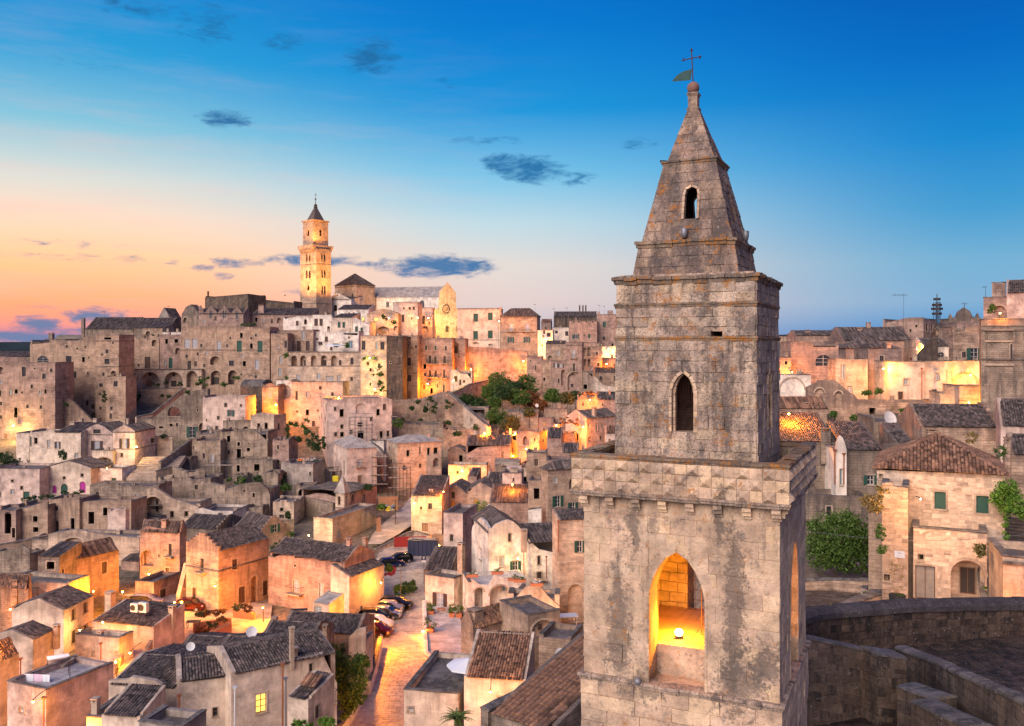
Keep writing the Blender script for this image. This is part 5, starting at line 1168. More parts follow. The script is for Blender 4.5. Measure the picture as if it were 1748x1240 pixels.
house('small white house with a sloping roof line beside the lamp at the ramp', 410, 800, 700, xl=290, wr=5, a=4, D=256, mat='plaster', fd=5, pL=[(290, 690), (320, 690), (350, 712), (385, 715), (410, 750)], op='w 366 755 12 14;w 345 760 10 30')
wall('long parapet of the ramp climbing from the lit stair to the palazzi', [(300, 822, 240, 8), (400, 775, 250, 7), (500, 752, 262, 5)], mat='tuff_pale', th=.8, caph=.3)
wall('sloping stair parapet that runs down right from the ramp', [(270, 812, 238, 14), (330, 862, 230, 10), (400, 925, 222, 8), (500, 1008, 212, 4)], mat='tuff_pale', th=.8, caph=.3)
wall('second parapet of the same sloping stair, on its upper side', [(300, 822, 243, 12), (380, 880, 236, 8), (490, 975, 222, 4)], mat='tuff_pale', th=.8, caph=.3)
house('plain cubic house with a dark entrance right of the green trees', 800, 800, 618, xl=716, wr=8, a=5, D=264, mat='tuff_pink', fd=6, op='w 765 680 8 30;w 735 640 8 10')
house('tan house with rounded bow and a dark doorway behind the trees', 852, 830, 640, xl=802, wr=8, a=5, D=256, mat='tuff', fd=6, op='o 812 743 12 18', pL=[(802, 635), (852, 640)])
house('grey house with one shuttered window high behind the tall balcony house', 932, 700, 545, xl=820, wr=8, a=5, D=282, mat='tuff', fd=6, op='k 890 598 14 24', roof='sx', rise=1, near=False)
house('house with two dark round-headed windows between the trees and the tall balcony house', 934, 830, 640, xl=850, wr=8, a=5, D=253, mat='tuff_pink', fd=6, op='S 877 665 13 28;S 905 667 16 20;A 920 735 26 90;w 893 752 8 26')
house('tall house with two balconies over a deep round arch', 1024, 830, 538, xl=930, xr=1108, a=8, D=250, mat='tuff_pink', fd=6, op='B 975 600 15 46;b 978 677 14 44;A 968 757 50 96;w 966 778 16 20;w 1075 680 12 20', ledge=[555])
house('brown house with rows of small arches behind the tall balcony house', 1135, 720, 560, xl=1024, wr=8, a=5, D=268, mat='tuff', fd=6, op='A 1040 590 20 50;A 1062 590 20 50;A 1040 650 16 40;A 1062 650 16 40;k 1075 682 14 22')
house('dark doorway house under an outside stair left of the curved lit wall', 1088, 810, 700, xl=1026, wr=6, a=5, D=246, mat='ruin', fd=5, pL=[(1026, 690), (1045, 700), (1088, 735)], op='o 1038 785 28 26')
house('curved plaster wall glowing yellow beside the bell tower', 1215, 840, 790, xl=1086, wr=6, a=5, D=240, mat='plaster', fd=5, pL=[(1086, 722), (1110, 740), (1140, 775), (1175, 782), (1215, 790)])
house('long low house with a tiled strip of roof and a lit opening', 1240, 760, 705, xl=1095, wr=8, a=5, D=256, mat='tuff', roof='sx', rise=1.2, fd=6, near=False, op='')
house('flat house with two chimneys and a lit terrace against the bell tower', 1240, 700, 625, xl=1130, wr=8, a=5, D=270, mat='tuff_pink', fd=6, op='', ch=[(1150, 640, 8, 20, 0.1), (1160, 640, 8, 20, 0.1)])
house('plaster house with green doors under a lamp at the upper edge of the tower', 1240, 640, 560, xl=1110, wr=8, a=5, D=292, mat='plaster', fd=6, op='c 1125 565 10 30;w 1190 620 10 30')
# ------------------------------------------------------------------ zone 4: the middle slope of old cave houses
zone(4)
house('plaster house with one green shuttered window and a darker stone left end', 394, 520, 255, xl=70, wr=8, a=3, mat='plaster_pink', fd=7, pL=[(70, 265), (235, 246), (300, 238), (394, 255)], op='s 284 380 26 48;o 100 430 8 16')
house('dark stone buttress at the left end of the plaster house', 158, 525, 272, xl=66, wr=3, a=3, D=249, mat='dark_stone', fd=6, hcap=0)
house('ruined wall with a crooked top below the green shuttered house', 440, 560, 440, xl=225, wr=4, a=3, mat='ruin', rag=1.2, fd=6)
house('low ruined houses with three dark openings under the crooked wall', 560, 745, 520, xl=197, wr=7, a=3, mat='ruin', fd=6, pL=[(197, 522), (330, 515), (440, 510), (480, 520), (560, 590)], op='o 343 612 22 30;o 345 688 34 78;o 417 655 25 28;o 418 608 12 12')
house('pale stone block with a flat whitish roof and one tall opening', 610, 600, 402, xl=433, xr=702, a=9, mat='tuff_pale', fd=6, op='o 494 480 20 48;w 645 480 12 50;w 645 570 10 14', pL=[(433, 402), (470, 385), (520, 372), (610, 388)])
house('narrow tower house with two small windows above the rubble hollow', 722, 800, 578, xl=600, wr=7, a=3, mat='tuff_pink', fd=6, op='w 641 637 15 32;w 686 630 9 18', rag=.6)
house('steep stair wall over a half arch on the ruined slope', 598, 740, 700, xl=385, wr=3, a=3, D=224, th=.8, mat='tuff_pink', fd=5, pL=[(385, 735), (400, 690), (470, 625), (550, 565), (570, 545), (598, 560)], op='A 540 690 84 80')
house('pinkish ruin with two big dark doorways above the stone shed roof', 602, 835, 738, xl=293, wr=7, a=3, mat='ruin', fd=6, rag=.5, op='o 340 797 24 50;o 480 790 40 52')
house('ruined front with scaffold boards and two tall openings at the left', 205, 775, 585, xl=-10, wr=7, a=3, mat='ruin', fd=6, rag=.7, op='w 80 702 20 40;g 143 720 24 62;w -5 640 20 30')
house('broken upper wall in the ruined slope above the scaffold boards', 195, 620, 520, xl=20, wr=6, a=3, mat='ruin', fd=6, rag=1.2)
house('grey rubble house with a pitted front at the left of the ruined slope', 130, 1045, 872, xl=-60, wr=7, a=3, mat='ruin', fd=6, rag=.4, op='o 45 858 40 10')
house('rusty sheet metal hut in the ruined hollow', 242, 1060, 1005, xl=178, wr=4, a=3, mat='pipe_rust', fd=4, hcap=0, name='metal_hut', cat='hut')
house('domed ruin with a dark square hole and a rounded broken top', 580, 1110, 960, xl=243, wr=6, a=3, th=.8, mat='ruin', fd=6, pL=[(243, 965), (300, 935), (380, 915), (440, 905), (505, 905), (560, 950), (580, 1000)], op='o 457 1000 18 36;o 385 965 16 18')
house('small ruined house with one window beside the overgrown rubble', 640, 985, 835, xl=523, wr=6, a=3, mat='ruin', fd=6, rag=.6, op='o 603 950 20 30')
house('grey roofless house with a smooth pale corner and a small window', 905, 945, 765, xl=665, wr=8, a=6, mat='plaster_grey', fd=6, pL=[(665, 745), (740, 760), (905, 765)], op='o 883 838 12 28;w 698 845 20 42')
house('low ruin with a dark arch below the grey roofless house', 905, 1030, 930, xl=760, wr=5, a=4, mat='ruin', fd=5, rag=.5, op='a 818 985 46 60')
house('small ruin with a square window left of the church', 760, 1195, 1050, xl=602, wr=7, a=4, mat='tuff_pale', fd=5, rag=.5, op='o 668 1108 24 26;d 668 1160 36 26')
house('low stone shed with a dark window beside the construction fence', 1050, 930, 830, xl=940, wr=6, a=5, D=199, mat='plaster_grey', fd=5, op='w 985 890 22 18', pL=[(940, 850), (980, 822), (1050, 820)])
house('small square hut with a round hole in the hollow', 400, 1080, 1025, xl=355, wr=4, a=4, mat='tuff', fd=4, op='a 380 1048 14 20')
house('ochre broken wall in the hollow left of the church', 525, 1150, 1085, xl=400, wr=4, a=4, mat='ruin', fd=4, rag=.6, op='a 460 1140 24 24')
house('white rounded vault house with a tall white chimney in the hollow', 298, 1240, 1135, xl=15, wr=9, a=4, mat='plaster_white', fd=4, pL=[(15, 1110), (60, 1095), (150, 1120), (298, 1120)], op='o 205 1155 30 40', ch=[(320, 1095, 26, 40, .3)])
W3 = house('white three storey palazzo with dark windows and a blue scaffold', 1012, 575, 285, xl=948, xr=1503, a=72, mat='plaster_pink', fd=7, op='o 1122 378 30 56;A 1264 342 70 70 R;o 1255 392 32 72;o 1397 373 25 48;o 1123 480 20 30;o 1262 465 36 30;o 1124 540 26 35;o 1266 542 44 60;o 1420 540 24 50;o 1472 535 18 44;o 1145 318 4 4', pR=[(1012, 283), (1100, 270), (1260, 262), (1400, 268), (1503, 272)], D=214, niche=.3, hcap=0)
house('tall square white house with a balcony over a wooden door', 1165, 930, 648, xl=1060, xr=1387, a=66, mat='plaster_pink', roof='h', rise=1.9, tile='plain', fd=6, op='B 1256 755 26 50;D 1259 878 30 54;w 1140 790 8 100 L')
house('low pale terrace between the square white house and the white palazzo', 1440, 690, 590, xl=1330, wr=6, a=5, D=213, mat='plaster_white', fd=6)
zone(11)
house('tall house with pale hipped roof, dark doorways and scaffolding on its left', -5, 290, 150, xl=-62, xr=72, a=62, D=208, mat='tuff_pale', fd=8, op='o 20 255 26 54;o -30 200 10 20 L', hcap=0)
zone(3)
house('flat pale block with hipped stone roof behind the scaffold', -4, 1330, 1100, xl=-66, xr=240, a=64, D=196, mat='tuff_pale', roof='h', rise=1.4, tile='plain', fd=8, near=False, op='o 54 1155 18 34;o 168 1145 16 38;o 208 1140 24 34;o 120 1140 8 40;w -40 1200 10 20 L')
zone(4)
def church():
    n = house('small church with dark rough flank and two arched windows high on its lit side', 1178, 1230, 985, xl=812, xr=1386, a=21, D=172, mat='tuff_pink', roof='gy', rise=1.5, fd=6, name='church', cat='church', pL=[(812, 1010), (930, 985), (1000, 990), (1075, 1015), (1178, 1040)], op='u 1290 1022 24 60;A 1205 1020 20 60', near=False)
    house('bell turret with slender arches and a small stone spire on the church', 1142, 1120, 985, xl=1075, xr=1180, a=21, D=168, mat='tuff_pale', roof='p', rise=3.2, tile='plain', fd=1, name='bell_turret', cat='bell turret', op='a 1103 1040 20 66;a 1154 1035 18 60', near=False, ledge=[1100])
church()
zone(6)
house('church annex with a broad lamplit flank and a small tiled roof', 775, 215, 84, xl=670, xr=1019, a=21, mat='tuff_pale', fd=5, name='church_annex', cat='church', op='k 808 172 18 44;D 985 195 14 30', pR=[(775, 80), (860, 55), (1019, 2)])
zone(4)
wall('rough dark church wall patched with weeds', [(752, 1100, 178, 20), (820, 1010, 176, 22), (1055, 1060, 170, 22)], mat='tuff_grey', th=.6, cap=None)
# ------------------------------------------------------------------ zone 5: lower left
zone(5)
house('rough wall with a dark arched recess and a small door at the left edge', 80, 310, 152, xl=-60, wr=6, a=4, mat='tuff_pink', fd=5, op='a 40 215 34 110;o 68 265 18 50', rag=.3)
house('long old wall with two square holes above it, left of the arched doorways', 240, 300, 130, xl=78, wr=6, a=4, mat='tuff', fd=5, pL=[(78, 160), (160, 130), (240, 105)], op='o 178 196 24 30;o 180 249 26 26')
house('old wall with an arched doorway and a rounded buttress', 400, 285, 100, xl=241, wr=6, a=4, mat='tuff', fd=5, pL=[(241, 100), (330, 90), (400, 85)], op='a 281 230 30 58;o 366 220 20 58')
house('house with a tall dark doorway over a few steps and an awning wall', 660, 285, 110, xl=401, wr=6, a=4, mat='tuff', fd=5, pL=[(401, 110), (520, 100), (660, 98)], op='o 460 190 30 62')
house('curved wall with a great arched niche and three dark windows', 1000, 225, 120, xl=692, wr=6, a=4, th=.8, mat='tuff_pale', fd=5, pL=[(692, 78), (740, 45), (770, 35), (800, 48), (860, 90), (1000, 135)], op='A 772 140 96 116;o 772 135 12 60;o 866 173 18 32;o 938 170 18 28', niche=1.6)
house('vaulted wall with a low lit arch behind the red house', 702, 420, 285, xl=243, wr=5, a=4, th=.7, mat='tuff_pale', fd=5, pL=[(243, 272), (320, 258), (390, 250), (460, 262), (540, 278), (702, 292)], op='A 372 312 100 44')
house('dark curved rock wall at the left edge below the old houses', 150, 450, 380, xl=-60, wr=4, a=4, mat='ruin', fd=5, pL=[(-60, 370), (60, 350), (110, 325), (150, 350)])
house('lit wall block with a flat top left of the red house', 262, 420, 300, xl=143, wr=5, a=4, D=152, mat='tuff_pale', fd=5)
RED = house('red stone house with one brown shutter and a broad grey tiled roof', 370, 600, 402, xl=296, xr=599, a=31, mat='tuff_pink', roof='gy', rise=1.6, fd=5, op='C 525 440 26 58')
house('little covered balcony house of dark boards stuck on the red house', 300, 560, 385, xl=192, wr=5, a=6, D=118, mat='tuff_grey', roof='sx', rise=.8, fd=4, op='o 233 488 40 44;o 255 430 40 40;d 312 480 20 60')
house('low tiled house in the dark corner at the left edge', 143, 640, 545, xl=-60, xr=160, a=8, D=110, mat='tuff_grey', roof='gx', rise=1.6, fd=4)
house('long garden wall house lit along its top left of the gabled cottage', 340, 640, 520, xl=30, wr=4, a=14, D=112, mat='tuff_pale', fd=4, pL=[(30, 640), (178, 510), (340, 522)], th=.6)
GAB = house('yellow lit house with four shuttered windows on its side and a rough gable', 320, 835, 655, xl=60, xr=471, a=5, mat='plaster', roof='gy', rise=2.0, fd=5, op='C 370 675 20 54;C 430 642 20 50;C 372 790 22 66;C 430 760 20 58', pL=[(60, 655), (120, 620), (195, 597), (250, 625), (320, 655)])
house('plaster house with dark tiled roof and a small bell niche at its corner', 166, 1040, 805, xl=-40, xr=273, a=5, D=87, mat='plaster', roof='gy', rise=1.6, fd=4, op='C 155 940 50 66 R;d 240 940 14 40', pL=[(-40, 780), (60, 755), (166, 805)], ch=[(285, 725, 24, 50, .9)])
TERR = house('large terrace house with a parapet, laundry lines and a tall smooth lit wall', 232, 1330, 1058, xl=37, xr=572, a=24, D=73, mat='plaster_pink', fd=4, op='k 109 1158 24 28', roofmat='terrace_floor')
house('narrow plaster house lit at the far left with rusty downpipe', 0, 1330, 908, xl=-80, xr=96, a=16, D=82, mat='plaster', fd=4, roof='gy', rise=1.4, op='', tile='tile')
house('yellow wall with two barred windows under a small lit terrace', 600, 925, 798, xl=380, xr=672, a=14, D=92, mat='plaster', fd=5, op='k 470 872 14 22;k 590 872 18 18', roofmat='terrace_floor')
STR = house('pink house with dark flat roof carrying two cooling units', 775, 910, 738, xl=465, xr=930, a=15, D=98, mat='plaster_pink', fd=5, roof='sx', rise=.9, op='k 770 888 12 20', ch=[(868, 630, 28, 50, .6), (555, 560, 36, 50, 1.2)])
house('low gabled stone house above the lamplit lane, left of the red car', 905, 520, 268, xl=705, xr=941, a=13, mat='tuff_pink', roof='gx', rise=1.5, fd=5, op='b 858 350 16 60;C 843 465 18 50;A 738 392 70 80;w 800 380 8 12', ch=[(832, 195, 26, 50, .3)], pL=[(705, 250), (742, 230), (905, 266)])
house('red lit terrace block with a dark door beside the parked car', 775, 640, 518, xl=682, xr=906, a=15, D=121, mat='tuff_pink', fd=4, op='d 822 582 30 66')
wall('leaning stone buttress against the corner of the low gabled house', [(905, 590, 119, 1), (945, 425, 120, 12)], mat='tuff', th=.8, cap='trim', fd=4)
BA = house('big house with a pale front, small window and long stepped edge in the lower left', 893, 1330, 1046, xl=547, wr=9, a=8, D=68, mat='plaster', roof='gx', step=False, rise=.7, fd=4, op='k 708 1100 22 48', pL=[(547, 1010), (640, 1005), (660, 990), (780, 1010), (840, 1048), (893, 1046)])
house('low front yard with a small tiled roof and a chimney below the pale house', 705, 1400, 1190, xl=512, wr=3.5, a=8, D=63, mat='plaster', roof='sx', rise=.8, fd=4, ch=[(482, 1095, 30, 60, .3)])
house('round walled corner at the bottom left of the tiled yard', 520, 1400, 1200, xl=436, wr=4, a=8, D=64, mat='plaster', fd=4)
house('flat parapet roof cut by the bottom edge of the photo', 920, 1420, 1245, xl=700, wr=2.6, a=14, D=56, mat='plaster_grey', fd=4)
# ------------------------------------------------------------------ zone 6: lower middle
zone(6)
h1 = house('left stretch of the long pale facade with one small dark window', -92, 1330, 992, wl=6, xr=208, a=68, D=68, mat='plaster', fd=4, step=False, roof='gy', rise=.7, op='w 122 1160 28 50', hcap=0, pR=[(-92, 1000), (0, 990), (208, 966)])
h2 = house('long pale facade with a lit window, a rusty pipe and a double door', 211, 1330, 952, wl=7, xr=800, a=56, D=68, mat='plaster', fd=5, roof='gy', step=False, rise=.9, op='W 378 1112 60 104;w 656 912 22 46;b 675 1052 84 112;w 742 1003 24 38', pR=[(211, 946), (480, 885), (700, 838), (720, 830), (735, 870), (800, 1000)], hcap=0, ch=[(548, 686, 22, 130, .55), (560, 800, 34, 60, .6)])
house('tall tiled house roof behind the long pale facade', 640, 900, 805, xl=345, wr=7, a=8, D=82, mat='tuff_grey', roof='gx', rise=1.2, step=False, fd=4, ch=[(735, 672, 24, 120, .3)])
house('upper tiled roof with a rooftop terrace full of bicycles and chairs', 915, 860, 725, xl=480, wr=6, a=8, D=91, mat='tuff', roof='gx', rise=1.0, step=False, fd=5, op='k 960 700 10 20', ch=[(452, 630, 28, 60, .5)])
house('plaster end wall with a wide tiled ridge above the ivy', 960, 900, 760, xl=865, wr=2.5, a=8, D=90, mat='plaster', fd=6, pL=[(865, 745), (910, 700), (960, 690)])
house('left wing roof of grey tiles with two television dishes', 330, 960, 885, xl=85, wr=7, a=10, D=76, mat='tuff_grey', roof='gx', rise=.9, step=False, fd=5)
house('far left tiled roof touching the paved square', 200, 940, 880, xl=-130, wr=7, a=10, D=80, mat='tuff_grey', roof='gx', rise=.9, step=False, fd=5, ch=[(248, 725, 36, 50, .4), (288, 722, 24, 40, .5)])
h3 = house('lean-to annex with its own small tiled roof against the long pale facade', 640, 1330, 1092, xl=525, wr=3, a=25, D=61, mat='plaster', roof='sx', rise=.7, fd=4, op='D 690 1160 24 70')
house('orange lit house with a corner buttress and a tall blind arch', 140, 600, 265, xl=-40, xr=421, a=30, mat='tuff', roof='gy', rise=1.8, fd=4, ledge=[380], op='C 231 337 30 54;C 271 508 38 92;A 338 478 36 150;C 402 470 28 82;b 50 340 18 70;d 5 500 18 66')
BH = house('brown stone house with an iron balcony beside the row of parked cars', 842, 615, 330, xl=418, xr=1010, a=27, mat='tuff_pink', roof='gx', step=False, rise=1.4, fd=4, ch=[(868, 190, 24, 60, .5), (957, 185, 22, 65, .8)], op='B 573 460 32 72;g 712 485 24 82;o 567 345 10 14;o 483 585 14 22;', pL=[(418, 294), (450, 300), (475, 288), (560, 290), (566, 302), (690, 308), (700, 318), (760, 320), (765, 326), (842, 324)])
house('lean-to wing with a narrow tiled roof and a lamplit end along the parked cars', 868, 622, 412, wl=3, xr=1062, a=27, D=BH.D - 1.5, mat='plaster', roof='sy', rise=1.3, fd=4, op='w 935 590 8 40')
house('gabled stone house with a green shuttered window, grey tiles on its left', 372, 215, 160, xl=228, xr=521, a=40, mat='tuff_pink', roof='gx', rise=2.2, fd=5, op='s 455 138 26 44;d 483 212 20 20', ch=[(210, 97, 26, 60, .2), (278, 160, 20, 40, 0.05)])
house('low tiled house in the shade left of the gabled stone house', 130, 200, 145, xl=-80, wr=9, a=15, D=158, mat='tuff_grey', roof='gx', rise=1.6, fd=5, ch=[(150, 108, 30, 70, .3)])
house('tiny rooftop shed with a sloping zinc roof and a blue door', 755, 640, 562, xl=665, xr=840, a=30, D=104, mat='plaster', roof='sx', rise=.6, tile='plain', fd=3, op='e 695 592 38 40', near=False)
wall('low roadside wall curving up to the construction site', [(870, 300, 147, 3), (1010, 262, 151, 4), (1100, 215, 153, 5), (1180, 172, 155, 6), (1230, 155, 156, 7), (1310, 180, 153, 7)], mat='tuff_pale', th=.6)
wall('kerb wall with a lit flank along the upper lane', [(1020, 178, 172, 3), (1075, 148, 178, 3)], mat='tuff_pale', th=.5)
wall('white parapet wall at the left edge of the street', [(828, 1238, 79, 1.2), (905, 1120, 84, 1.3), (965, 990, 90, 1.5), (1000, 880, 95, 2.5), (1032, 745, 102, 4)], mat='plaster_white', th=.4, fd=3)
# ------------------------------------------------------------------ zone 7: centre
zone(7)
house('left part of the triple vaulted house with a green lamp and small windows', 254, 350, 180, xl=113, wr=9, a=5, mat='tuff_pale', roof='sx', rise=2.4, fd=4, op='w 200 228 18 28;w 158 236 8 14;D 178 325 28 38', near=True)
house('middle vault of the long house with two windows and a yellow frame', 370, 345, 172, xl=255, wr=10, a=5, D=171, mat='tuff_pale', roof='gy', rise=1.8, fd=4, pL=[(255, 182), (272, 160), (290, 142), (320, 132), (345, 148), (370, 172)], op='w 306 176 16 30;y 306 228 18 40', near=True)
house('right vault of the long house with a yellow framed door', 502, 345, 160, xl=371, wr=10, a=5, D=170.5, mat='tuff_pale', roof='gy', rise=1.9, fd=4, pL=[(371, 172), (395, 142), (430, 119), (465, 135), (502, 160)], op='y 410 215 16 40', near=True)
house('brown shed house with a plain wall and a single pitch tiled roof', 652, 310, 212, xl=472, wr=7, a=4, D=158, mat='tuff_pink', roof='sx', rise=2.2, fd=4)
house('tall grey stone house with open green shutters', 741, 300, 62, xl=711, xr=985, a=68, D=146, mat='tuff', roof='h', rise=1.2, fd=5, op='s 787 205 24 50;s 856 230 22 40')
wall('white garden wall below the tall grey house', [(652, 245, 146, 8), (712, 235, 146, 8)], mat='plaster_white', th=.5)
house('chimney block house with an open dark loggia beside the tall grey house', 712, 240, 110, xl=655, wr=5, a=5, D=152, mat='tuff', fd=5, op='o 690 170 26 50', ch=[(664, 108, 24, 90, .2)])
house('pinkish flat block with one framed window behind the white gabled house', 350, 435, 262, xl=262, xr=417, a=14, mat='plaster_pink', fd=4, op='w 299 373 16 32', D=136)
WH = house('white house with a stepped gable, green shutters and long tiled roof', 470, 600, 352, xl=391, xr=642, a=76, D=122, mat='plaster_white', roof='gx', rise=2.3, fd=4, step=False, op='g 530 482 16 50;s 592 510 24 60;w 566 372 14 38;g 432 448 12 54 L', pR=[(470, 362), (480, 335), (500, 312), (530, 298), (560, 289), (585, 300), (612, 325), (642, 372)], pL=[(391, 345), (395, 320), (412, 295), (430, 280), (450, 296), (470, 330)], ch=[(632, 332, 24, 50, .15)])
house('right wing of the white gabled house with a lower roof and a flower balcony', 643, 640, 398, wl=6, xr=820, a=76, D=123, mat='plaster_white', roof='sy', rise=1.5, fd=4, op='w 701 476 14 40;b 703 545 22 30', pR=[(643, 380), (672, 400), (700, 425), (760, 440), (820, 455)], hcap=0)
house('tall tan house with teal shutters and a lamplit yellow arch', 790, 740, 292, wl=3, xr=990, a=78, D=112, mat='tuff_pale', roof='sy', rise=.8, fd=4, op='s 888 413 24 54;A 868 672 66 170', ch=[(783, 256, 30, 90, .1)], niche=.6)
house('white terrace house with two round arches under a flowery parapet', 377, 720, 578, xl=350, xr=648, a=78, D=112.5, mat='plaster_white', fd=4, op='A 425 652 42 100;A 520 648 92 112;d 447 675 12 50;e 552 618 18 40', pR=[(377, 560), (430, 588), (470, 590), (500, 545), (560, 560), (648, 585)], niche=2.0, roofmat='terrace_floor')
wall('white stair parapet sloping down to the right of the round arches', [(560, 690, 108, 4), (640, 588, 111, 8)], mat='plaster_white', th=.5)
house('plaster wall with a potted window box and a slatted cupboard', 795, 760, 640, xl=560, xr=None, wr=3, a=4, D=106, mat='plaster', fd=4, pL=[(560, 690), (640, 600), (700, 585), (740, 640), (795, 690)], op='y 707 634 66 44', th=.6)
house('low old house with brown shutters and a white chimney beside the terrace', 310, 700, 562, xl=177, xr=377, a=28, mat='plaster', fd=4, D=116.5, op='S 245 660 32 68;w 352 632 8 30', ch=[(343, 395, 26, 160, .6)])
house('small grey tiled house by the signpost at the end of the square', 292, 560, 525, xl=172, wr=6, a=10, D=125, mat='tuff_grey', roof='sx', rise=2.0, fd=5, tile='tile')
house('long stone house with white chimney and one tiled roof of warm clay', 398, 930, 792, xl=342, xr=650, a=46, mat='tuff', roof='gy', rise=1.5, tile='tile_warm', fd=4, op='', ch=[(408, 698, 54, 110, .12)], D=93)
house('flat roofed stone house with a blind arch and a small window', 650, 900, 730, wl=6, xr=797, a=60, D=91, mat='tuff', fd=4, op='A 712 790 106 76;w 711 785 18 28', niche=.35)
house('low broken wall with stepped top right of the blind arch', 845, 915, 838, xl=700, xr=900, a=20, D=86, mat='tuff', fd=5, pL=[(700, 828), (720, 835), (845, 840)])
TB = house('square terrace building with a dark parapet and bare roof at the bottom centre', 330, 1340, 1092, xl=80, wr=9.5, a=11, D=73, mat='plaster', fd=4, op='k 110 1163 26 22', roofmat='coping')
house('lamplit house with a warm clay tiled roof between stepped gables', 640, 1340, 1028, xl=356, wr=5.5, a=9, D=72, mat='plaster', roof='sx', rise=2.1, tile='tile_warm', fd=4, op='d 530 1122 36 34;d 490 1230 20 90', hcap=0)
wall('stepped gable wall on the left of the warm clay roof', [(455, 985, 74, 3), (500, 905, 78, 3), (540, 868, 80, 3)], mat='plaster', th=.35, rough=.25)
wall('stepped gable wall on the right of the warm clay roof', [(640, 1050, 71, 3), (740, 985, 76, 3), (800, 935, 79, 3)], mat='plaster', th=.35, rough=.25)
house('chimney house with a square pot and pitted grey cap right of the clay roof', 855, 1100, 962, xl=800, wr=3, a=8, D=66, mat='tuff_grey', fd=4, ch=[(828, 905, 44, 60, .3)])
NR = house('near dark tiled roof behind a sloping parapet at the bottom, left of the tower', 760, 1420, 1262, xl=475, wr=13, a=37, D=35.2, mat='tuff_grey', roof='sx', rise=2.6, tile='tile_warm', fd=5, ind=298, over=False, near=True)
wall('crumbling parapet wall sloping up to the bell tower', [(466, 1172, 36.9, 3), (640, 1086, 38.9, 3), (805, 1000, 41.3, 3), (900, 950, 42.6, 3)], mat='tuff_grey', th=.4, stones=40)
# ------------------------------------------------------------------ centre slope (zones 10 and 11)
zone(11)
house('long lamplit house with an orange door under a rolling grey tiled roof', 680, 410, 215, xl=286, wr=9, a=3, D=206, mat='tuff_pink', roof='gx', rise=2.0, fd=6, near=False, pL=[(286, 290), (390, 228), (680, 198)], op='D 606 295 26 66;w 323 335 12 30;o 487 395 12 24', ch=[(530, 145, 26, 50, .3)])
house('small vaulted gable with a dark door left of the orange door', 284, 365, 262, xl=131, wr=6, a=3, D=207, mat='tuff', roof='gy', rise=1.2, fd=6, near=False, pL=[(131, 262), (155, 235), (190, 222), (235, 232), (262, 258), (284, 285)], op='o 240 325 30 56')
house('low lamplit wall with one narrow opening under the rolling roof', 470, 520, 385, xl=130, wr=5, a=3, D=193, mat='plaster', fd=6, op='o 320 422 12 34')
house('pale vaulted cottage with a lamp over its brown door', 775, 620, 462, xl=640, wr=7, a=3, mat='plaster_pink', fd=6, roof='vx', rise=1.3, roofmat='plaster_pink', op='w 706 513 14 36;D 690 598 20 40;d 738 595 20 48')
house('low grey roof of tiles left of the pale vaulted cottage', 660, 620, 545, xl=470, wr=8, a=3, D=176, mat='plaster', roof='gx', rise=1.6, fd=6, near=False, ch=[(470, 485, 30, 60, .2), (598, 490, 20, 50, .3)])
house('rubble topped vault with chimney pipes above the pale cottage', 760, 430, 390, xl=540, wr=7, a=3, D=190, mat='ruin', fd=6, rag=.8, roof='vx', rise=1.2, roofmat='ruin')
house('wide lamplit wall under the rubble vault, dark arch at its right', 945, 560, 415, xl=720, wr=7, a=3, D=186, mat='tuff_pale', fd=6, op='A 872 490 70 60;a 805 520 40 70', rag=.4)
house('small house with dark stepped roof edge right of the brown door', 945, 640, 565, xl=790, wr=5, a=3, D=174, mat='tuff_pink', fd=6, ch=[(768, 560, 26, 50, .2), (858, 515, 40, 110, .2)])
zone(10)
house('round topped house glowing orange under a creeper near the trees', 735, 560, 420, xl=556, wr=7, a=4, D=232, mat='tuff', fd=7, op='o 600 487 10 28', pL=[(556, 470), (575, 425), (620, 405), (735, 408)])
house('dark tiled cottage right of the orange glowing house', 860, 570, 455, xl=702, wr=8, a=6, D=229, mat='tuff_pink', roof='gx', rise=1.8, fd=7, near=False, ch=[(800, 382, 16, 40, .3)], op='w 745 490 10 20')
house('low garden wall house lit along its top below the trees', 480, 580, 525, xl=306, wr=4, a=4, D=228, mat='tuff', fd=6)
house('flat house with two yellow windows below the trees', 376, 710, 592, xl=128, wr=8, a=4, mat='tuff_pink', fd=6, op='y 305 638 13 22;D 303 680 18 30')
house('pink house with a blue shutter and a grey tiled roof beside the bell tower', 625, 775, 600, xl=468, xr=860, a=44, D=215, mat='plaster_pink', roof='gy', rise=1.8, fd=6, near=False, op='g 645 652 14 34;k 702 660 15 58;e 745 655 15 30;w 733 743 16 28;g 700 750 14 30;w 645 750 14 26', ch=[(683, 510, 26, 30, .3)])
house('small annex with a red tiled lean-to roof against the bell tower', 860, 790, 710, xl=768, wr=5, a=5, D=205, mat='plaster_pink', roof='sx', rise=1.4, tile='tile_warm', fd=5, near=False, op='D 800 765 14 26')
house('square lamplit house with two narrow windows above the stepped lane', 270, 860, 700, xl=108, xr=328, a=30, mat='tuff_pink', fd=6, op='w 233 755 12 30;w 297 765 12 24', D=203)
house('orange lamplit wall with rubble and pots on top', 324, 975, 858, xl=172, wr=6, a=4, D=184, mat='tuff', fd=6, ch=[(240, 815, 24, 40, .2)])
house('low tiled roof with a white chimney below the square lamplit house', 565, 905, 855, xl=440, wr=8, a=5, D=190, mat='tuff_pink', roof='gx', rise=1.6, fd=6, near=False, ch=[(428, 795, 24, 80, .3), (600, 795, 18, 40, .5)])
house('stepped rubble roofs between the square house and the white chimney', 435, 900, 745, xl=325, wr=8, a=5, D=196, mat='tuff_pink', roof='sx', rise=1.6, fd=6, near=False)
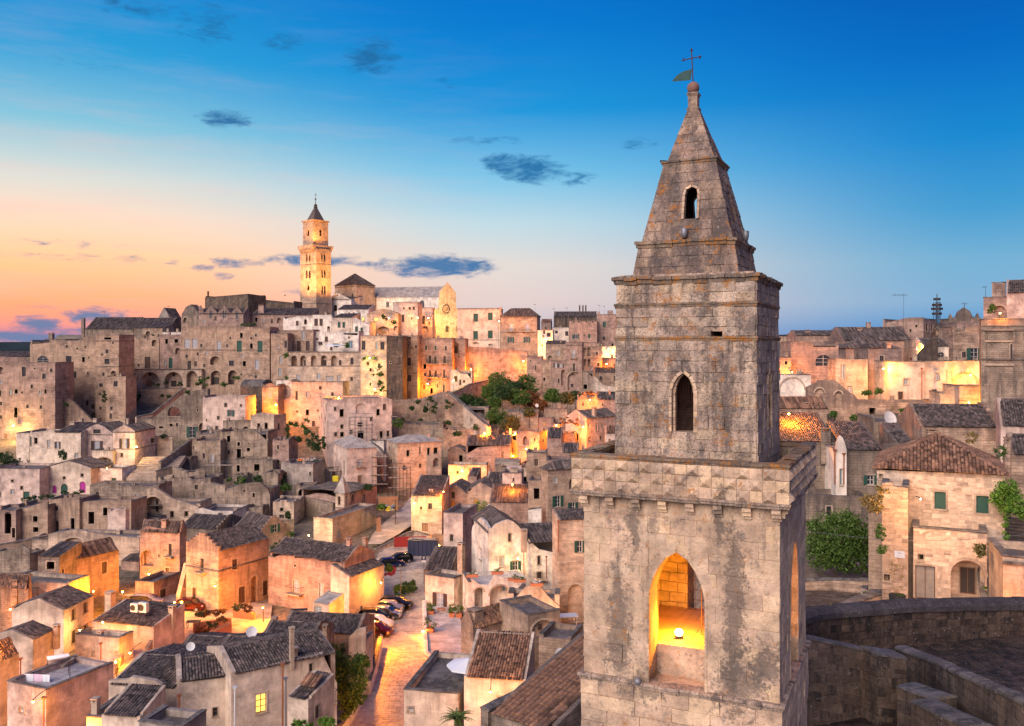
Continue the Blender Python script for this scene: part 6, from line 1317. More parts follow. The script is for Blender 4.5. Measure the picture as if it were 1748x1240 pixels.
house('long plain wall behind the white chimney, lit from the right', 540, 800, 712, xl=380, wr=6, a=5, D=212, mat='tuff_pink', fd=6)
house('flat house with dark stepped edge below the white chimney', 520, 1000, 915, xl=325, wr=7, a=5, D=180, mat='tuff_pink', fd=6, ch=[(388, 925, 26, 60, .2), (482, 880, 10, 60, .2)])
house('small white house with a lamp beside its green door', 134, 1150, 1012, xl=-10, wr=6, a=5, D=172, mat='plaster_pink', fd=6, op='w 73 1060 12 26;d 102 1130 16 38;G 30 1130 30 40')
house('grey ruin walls on the terrace below the trees', 260, 640, 540, xl=0, wr=8, a=4, D=226, mat='ruin', fd=6, rag=.8, op='w 25 545 30 26')
house('left house of the stepped lane, glowing yellow with a lamp', 105, 860, 710, xl=-10, wr=7, a=4, D=214, mat='tuff_pale', fd=6, pL=[(-10, 720), (30, 740), (105, 770)])
# ------------------------------------------------------------------ zone 8 and 9: right of the tower
zone(8)
house('pink house with a lit arch on the top right, stepped roof blocks', 1235, 255, 148, xl=1112, wr=8, a=30, D=118, mat='tuff_pink', fd=8, op='A 1198 215 60 46', niche=.6)
house('small square roof block above the lit arch at the top right', 1228, 160, 70, xl=1157, wr=4, a=30, D=122, mat='tuff_pink', fd=6)
house('pale house with dark tiled roof at the top right corner', 1420, 250, 122, xl=1232, wr=8, a=30, D=116, mat='plaster_pink', roof='gx', rise=1.9, fd=8, near=True)
COLH = house('tall weathered palace side with blind panels and crumbling pilasters', 1420, 640, 262, xl=1100, wr=6, a=26, D=112, mat='tuff_grey', fd=8, ledge=[300, 325, 480], op='N 1195 355 150 55;N 1195 440 140 110;N 1195 530 150 40;w 1262 440 16 90', niche=.2)
house('baroque church gable with curved shoulders and small pinnacles on the skyline', 1100, 335, 262, xl=930, wr=6, a=8, D=192, mat='tuff_grey', fd=6, th=.8, name='church_gable', cat='church', pL=[(930, 262), (940, 236), (952, 262), (968, 250), (978, 225), (1010, 202), (1042, 222), (1055, 250), (1072, 256), (1083, 232), (1094, 256), (1100, 262)])
house('orange lit block behind the green shuttered house on the right', 1105, 400, 278, xl=972, wr=8, a=8, D=168, mat='tuff_pink', fd=6, rag=.4)
house('small dark tiled house between the orange building and the baroque gable', 950, 350, 322, xl=862, wr=8, a=8, D=180, mat='tuff', roof='gx', rise=1.5, fd=6, near=False)
house('stone house with one open green shutter near the palace side', 1102, 500, 305, xl=952, wr=8, a=10, D=146, mat='tuff', fd=6, op='s 1063 450 40 66', pL=[(952, 330), (1015, 325), (1020, 305), (1102, 300)])
house('white plaster wall with a round black window under a tiled roof strip', 955, 490, 408, xl=798, wr=5, a=10, D=149, mat='plaster_white', roof='sx', rise=1.4, fd=6, near=False, op='u 888 452 36 28')
house('dark sloping stair flank climbing to the right before the white wall', 872, 500, 470, xl=742, wr=2, a=8, D=147, th=.9, mat='dark_stone', fd=6, pL=[(742, 484), (830, 375), (850, 355), (872, 352)], hcap=0)
house('square orange building on the skyline with two shuttered windows', 795, 410, 262, xl=578, xr=860, a=40, D=176, mat='tuff_pink', fd=8, pL=[(578, 290), (650, 270), (710, 256), (795, 254)], op='C 812 310 12 40;C 840 312 10 40;o 757 300 12 12', rise=1)
house('narrow orange lit gable below the square skyline building', 800, 490, 372, xl=737, wr=5, a=8, D=160, mat='tuff', fd=6, pL=[(737, 372), (765, 340), (800, 378)])
house('long grey tiled roofs with two tall chimneys on the right skyline', 735, 430, 378, xl=370, wr=12, a=6, D=166, mat='tuff_pink', roof='gx', rise=2.6, fd=6, near=False, ch=[(503, 280, 20, 70, .5), (455, 308, 24, 60, .4), (412, 305, 20, 50, .6)])
house('pointed dark tiled roof in front of the long skyline roofs', 660, 440, 418, xl=385, wr=10, a=6, D=160, mat='tuff_pink', roof='h', rise=2.2, fd=6, near=False)
house('low skyline house with a round chimney near the tower', 350, 400, 350, xl=120, wr=9, a=6, D=178, mat='tuff_pink', roof='gx', rise=1, fd=6, near=False, ch=[(182, 320, 24, 60, .3)])
house('faraway house with a lit window beside the tower on the skyline', 130, 400, 355, xl=-20, wr=9, a=6, D=205, mat='tuff', fd=8, op='W 90 375 26 22')
house('orange house with a half round glazed window', 345, 560, 385, xl=93, wr=8, a=5, D=150, mat='tuff_pink', fd=7, op='u 265 482 84 58;o 67 495 14 20', pL=[(93, 388), (140, 380), (210, 385), (212, 410), (330, 410), (345, 400)])
house('low orange wall left of the half round window', 95, 560, 468, xl=-20, wr=6, a=5, D=149, mat='tuff_pink', fd=7, op='o 68 495 14 20')
house('tan house with a tall iron window grille', 500, 670, 478, xl=330, wr=8, a=5, D=145, mat='tuff_pale', fd=7, op='k 368 543 20 76', pL=[(330, 470), (420, 478), (500, 475)])
house('house lit by a bright lamp over a brown door', 682, 670, 422, xl=502, xr=None, wr=8, a=5, D=147, mat='tuff_pink', fd=7, op='D 577 543 20 74', pL=[(502, 425), (682, 420)])
house('long yellow plaster building with one small window and a rusty drainpipe', 800, 715, 490, xl=610, wr=7, a=5, D=140, mat='plaster', fd=7, op='k 703 595 24 30')
house('yellow plaster house with a dark green shutter', 945, 715, 488, xl=801, wr=7, a=5, D=140.5, mat='plaster', fd=7, op='c 852 665 26 58')
house('yellow plaster front with a wide blind arch and a lamp', 1100, 715, 486, xl=946, wr=7, a=5, D=141, mat='plaster', fd=7, op='A 1015 605 134 118;k 1041 600 24 30', niche=.4)
house('lamplit terrace walls below the blind arch', 1420, 780, 622, xl=985, wr=7, a=8, D=123, mat='tuff_pale', fd=7)
house('low lit parapet block with a chimney at the left end of the terrace walls', 990, 775, 655, xl=884, wr=5, a=8, D=126, mat='tuff_pale', fd=7, pL=[(884, 665), (910, 655), (915, 630), (990, 615)])
house('white vaulted plaster wall next to the tower below the orange houses', 200, 720, 560, xl=-20, wr=6, a=5, D=138, mat='plaster_white', fd=7, op='A 100 640 130 130', niche=.12)
house('roofless ruin with stepped wall tops and blind arches', 885, 830, 700, xl=178, wr=5, a=5, D=131, th=.9, mat='tuff', fd=7, pL=[(178, 625), (235, 600), (240, 588), (325, 586), (345, 600), (410, 655), (425, 660), (450, 690), (640, 705), (885, 712)], op='A 245 690 50 120;o 525 750 34 34;A 345 690 40 90', niche=.35)
house('orange wall with a white chimney under the brightest lamp near the tower', 297, 840, 738, xl=-20, wr=6, a=5, D=122, mat='tuff', fd=7, ch=[(176, 703, 26, 50, .2)], roof='gx', rise=1.4, tile='tile_warm', near=False)
house('dark sloping buttress wall right of the brightest lamp', 350, 840, 820, xl=290, wr=4, a=5, D=121, th=.8, mat='dark_stone', fd=5, pL=[(290, 765), (305, 770), (350, 822)])
house('grey stone house with a long old tiled roof beside the tower', 330, 1330, 912, xl=-120, wr=7, a=5, D=90, mat='tuff_grey', roof='sx', rise=2.4, fd=5, ch=[(272, 840, 50, 110, .0)], op='', near=True)
house('slim white chapel front with a steep gable and a narrow green door', 388, 1330, 955, xl=331, wr=5, a=5, D=86, mat='plaster_white', fd=5, pL=[(331, 960), (334, 920), (345, 892), (356, 880), (368, 892), (382, 930), (388, 955)], op='e 360 1100 16 86', name='chapel', cat='chapel', th=.7)
house('grey stone house with a single green shuttered window and tiled roof', 586, 1330, 958, xl=385, wr=7, a=5, D=87, mat='tuff_grey', roof='sx', rise=2.2, fd=5, op='s 515 1115 36 50', near=True)
house('stepped stone gable wall rising between two grey tiled roofs', 712, 1330, 985, xl=584, wr=1.2, a=5, D=86, mat='tuff_grey', fd=5, pL=[(584, 930), (600, 922), (660, 918), (700, 950), (712, 980)])
house('tiled roof right of the stepped stone gable', 800, 1330, 980, xl=700, wr=8, a=5, D=88, mat='tuff_grey', roof='sx', rise=2.4, fd=5, near=True)
house('grey block with a flat top and a white dish', 792, 900, 790, xl=527, wr=6, a=5, D=102, mat='tuff_grey', fd=6, pL=[(527, 810), (650, 800), (655, 780), (740, 778), (792, 790)])
house('long low house with scattered old tiles and two chimneys', 1205, 960, 838, xl=785, wr=10, a=10, D=92, mat='tuff', roof='gx', rise=2.0, fd=5, ch=[(835, 842, 46, 90, .0), (985, 830, 60, 40, .1)], near=True)
house('pinkish plaster house with a pipe bracket at the right edge', 1420, 960, 835, xl=1203, wr=8, a=24, D=86, mat='plaster_pink', roof='gx', rise=2.4, fd=5, op='', near=True)
house('tall chimney stack house at the right of the pyramid roof', 1420, 1230, 985, xl=1258, wr=6, a=24, D=66, mat='tuff', roof='gx', rise=1.2, fd=5, ch=[(1238, 888, 28, 190, .0)], op='o 1315 1030 10 10')
PYR = house('lamplit stone house with a pyramid roof of old clay tiles and green shutters', 1225, 1440, 1088, xl=548, wr=9.5, a=24.7, D=59, mat='tuff_pale', roof='p', rise=2.2, tile='tile_warm', fd=5, over=True, near=True, pL=[(548, 1062), (760, 1070), (1000, 1078), (1225, 1088)],
      op='c 883 1223 60 90;c 1107 1245 66 92;o 570 1095 20 24')
relief(PYR, 'L', -PYR.wl + .02, -.02, PYR.H - 6.6, PYR.H - .35, 'tuff_pale', 290)
zone(9)
RG = house('projecting ground floor with an old double door and a deep arched porch', 1078, 618, 268, xl=706, wr=3, a=24.7, D=57.2, mat='tuff_pale', fd=4, op='o 743 388 28 30;Q 762 515 108 168;A 980 506 172 204;d 985 532 80 134', niche=1.5, roofmat='coping')
relief(RG, 'L', -RG.wl + .02, -.02, .02, RG.H - .1, 'tuff_pale', 200)
RT = house('ragged stone tower with rust stains, tufts of weeds and a street plate', 680, 600, 40, xl=548, wr=4, a=24.7, D=58.5, mat='tuff', fd=4, pL=[(548, 15), (600, 10), (604, 30), (680, 40)], op='o 573 490 30 32')
relief(RT, 'L', -RT.wl + .02, -.02, .02, RT.H - .5, 'tuff', 160)
house('tall crumbling stone pier with plants left of the ragged tower', 548, 575, 100, xl=480, wr=3, a=24.7, D=61, mat='tuff', fd=4, rag=.5)
house('grey stone annex below the old tiled roofs with one white framed window', 480, 300, 80, xl=-200, wr=4, a=5, D=84, mat='tuff_grey', fd=9, op='w 280 158 26 52', hcap=0)
house('pale curved wall beside the outside stair at the right edge', 1420, 700, 405, xl=1158, wr=5, a=20, D=51, mat='tuff_pale', fd=5, ledge=[440])

zone(3)
house('high rubble retaining wall with weeds below the balconied facades', 268, 1010, 868, xl=-40, wr=6, a=3, D=236, mat='tuff', fd=8, pL=[(-40, 862), (120, 850), (240, 815), (268, 812)], name='retaining_wall', cat='wall', th=1)
house('dark rough terrace wall lowest under the balconied facades', 250, 1060, 985, xl=-30, wr=5, a=3, mat='ruin', fd=7, name='retaining_wall', cat='wall', rag=.8)
house('glowing stone wall under the foot of the sloping stair', 560, 1095, 1020, xl=250, wr=5, a=3, mat='tuff', fd=7, rag=.7, name='retaining_wall', cat='wall')
house('tall stone bank under the ramp, right of the weeds wall', 500, 1030, 900, xl=262, wr=5, a=3, D=226, mat='tuff', fd=8, pL=[(262, 815), (330, 870), (400, 935), (500, 1015)], name='retaining_wall', cat='wall', th=1)

zone(4)
wall('low rubble wall with a dark gap left of the domed ruin', [(130, 905, 178, 3), (240, 935, 176, 3)], mat='ruin', rough=.3, th=.5)
house('tiny roofless cell between the two big dark doorways and the domed ruin', 380, 905, 850, xl=300, wr=4, a=12, mat='ruin', fd=4, rag=.8, op='o 340 885 22 26')
house('small stepped block leaning on the narrow tower house', 760, 860, 800, xl=700, wr=4, a=14, mat='ruin', fd=4, rag=.6, op='o 728 838 16 26')
house('low pale shed with a black doorway left of the collapsed rubble', 690, 930, 880, xl=640, wr=4, a=10, mat='tuff_pale', fd=4, op='o 664 912 16 28')
house('narrow ruin slice with a tall slot left of the crooked wall', 250, 690, 575, xl=205, wr=4, a=14, D=226, mat='ruin', fd=4, rag=.7, op='o 228 640 12 40')
wall('white stepped parapet in front of the white palazzo', [(1340, 600, 204, 3), (1400, 640, 201, 3), (1440, 690, 198, 3)], mat='plaster_white', rough=.4, th=.5)
wall('broken terrace wall below the small ruin with a square window', [(600, 1200, 160, 2), (760, 1190, 161, 2)], mat='ruin', rough=.3, th=.5)
zone(1)
house('small rubble house just right of the broad steps', 1060, 1050, 985, xl=990, wr=4, a=10, mat='ruin', fd=4, rag=.6, op='o 1020 1025 14 20')
house('square ruin with a window, highest beside the blue door', 1150, 960, 900, xl=1075, wr=4, a=10, mat='ruin', fd=4, rag=.8, op='o 1110 935 16 18')
wall('long low wall zigzagging above the vaulted ruin', [(870, 1060, 184, 3), (960, 1035, 187, 3), (1040, 1062, 183, 3), (1140, 1050, 184, 3)], mat='ruin', rough=.25, th=.5)
house('small pale cube with a dark door under the stair wall', 560, 830, 795, xl=525, wr=4, a=10, D=221, mat='plaster', fd=4, op='o 542 818 10 18')
zone(5)
house('round low well-like wall in front of the great niche', 800, 240, 188, xl=690, wr=3.5, a=12, mat='plaster_grey', fd=4)
house('small lean-to with pale sheets beside the tall dark doorway', 632, 262, 150, xl=542, wr=1.2, a=8, D=152, mat='plaster_pink', fd=3, pL=[(542, 155), (590, 150), (632, 143)], hcap=0)
wall('low ledge wall below the arched doorways at the left', [(-20, 330, 149, 3), (150, 300, 152, 3), (240, 282, 154, 3)], mat='tuff', rough=.2, th=.6)
house('little stair block of rubble left of the low gabled house', 700, 470, 410, xl=610, wr=4, a=14, D=139, mat='tuff_pink', roof='sx', rise=1, fd=4)
zone(11)
house('tiny lamplit cottage wedged under the stair wall', 380, 520, 480, xl=300, wr=4, a=12, D=186, mat='tuff_pink', roof='sx', rise=1.2, fd=5, near=False, op='w 340 505 10 16')
house('small block with two dark slots above the wide lamplit wall', 860, 420, 365, xl=775, wr=5, a=12, D=192, mat='tuff_pink', fd=5, rag=.4, op='o 800 395 10 24;o 835 395 10 18')
zone(10)
house('little pink block with a door between the flat house and the arbour', 425, 715, 640, xl=378, wr=4, a=10, D=209, mat='tuff_pink', fd=5, op='D 400 690 14 30')
# ------------------------------------------------------------------ street, squares and foreground walls
def strip(name, rows, mat, dz=0.0, kind='structure'):
    """paved ground between a left and a right edge: rows = [(y, x left, x right)] of the photograph, laid on the valley floor"""
    mb = MB(); pv = None
    for y, a, b in rows:
        cur = [P(a + (b - a) * i / 6, y, tab(GL, y)) + Vector((0, 0, dz)) for i in range(7)]
        if pv:
            for i in range(6): mb.poly([cur[i], cur[i + 1], pv[i + 1], pv[i]])
        pv = cur
    o = mb.build(name, mat); o['kind'] = kind; return o
ROAD = [(1420, 520, 690), (1240, 592, 690), (1185, 622, 694), (1142, 636, 722), (1120, 646, 724), (1084, 655, 724), (1059, 640, 724), (1032, 632, 724), (1007, 650, 726), (973, 650, 728), (952, 648, 728), (936, 655, 740), (925, 680, 740)]
strip('street', [(y, a - 6, b + 4) for y, a, b in ROAD], 'paving', -.25)
def slabs():
    root = empty('street_paving', (0, 0, 0), 0, kind='structure'); n = 0; far = MB(); r2 = random.Random(5)
    for k in range(len(ROAD) - 1):
        y0, a0, b0 = ROAD[k]; y1, a1, b1 = ROAD[k + 1]
        A, B, Cc, Dd = P(a0, y0, tab(GL, y0)), P(b0, y0, tab(GL, y0)), P(b1, y1, tab(GL, y1)), P(a1, y1, tab(GL, y1))
        rows = max(1, int((Dd - A).length / .52))
        for i in range(rows):
            t0, t1 = i / rows, (i + 1) / rows; L0, R0, L1, R1 = A.lerp(Dd, t0), B.lerp(Cc, t0), A.lerp(Dd, t1), B.lerp(Cc, t1)
            m = max(2, int((R0 - L0).length / .95)); off = .5 if i % 2 else 0
            cuts = [0] + [min(1, (j + off + r2.uniform(-.12, .12)) / m) for j in range(1, m)] + [1]
            for u, w in zip(cuts, cuts[1:]):
                g_ = .012; z = Vector((0, 0, -.19 + r2.uniform(-.012, .012))); e = g_ / max(.5, (R0 - L0).length)
                q = [L0.lerp(R0, u + e) + z, L0.lerp(R0, w - e) + z, L1.lerp(R1, w - e) + z, L1.lerp(R1, u + e) + z]; f_ = 1 - .03
                c = (q[0] + q[2]) / 2; q = [c + (p - c) * f_ for p in q]; lo = [p - Vector((0, 0, .06)) for p in q]
                fs = [(0, 1, 2, 3), (4, 5, 1, 0), (5, 6, 2, 1), (6, 7, 3, 2), (7, 4, 0, 3)]
                if n < 300 and y0 < 1400: me = bpy.data.meshes.new('paving_stone'); me.from_pydata([tuple(p) for p in q + lo], [], fs); me.materials.append(M['paving_slab']); link('paving_stone', me, root); n += 1
                else:
                    kk = len(far.v); far.v += [tuple(p) for p in q + lo]; far.f += [tuple(kk + x for x in f) for f in fs]; far.mi += [0] * 5
    o = far.build('small_paving_stones', 'paving_slab', root, uv=False); o['kind'] = 'stuff'
slabs()
strip('paved_square', [(1140, 215, 420), (1085, 290, 455), (1056, 300, 462), (1030, 305, 465), (1012, 200, 330)], 'paving', -.2)
strip('upper_lane', [(932, 628, 650), (915, 636, 680), (900, 650, 702), (885, 668, 714), (868, 688, 722), (852, 700, 724)], 'paving', .3)
strip('white_terrace', [(1126, 722, 792), (1090, 727, 790), (1060, 728, 786), (1038, 728, 784)], 'terrace_floor', .25)
zone(7)
wall('low white parapet wall between the street and the white terrace', [(212, 935, 98, 1.6), (172, 900, 100, 1.5), (168, 800, 107, 1.4), (166, 664, 118, 1.4)], mat='plaster_white', cap='plaster_white', th=.45, fd=2)
zone(6)
for pts, lb in (([(220, 592, 114, .5), (330, 610, 113, .5)], 'left'), ([(0, 668, 108, .5), (212, 640, 110, .5)], 'middle'), ([(30, 755, 103, .5), (214, 665, 107, .5)], 'right')):
    wall('brick edged planter bed on the paved square, the %s one' % lb, pts, mat='pot_clay', cap=None, th=.5, fd=1, name='planter_bed', cat='planter')
zone(9)
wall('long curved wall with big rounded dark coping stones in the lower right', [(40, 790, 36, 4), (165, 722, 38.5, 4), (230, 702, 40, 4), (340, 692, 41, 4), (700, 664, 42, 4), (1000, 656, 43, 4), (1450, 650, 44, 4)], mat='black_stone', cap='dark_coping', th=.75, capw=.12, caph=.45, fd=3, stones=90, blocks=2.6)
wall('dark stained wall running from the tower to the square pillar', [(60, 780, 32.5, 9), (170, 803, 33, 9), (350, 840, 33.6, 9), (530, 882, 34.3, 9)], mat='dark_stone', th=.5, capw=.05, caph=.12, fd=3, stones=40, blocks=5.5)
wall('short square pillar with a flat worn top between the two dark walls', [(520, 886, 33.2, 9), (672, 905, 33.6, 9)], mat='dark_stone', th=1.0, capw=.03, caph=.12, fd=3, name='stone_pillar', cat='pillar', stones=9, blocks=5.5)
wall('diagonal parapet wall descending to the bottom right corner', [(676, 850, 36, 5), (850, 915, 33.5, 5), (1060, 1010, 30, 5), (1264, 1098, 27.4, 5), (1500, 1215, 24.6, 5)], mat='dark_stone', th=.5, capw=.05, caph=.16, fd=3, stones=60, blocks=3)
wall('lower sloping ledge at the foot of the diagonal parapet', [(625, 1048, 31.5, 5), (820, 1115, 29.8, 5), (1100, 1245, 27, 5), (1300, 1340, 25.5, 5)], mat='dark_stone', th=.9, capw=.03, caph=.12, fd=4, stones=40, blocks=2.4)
m = MB(); m.poly([(9, 24, -14.35), (34, 24, -14.35), (36, 44, -14.35), (9, 44, -14.35)]); o = m.build('walled_yard_paving', 'black_stone'); o['kind'] = 'structure'
m = MB(); m.poly([(15, 44, -18.3), (44, 44, -18.3), (44, 66, -18.4), (15, 66, -18.4)]); o = m.build('cobbled_yard', 'dark_stone'); o['kind'] = 'structure'
wall('low orange garden wall bending round the cobbled yard', [(305, 672, 54, 1.6), (345, 662, 54, 1.5), (480, 598, 58.5, 1.3), (580, 570, 60, 1.2), (500, 540, 63, 1)], mat='tuff_pale', th=.8, capw=.04, fd=3, stones=40)
wall('garden retaining wall in front of the big fig tree', [(120, 512, 66, 2.6), (300, 505, 66, 2.6), (480, 508, 65, 2.6)], mat='tuff', th=.5, fd=4, stones=50)
wall('parapet of the outside stair right of the deep porch', [(1092, 640, 56.5, 1.4), (1072, 480, 58, 3), (1082, 335, 61, 3), (1108, 275, 64, 3)], mat='plaster_pink', th=.45, fd=3, stones=30)
stairs('rust streaked outside stair rising between two walls at the right edge', (1135, 650, 57), (1128, 380, 64), 1.7, 15, mat='tuff')
stairs('dark stair at the right edge beside the climbing vine', (1245, 340, 60), (1250, 190, 66), 2, 9, mat='dark_stone')
zone(5)
stairs('yellow lit stair climbing between two walls beside the lamp', (630, 985, 88), (705, 850, 97), 1.9, 18, mat='plaster', side='lr')
# ------------------------------------------------------------------ plants
def foliage(name, label, cat, blobs, D, mat, n, leaf, trunk=None, part='foliage', seed=0, group=None, holes=.28):
    """blobs = [(x, y, half width, half height)] in picture units; leaves lie spread through each blob's volume"""
    r = random.Random(seed or int(blobs[0][0] * 7 + blobs[0][1])); s = 1 / zn[2] / F * D
    x0, y0 = blobs[0][0], max(b[1] + b[3] for b in blobs) + (trunk or 0); root = empty(name, P(gx_(x0), gy_(y0), D), 0, label, cat, group); o = root.location
    V = []; Fc = []; tot = sum(b[2] * b[3] for b in blobs)
    for bx_, by, rx, ry in blobs:
        c = P(gx_(bx_), gy_(by), D) - o; ax, az = rx * s, ry * s; ay = min(ax, max(az, .4)) * .85; k = max(12, int(n * rx * ry / tot)); clumps = []
        for _ in range(max(5, k // 26)):
            while True:
                u = Vector((r.uniform(-1, 1), r.uniform(-1, 1), r.uniform(-1, 1)))
                if .25 < u.length < 1: break
            u = u.normalized() * (u.length ** .45); clumps.append(Vector((u.x * ax, u.y * ay, u.z * az)) + c)
        cr = max(leaf * 1.3, min(ax, az) * .34)
        for _ in range(k):
            p = clumps[int(r.random() * len(clumps))] + Vector((r.gauss(0, 1), r.gauss(0, 1), r.gauss(0, .8))) * cr * .6
            d = Vector((r.gauss(0, 1), r.gauss(0, 1), r.gauss(0, .7))).normalized(); e = d.orthogonal().normalized(); f = d.cross(e); w = leaf * r.uniform(.6, 1.25)
            if r.random() < .5: e, f = f, e
            i = len(V); V += [tuple(p - e * w), tuple(p + f * w * .45), tuple(p + e * w), tuple(p - f * w * .45)]; Fc.append((i, i + 1, i + 2, i + 3))
    me = bpy.data.meshes.new(part); me.from_pydata(V, [], Fc); me.materials.append(M[mat]); link('crown' if trunk else part, me, root)
    if trunk:
        h = trunk * s; m = MB(); top = max(-(b[1] - y0) for b in blobs) * s
        m.tube([(0, 0, -3), (0, 0, 0), (r.uniform(-.1, .1) * h, 0, h), (r.uniform(-.2, .2) * h, 0, h + (top - h) * .5)], [max(.08, h * .11), max(.07, h * .09), h * .07, h * .03], 7)
        for i in range(5): a = r.uniform(0, 6.28); m.tube([(0, 0, h * .7), (math.cos(a) * h * .5, math.sin(a) * h * .5, h * 1.3), (math.cos(a) * h * .8, math.sin(a) * h * .8, h * 1.8)], [h * .05, h * .035, h * .015], 5)
        m.build('trunk', 'bark', root)
    return root
zone(3)
for i, (x, y, rr, D, mt, lb) in enumerate([(565, 752, 62, 248, 'leaf_mid', 'big round green tree below the left lamp of the retaining wall'), (640, 790, 40, 246, 'leaf_dark', 'dark tree squeezed between the two biggest round trees'), (715, 770, 62, 250, 'leaf_mid', 'broad green tree touching the cubic house'),
        (735, 850, 52, 244, 'leaf_rust', 'dark reddish tree under the broad green one'), (668, 840, 52, 238, 'leaf_mid', 'rounded bright green tree in the middle of the grove'), (580, 820, 46, 237, 'leaf_dark', 'dark olive tree left of the bright middle tree'), (512, 815, 44, 240, 'leaf_mid', 'green tree at the foot of the ramp wall'),
        (455, 890, 44, 232, 'leaf_dark', 'dark tree beside the sloping stair'), (380, 860, 44, 236, 'leaf_dark', 'dark shrub tree highest beside the sloping stair'), (425, 862, 36, 238, 'leaf_rust', 'brownish tree behind the stair parapet'), (535, 872, 34, 232, 'leaf_mid', 'small green tree below the grove on its left'),
        (545, 950, 56, 224, 'leaf_mid', 'lamplit tree overhanging the stepped lane'), (625, 985, 46, 221, 'leaf_olive', 'yellowish tree right above the stepped lane lamp'), (790, 885, 34, 234, 'leaf_rust', 'small reddish tree at the right of the grove'), (858, 835, 44, 236, 'leaf_mid', 'green tree below the double balcony house'),
        (940, 845, 40, 234, 'leaf_olive', 'golden olive tree below the deep round arch'), (985, 830, 26, 238, 'leaf_dark', 'small dark tree under the outside stair'), (730, 925, 24, 226, 'leaf_olive', 'little olive bush among the pillars of the terrace')]):
    foliage('tree', lb, 'tree', [(x, y, rr, rr * .8), (x - rr * .5, y + rr * .25, rr * .6, rr * .5), (x + rr * .5, y + rr * .3, rr * .6, rr * .5)] + [(x + rnd.uniform(-.9, .9) * rr, y + rnd.uniform(-.7, .5) * rr, rr * rnd.uniform(.2, .4), rr * rnd.uniform(.2, .35)) for _ in range(5)], D, mt, 3000, .27, rr * .3, seed=i + 1, group='trees of the grove below the ramp')
zone(10)
foliage('creeper_arbour', 'rusty creeper arbour over the lamplit doorway', 'creeper', [(460, 610, 40, 25), (530, 625, 45, 30)], 214, 'leaf_rust', 500, .22); foliage('creeper', 'creeper hanging over the round topped orange house', 'creeper', [(600, 405, 45, 14), (690, 405, 45, 14)], 231, 'leaf_rust', 400, .2)
zone(9)
foliage('fig_tree', 'big dense fig tree in the walled garden beside the tower', 'tree', [(320, 300, 145, 130), (240, 350, 80, 90), (400, 260, 80, 90), (400, 400, 80, 75), (230, 250, 60, 50), (330, 210, 70, 50), (440, 330, 50, 80)], 70, 'leaf_mid', 9000, .15, 50)
foliage('climbing_vine', 'bright green vine climbing the house wall at the right edge', 'vine', [(1180, 40, 50, 45), (1190, 110, 70, 60), (1160, 90, 60, 40), (1240, 150, 40, 40), (1175, 240, 14, 60)], 57.8, 'leaf_bright', 3600, .10)
foliage('weed_tuft', 'large ragged tuft of dry weeds on the crumbling pier', 'weeds', [(505, 110, 56, 45), (540, 60, 30, 25)], 57.5, 'leaf_dry', 900, .12); foliage('weed_tuft', 'green tuft hanging halfway down the crumbling pier', 'weeds', [(540, 260, 24, 44)], 57.2, 'leaf_mid', 400, .09)
foliage('weed_tuft', 'small green tuft low on the crumbling pier', 'weeds', [(545, 342, 24, 24)], 57, 'leaf_mid', 260, .09); foliage('agave', 'spiky plant on the ledge above the deep porch', 'plant', [(1043, 352, 30, 24)], 55.5, 'leaf_olive', 300, .13)
foliage('shrub', 'leafless thin shrub in the black pot', 'shrub', [(622, 480, 40, 90), (610, 420, 12, 60)], 56.2, 'leaf_dry', 420, .05); foliage('shrub', 'low green plant at the rim of the black pot', 'shrub', [(650, 585, 24, 12)], 56, 'leaf_mid', 150, .06)
foliage('shrub', 'small bush at the corner of the low orange wall', 'shrub', [(480, 578, 28, 16)], 60.5, 'leaf_dark', 260, .08); foliage('shrub', 'yellow flowering bush left of the low orange wall', 'shrub', [(290, 655, 40, 26)], 55, 'leaf_dry', 320, .09)
foliage('weed_tuft', 'weeds along the foot of the old double door', 'weeds', [(840, 615, 22, 10), (700, 605, 30, 8)], 56.6, 'leaf_mid', 160, .06); foliage('weed_tuft', 'trailing weeds on the stair parapet', 'weeds', [(1066, 560, 10, 40), (1072, 610, 14, 20)], 55.8, 'leaf_mid', 160, .06)
zone(8)
for x, y, w, h, D, lb in ((440, 785, 36, 18, 118, 'green bush at the foot of the roofless ruin'), (548, 645, 30, 10, 138, 'low bush by the tiled yard under the brown door lamp'), (492, 650, 20, 9, 138, 'small bush left of the one under the brown door lamp'), (320, 768, 16, 12, 119, 'dark bush on the sloping buttress wall'), (700, 748, 26, 10, 129, 'grass on the ruin wall top'), (1050, 895, 36, 26, 88, 'dry weeds on the wall of the long low house'), (1200, 965, 24, 30, 66, 'ivy clump beside the tall chimney stack'), (1150, 205, 14, 34, 116, 'plant on the corner of the lit arch house')): foliage('bush', lb, 'bush', [(x, y, w, h)], D, 'leaf_mid' if y != 895 else 'leaf_dry', 260, D * .0016)
zone(6)
foliage('ivy', 'huge ivy mass pouring over the wall beside the street', 'ivy', [(775, 850, 50, 60), (800, 950, 55, 90), (880, 900, 70, 50), (940, 890, 40, 50), (900, 980, 65, 70), (870, 1070, 62, 75), (850, 1150, 40, 50), (930, 1060, 30, 60)], 77, 'leaf_mid', 9000, .13)
foliage('cypress', 'small dark cypress standing in the ivy', 'tree', [(832, 800, 10, 32), (832, 830, 12, 25)], 78, 'leaf_dark', 350, .1, 10); foliage('shrub', 'bright green shrubs cut by the bottom edge of the photo', 'shrub', [(600, 1232, 60, 22), (740, 1225, 60, 28)], 60, 'leaf_bright', 1400, .1)
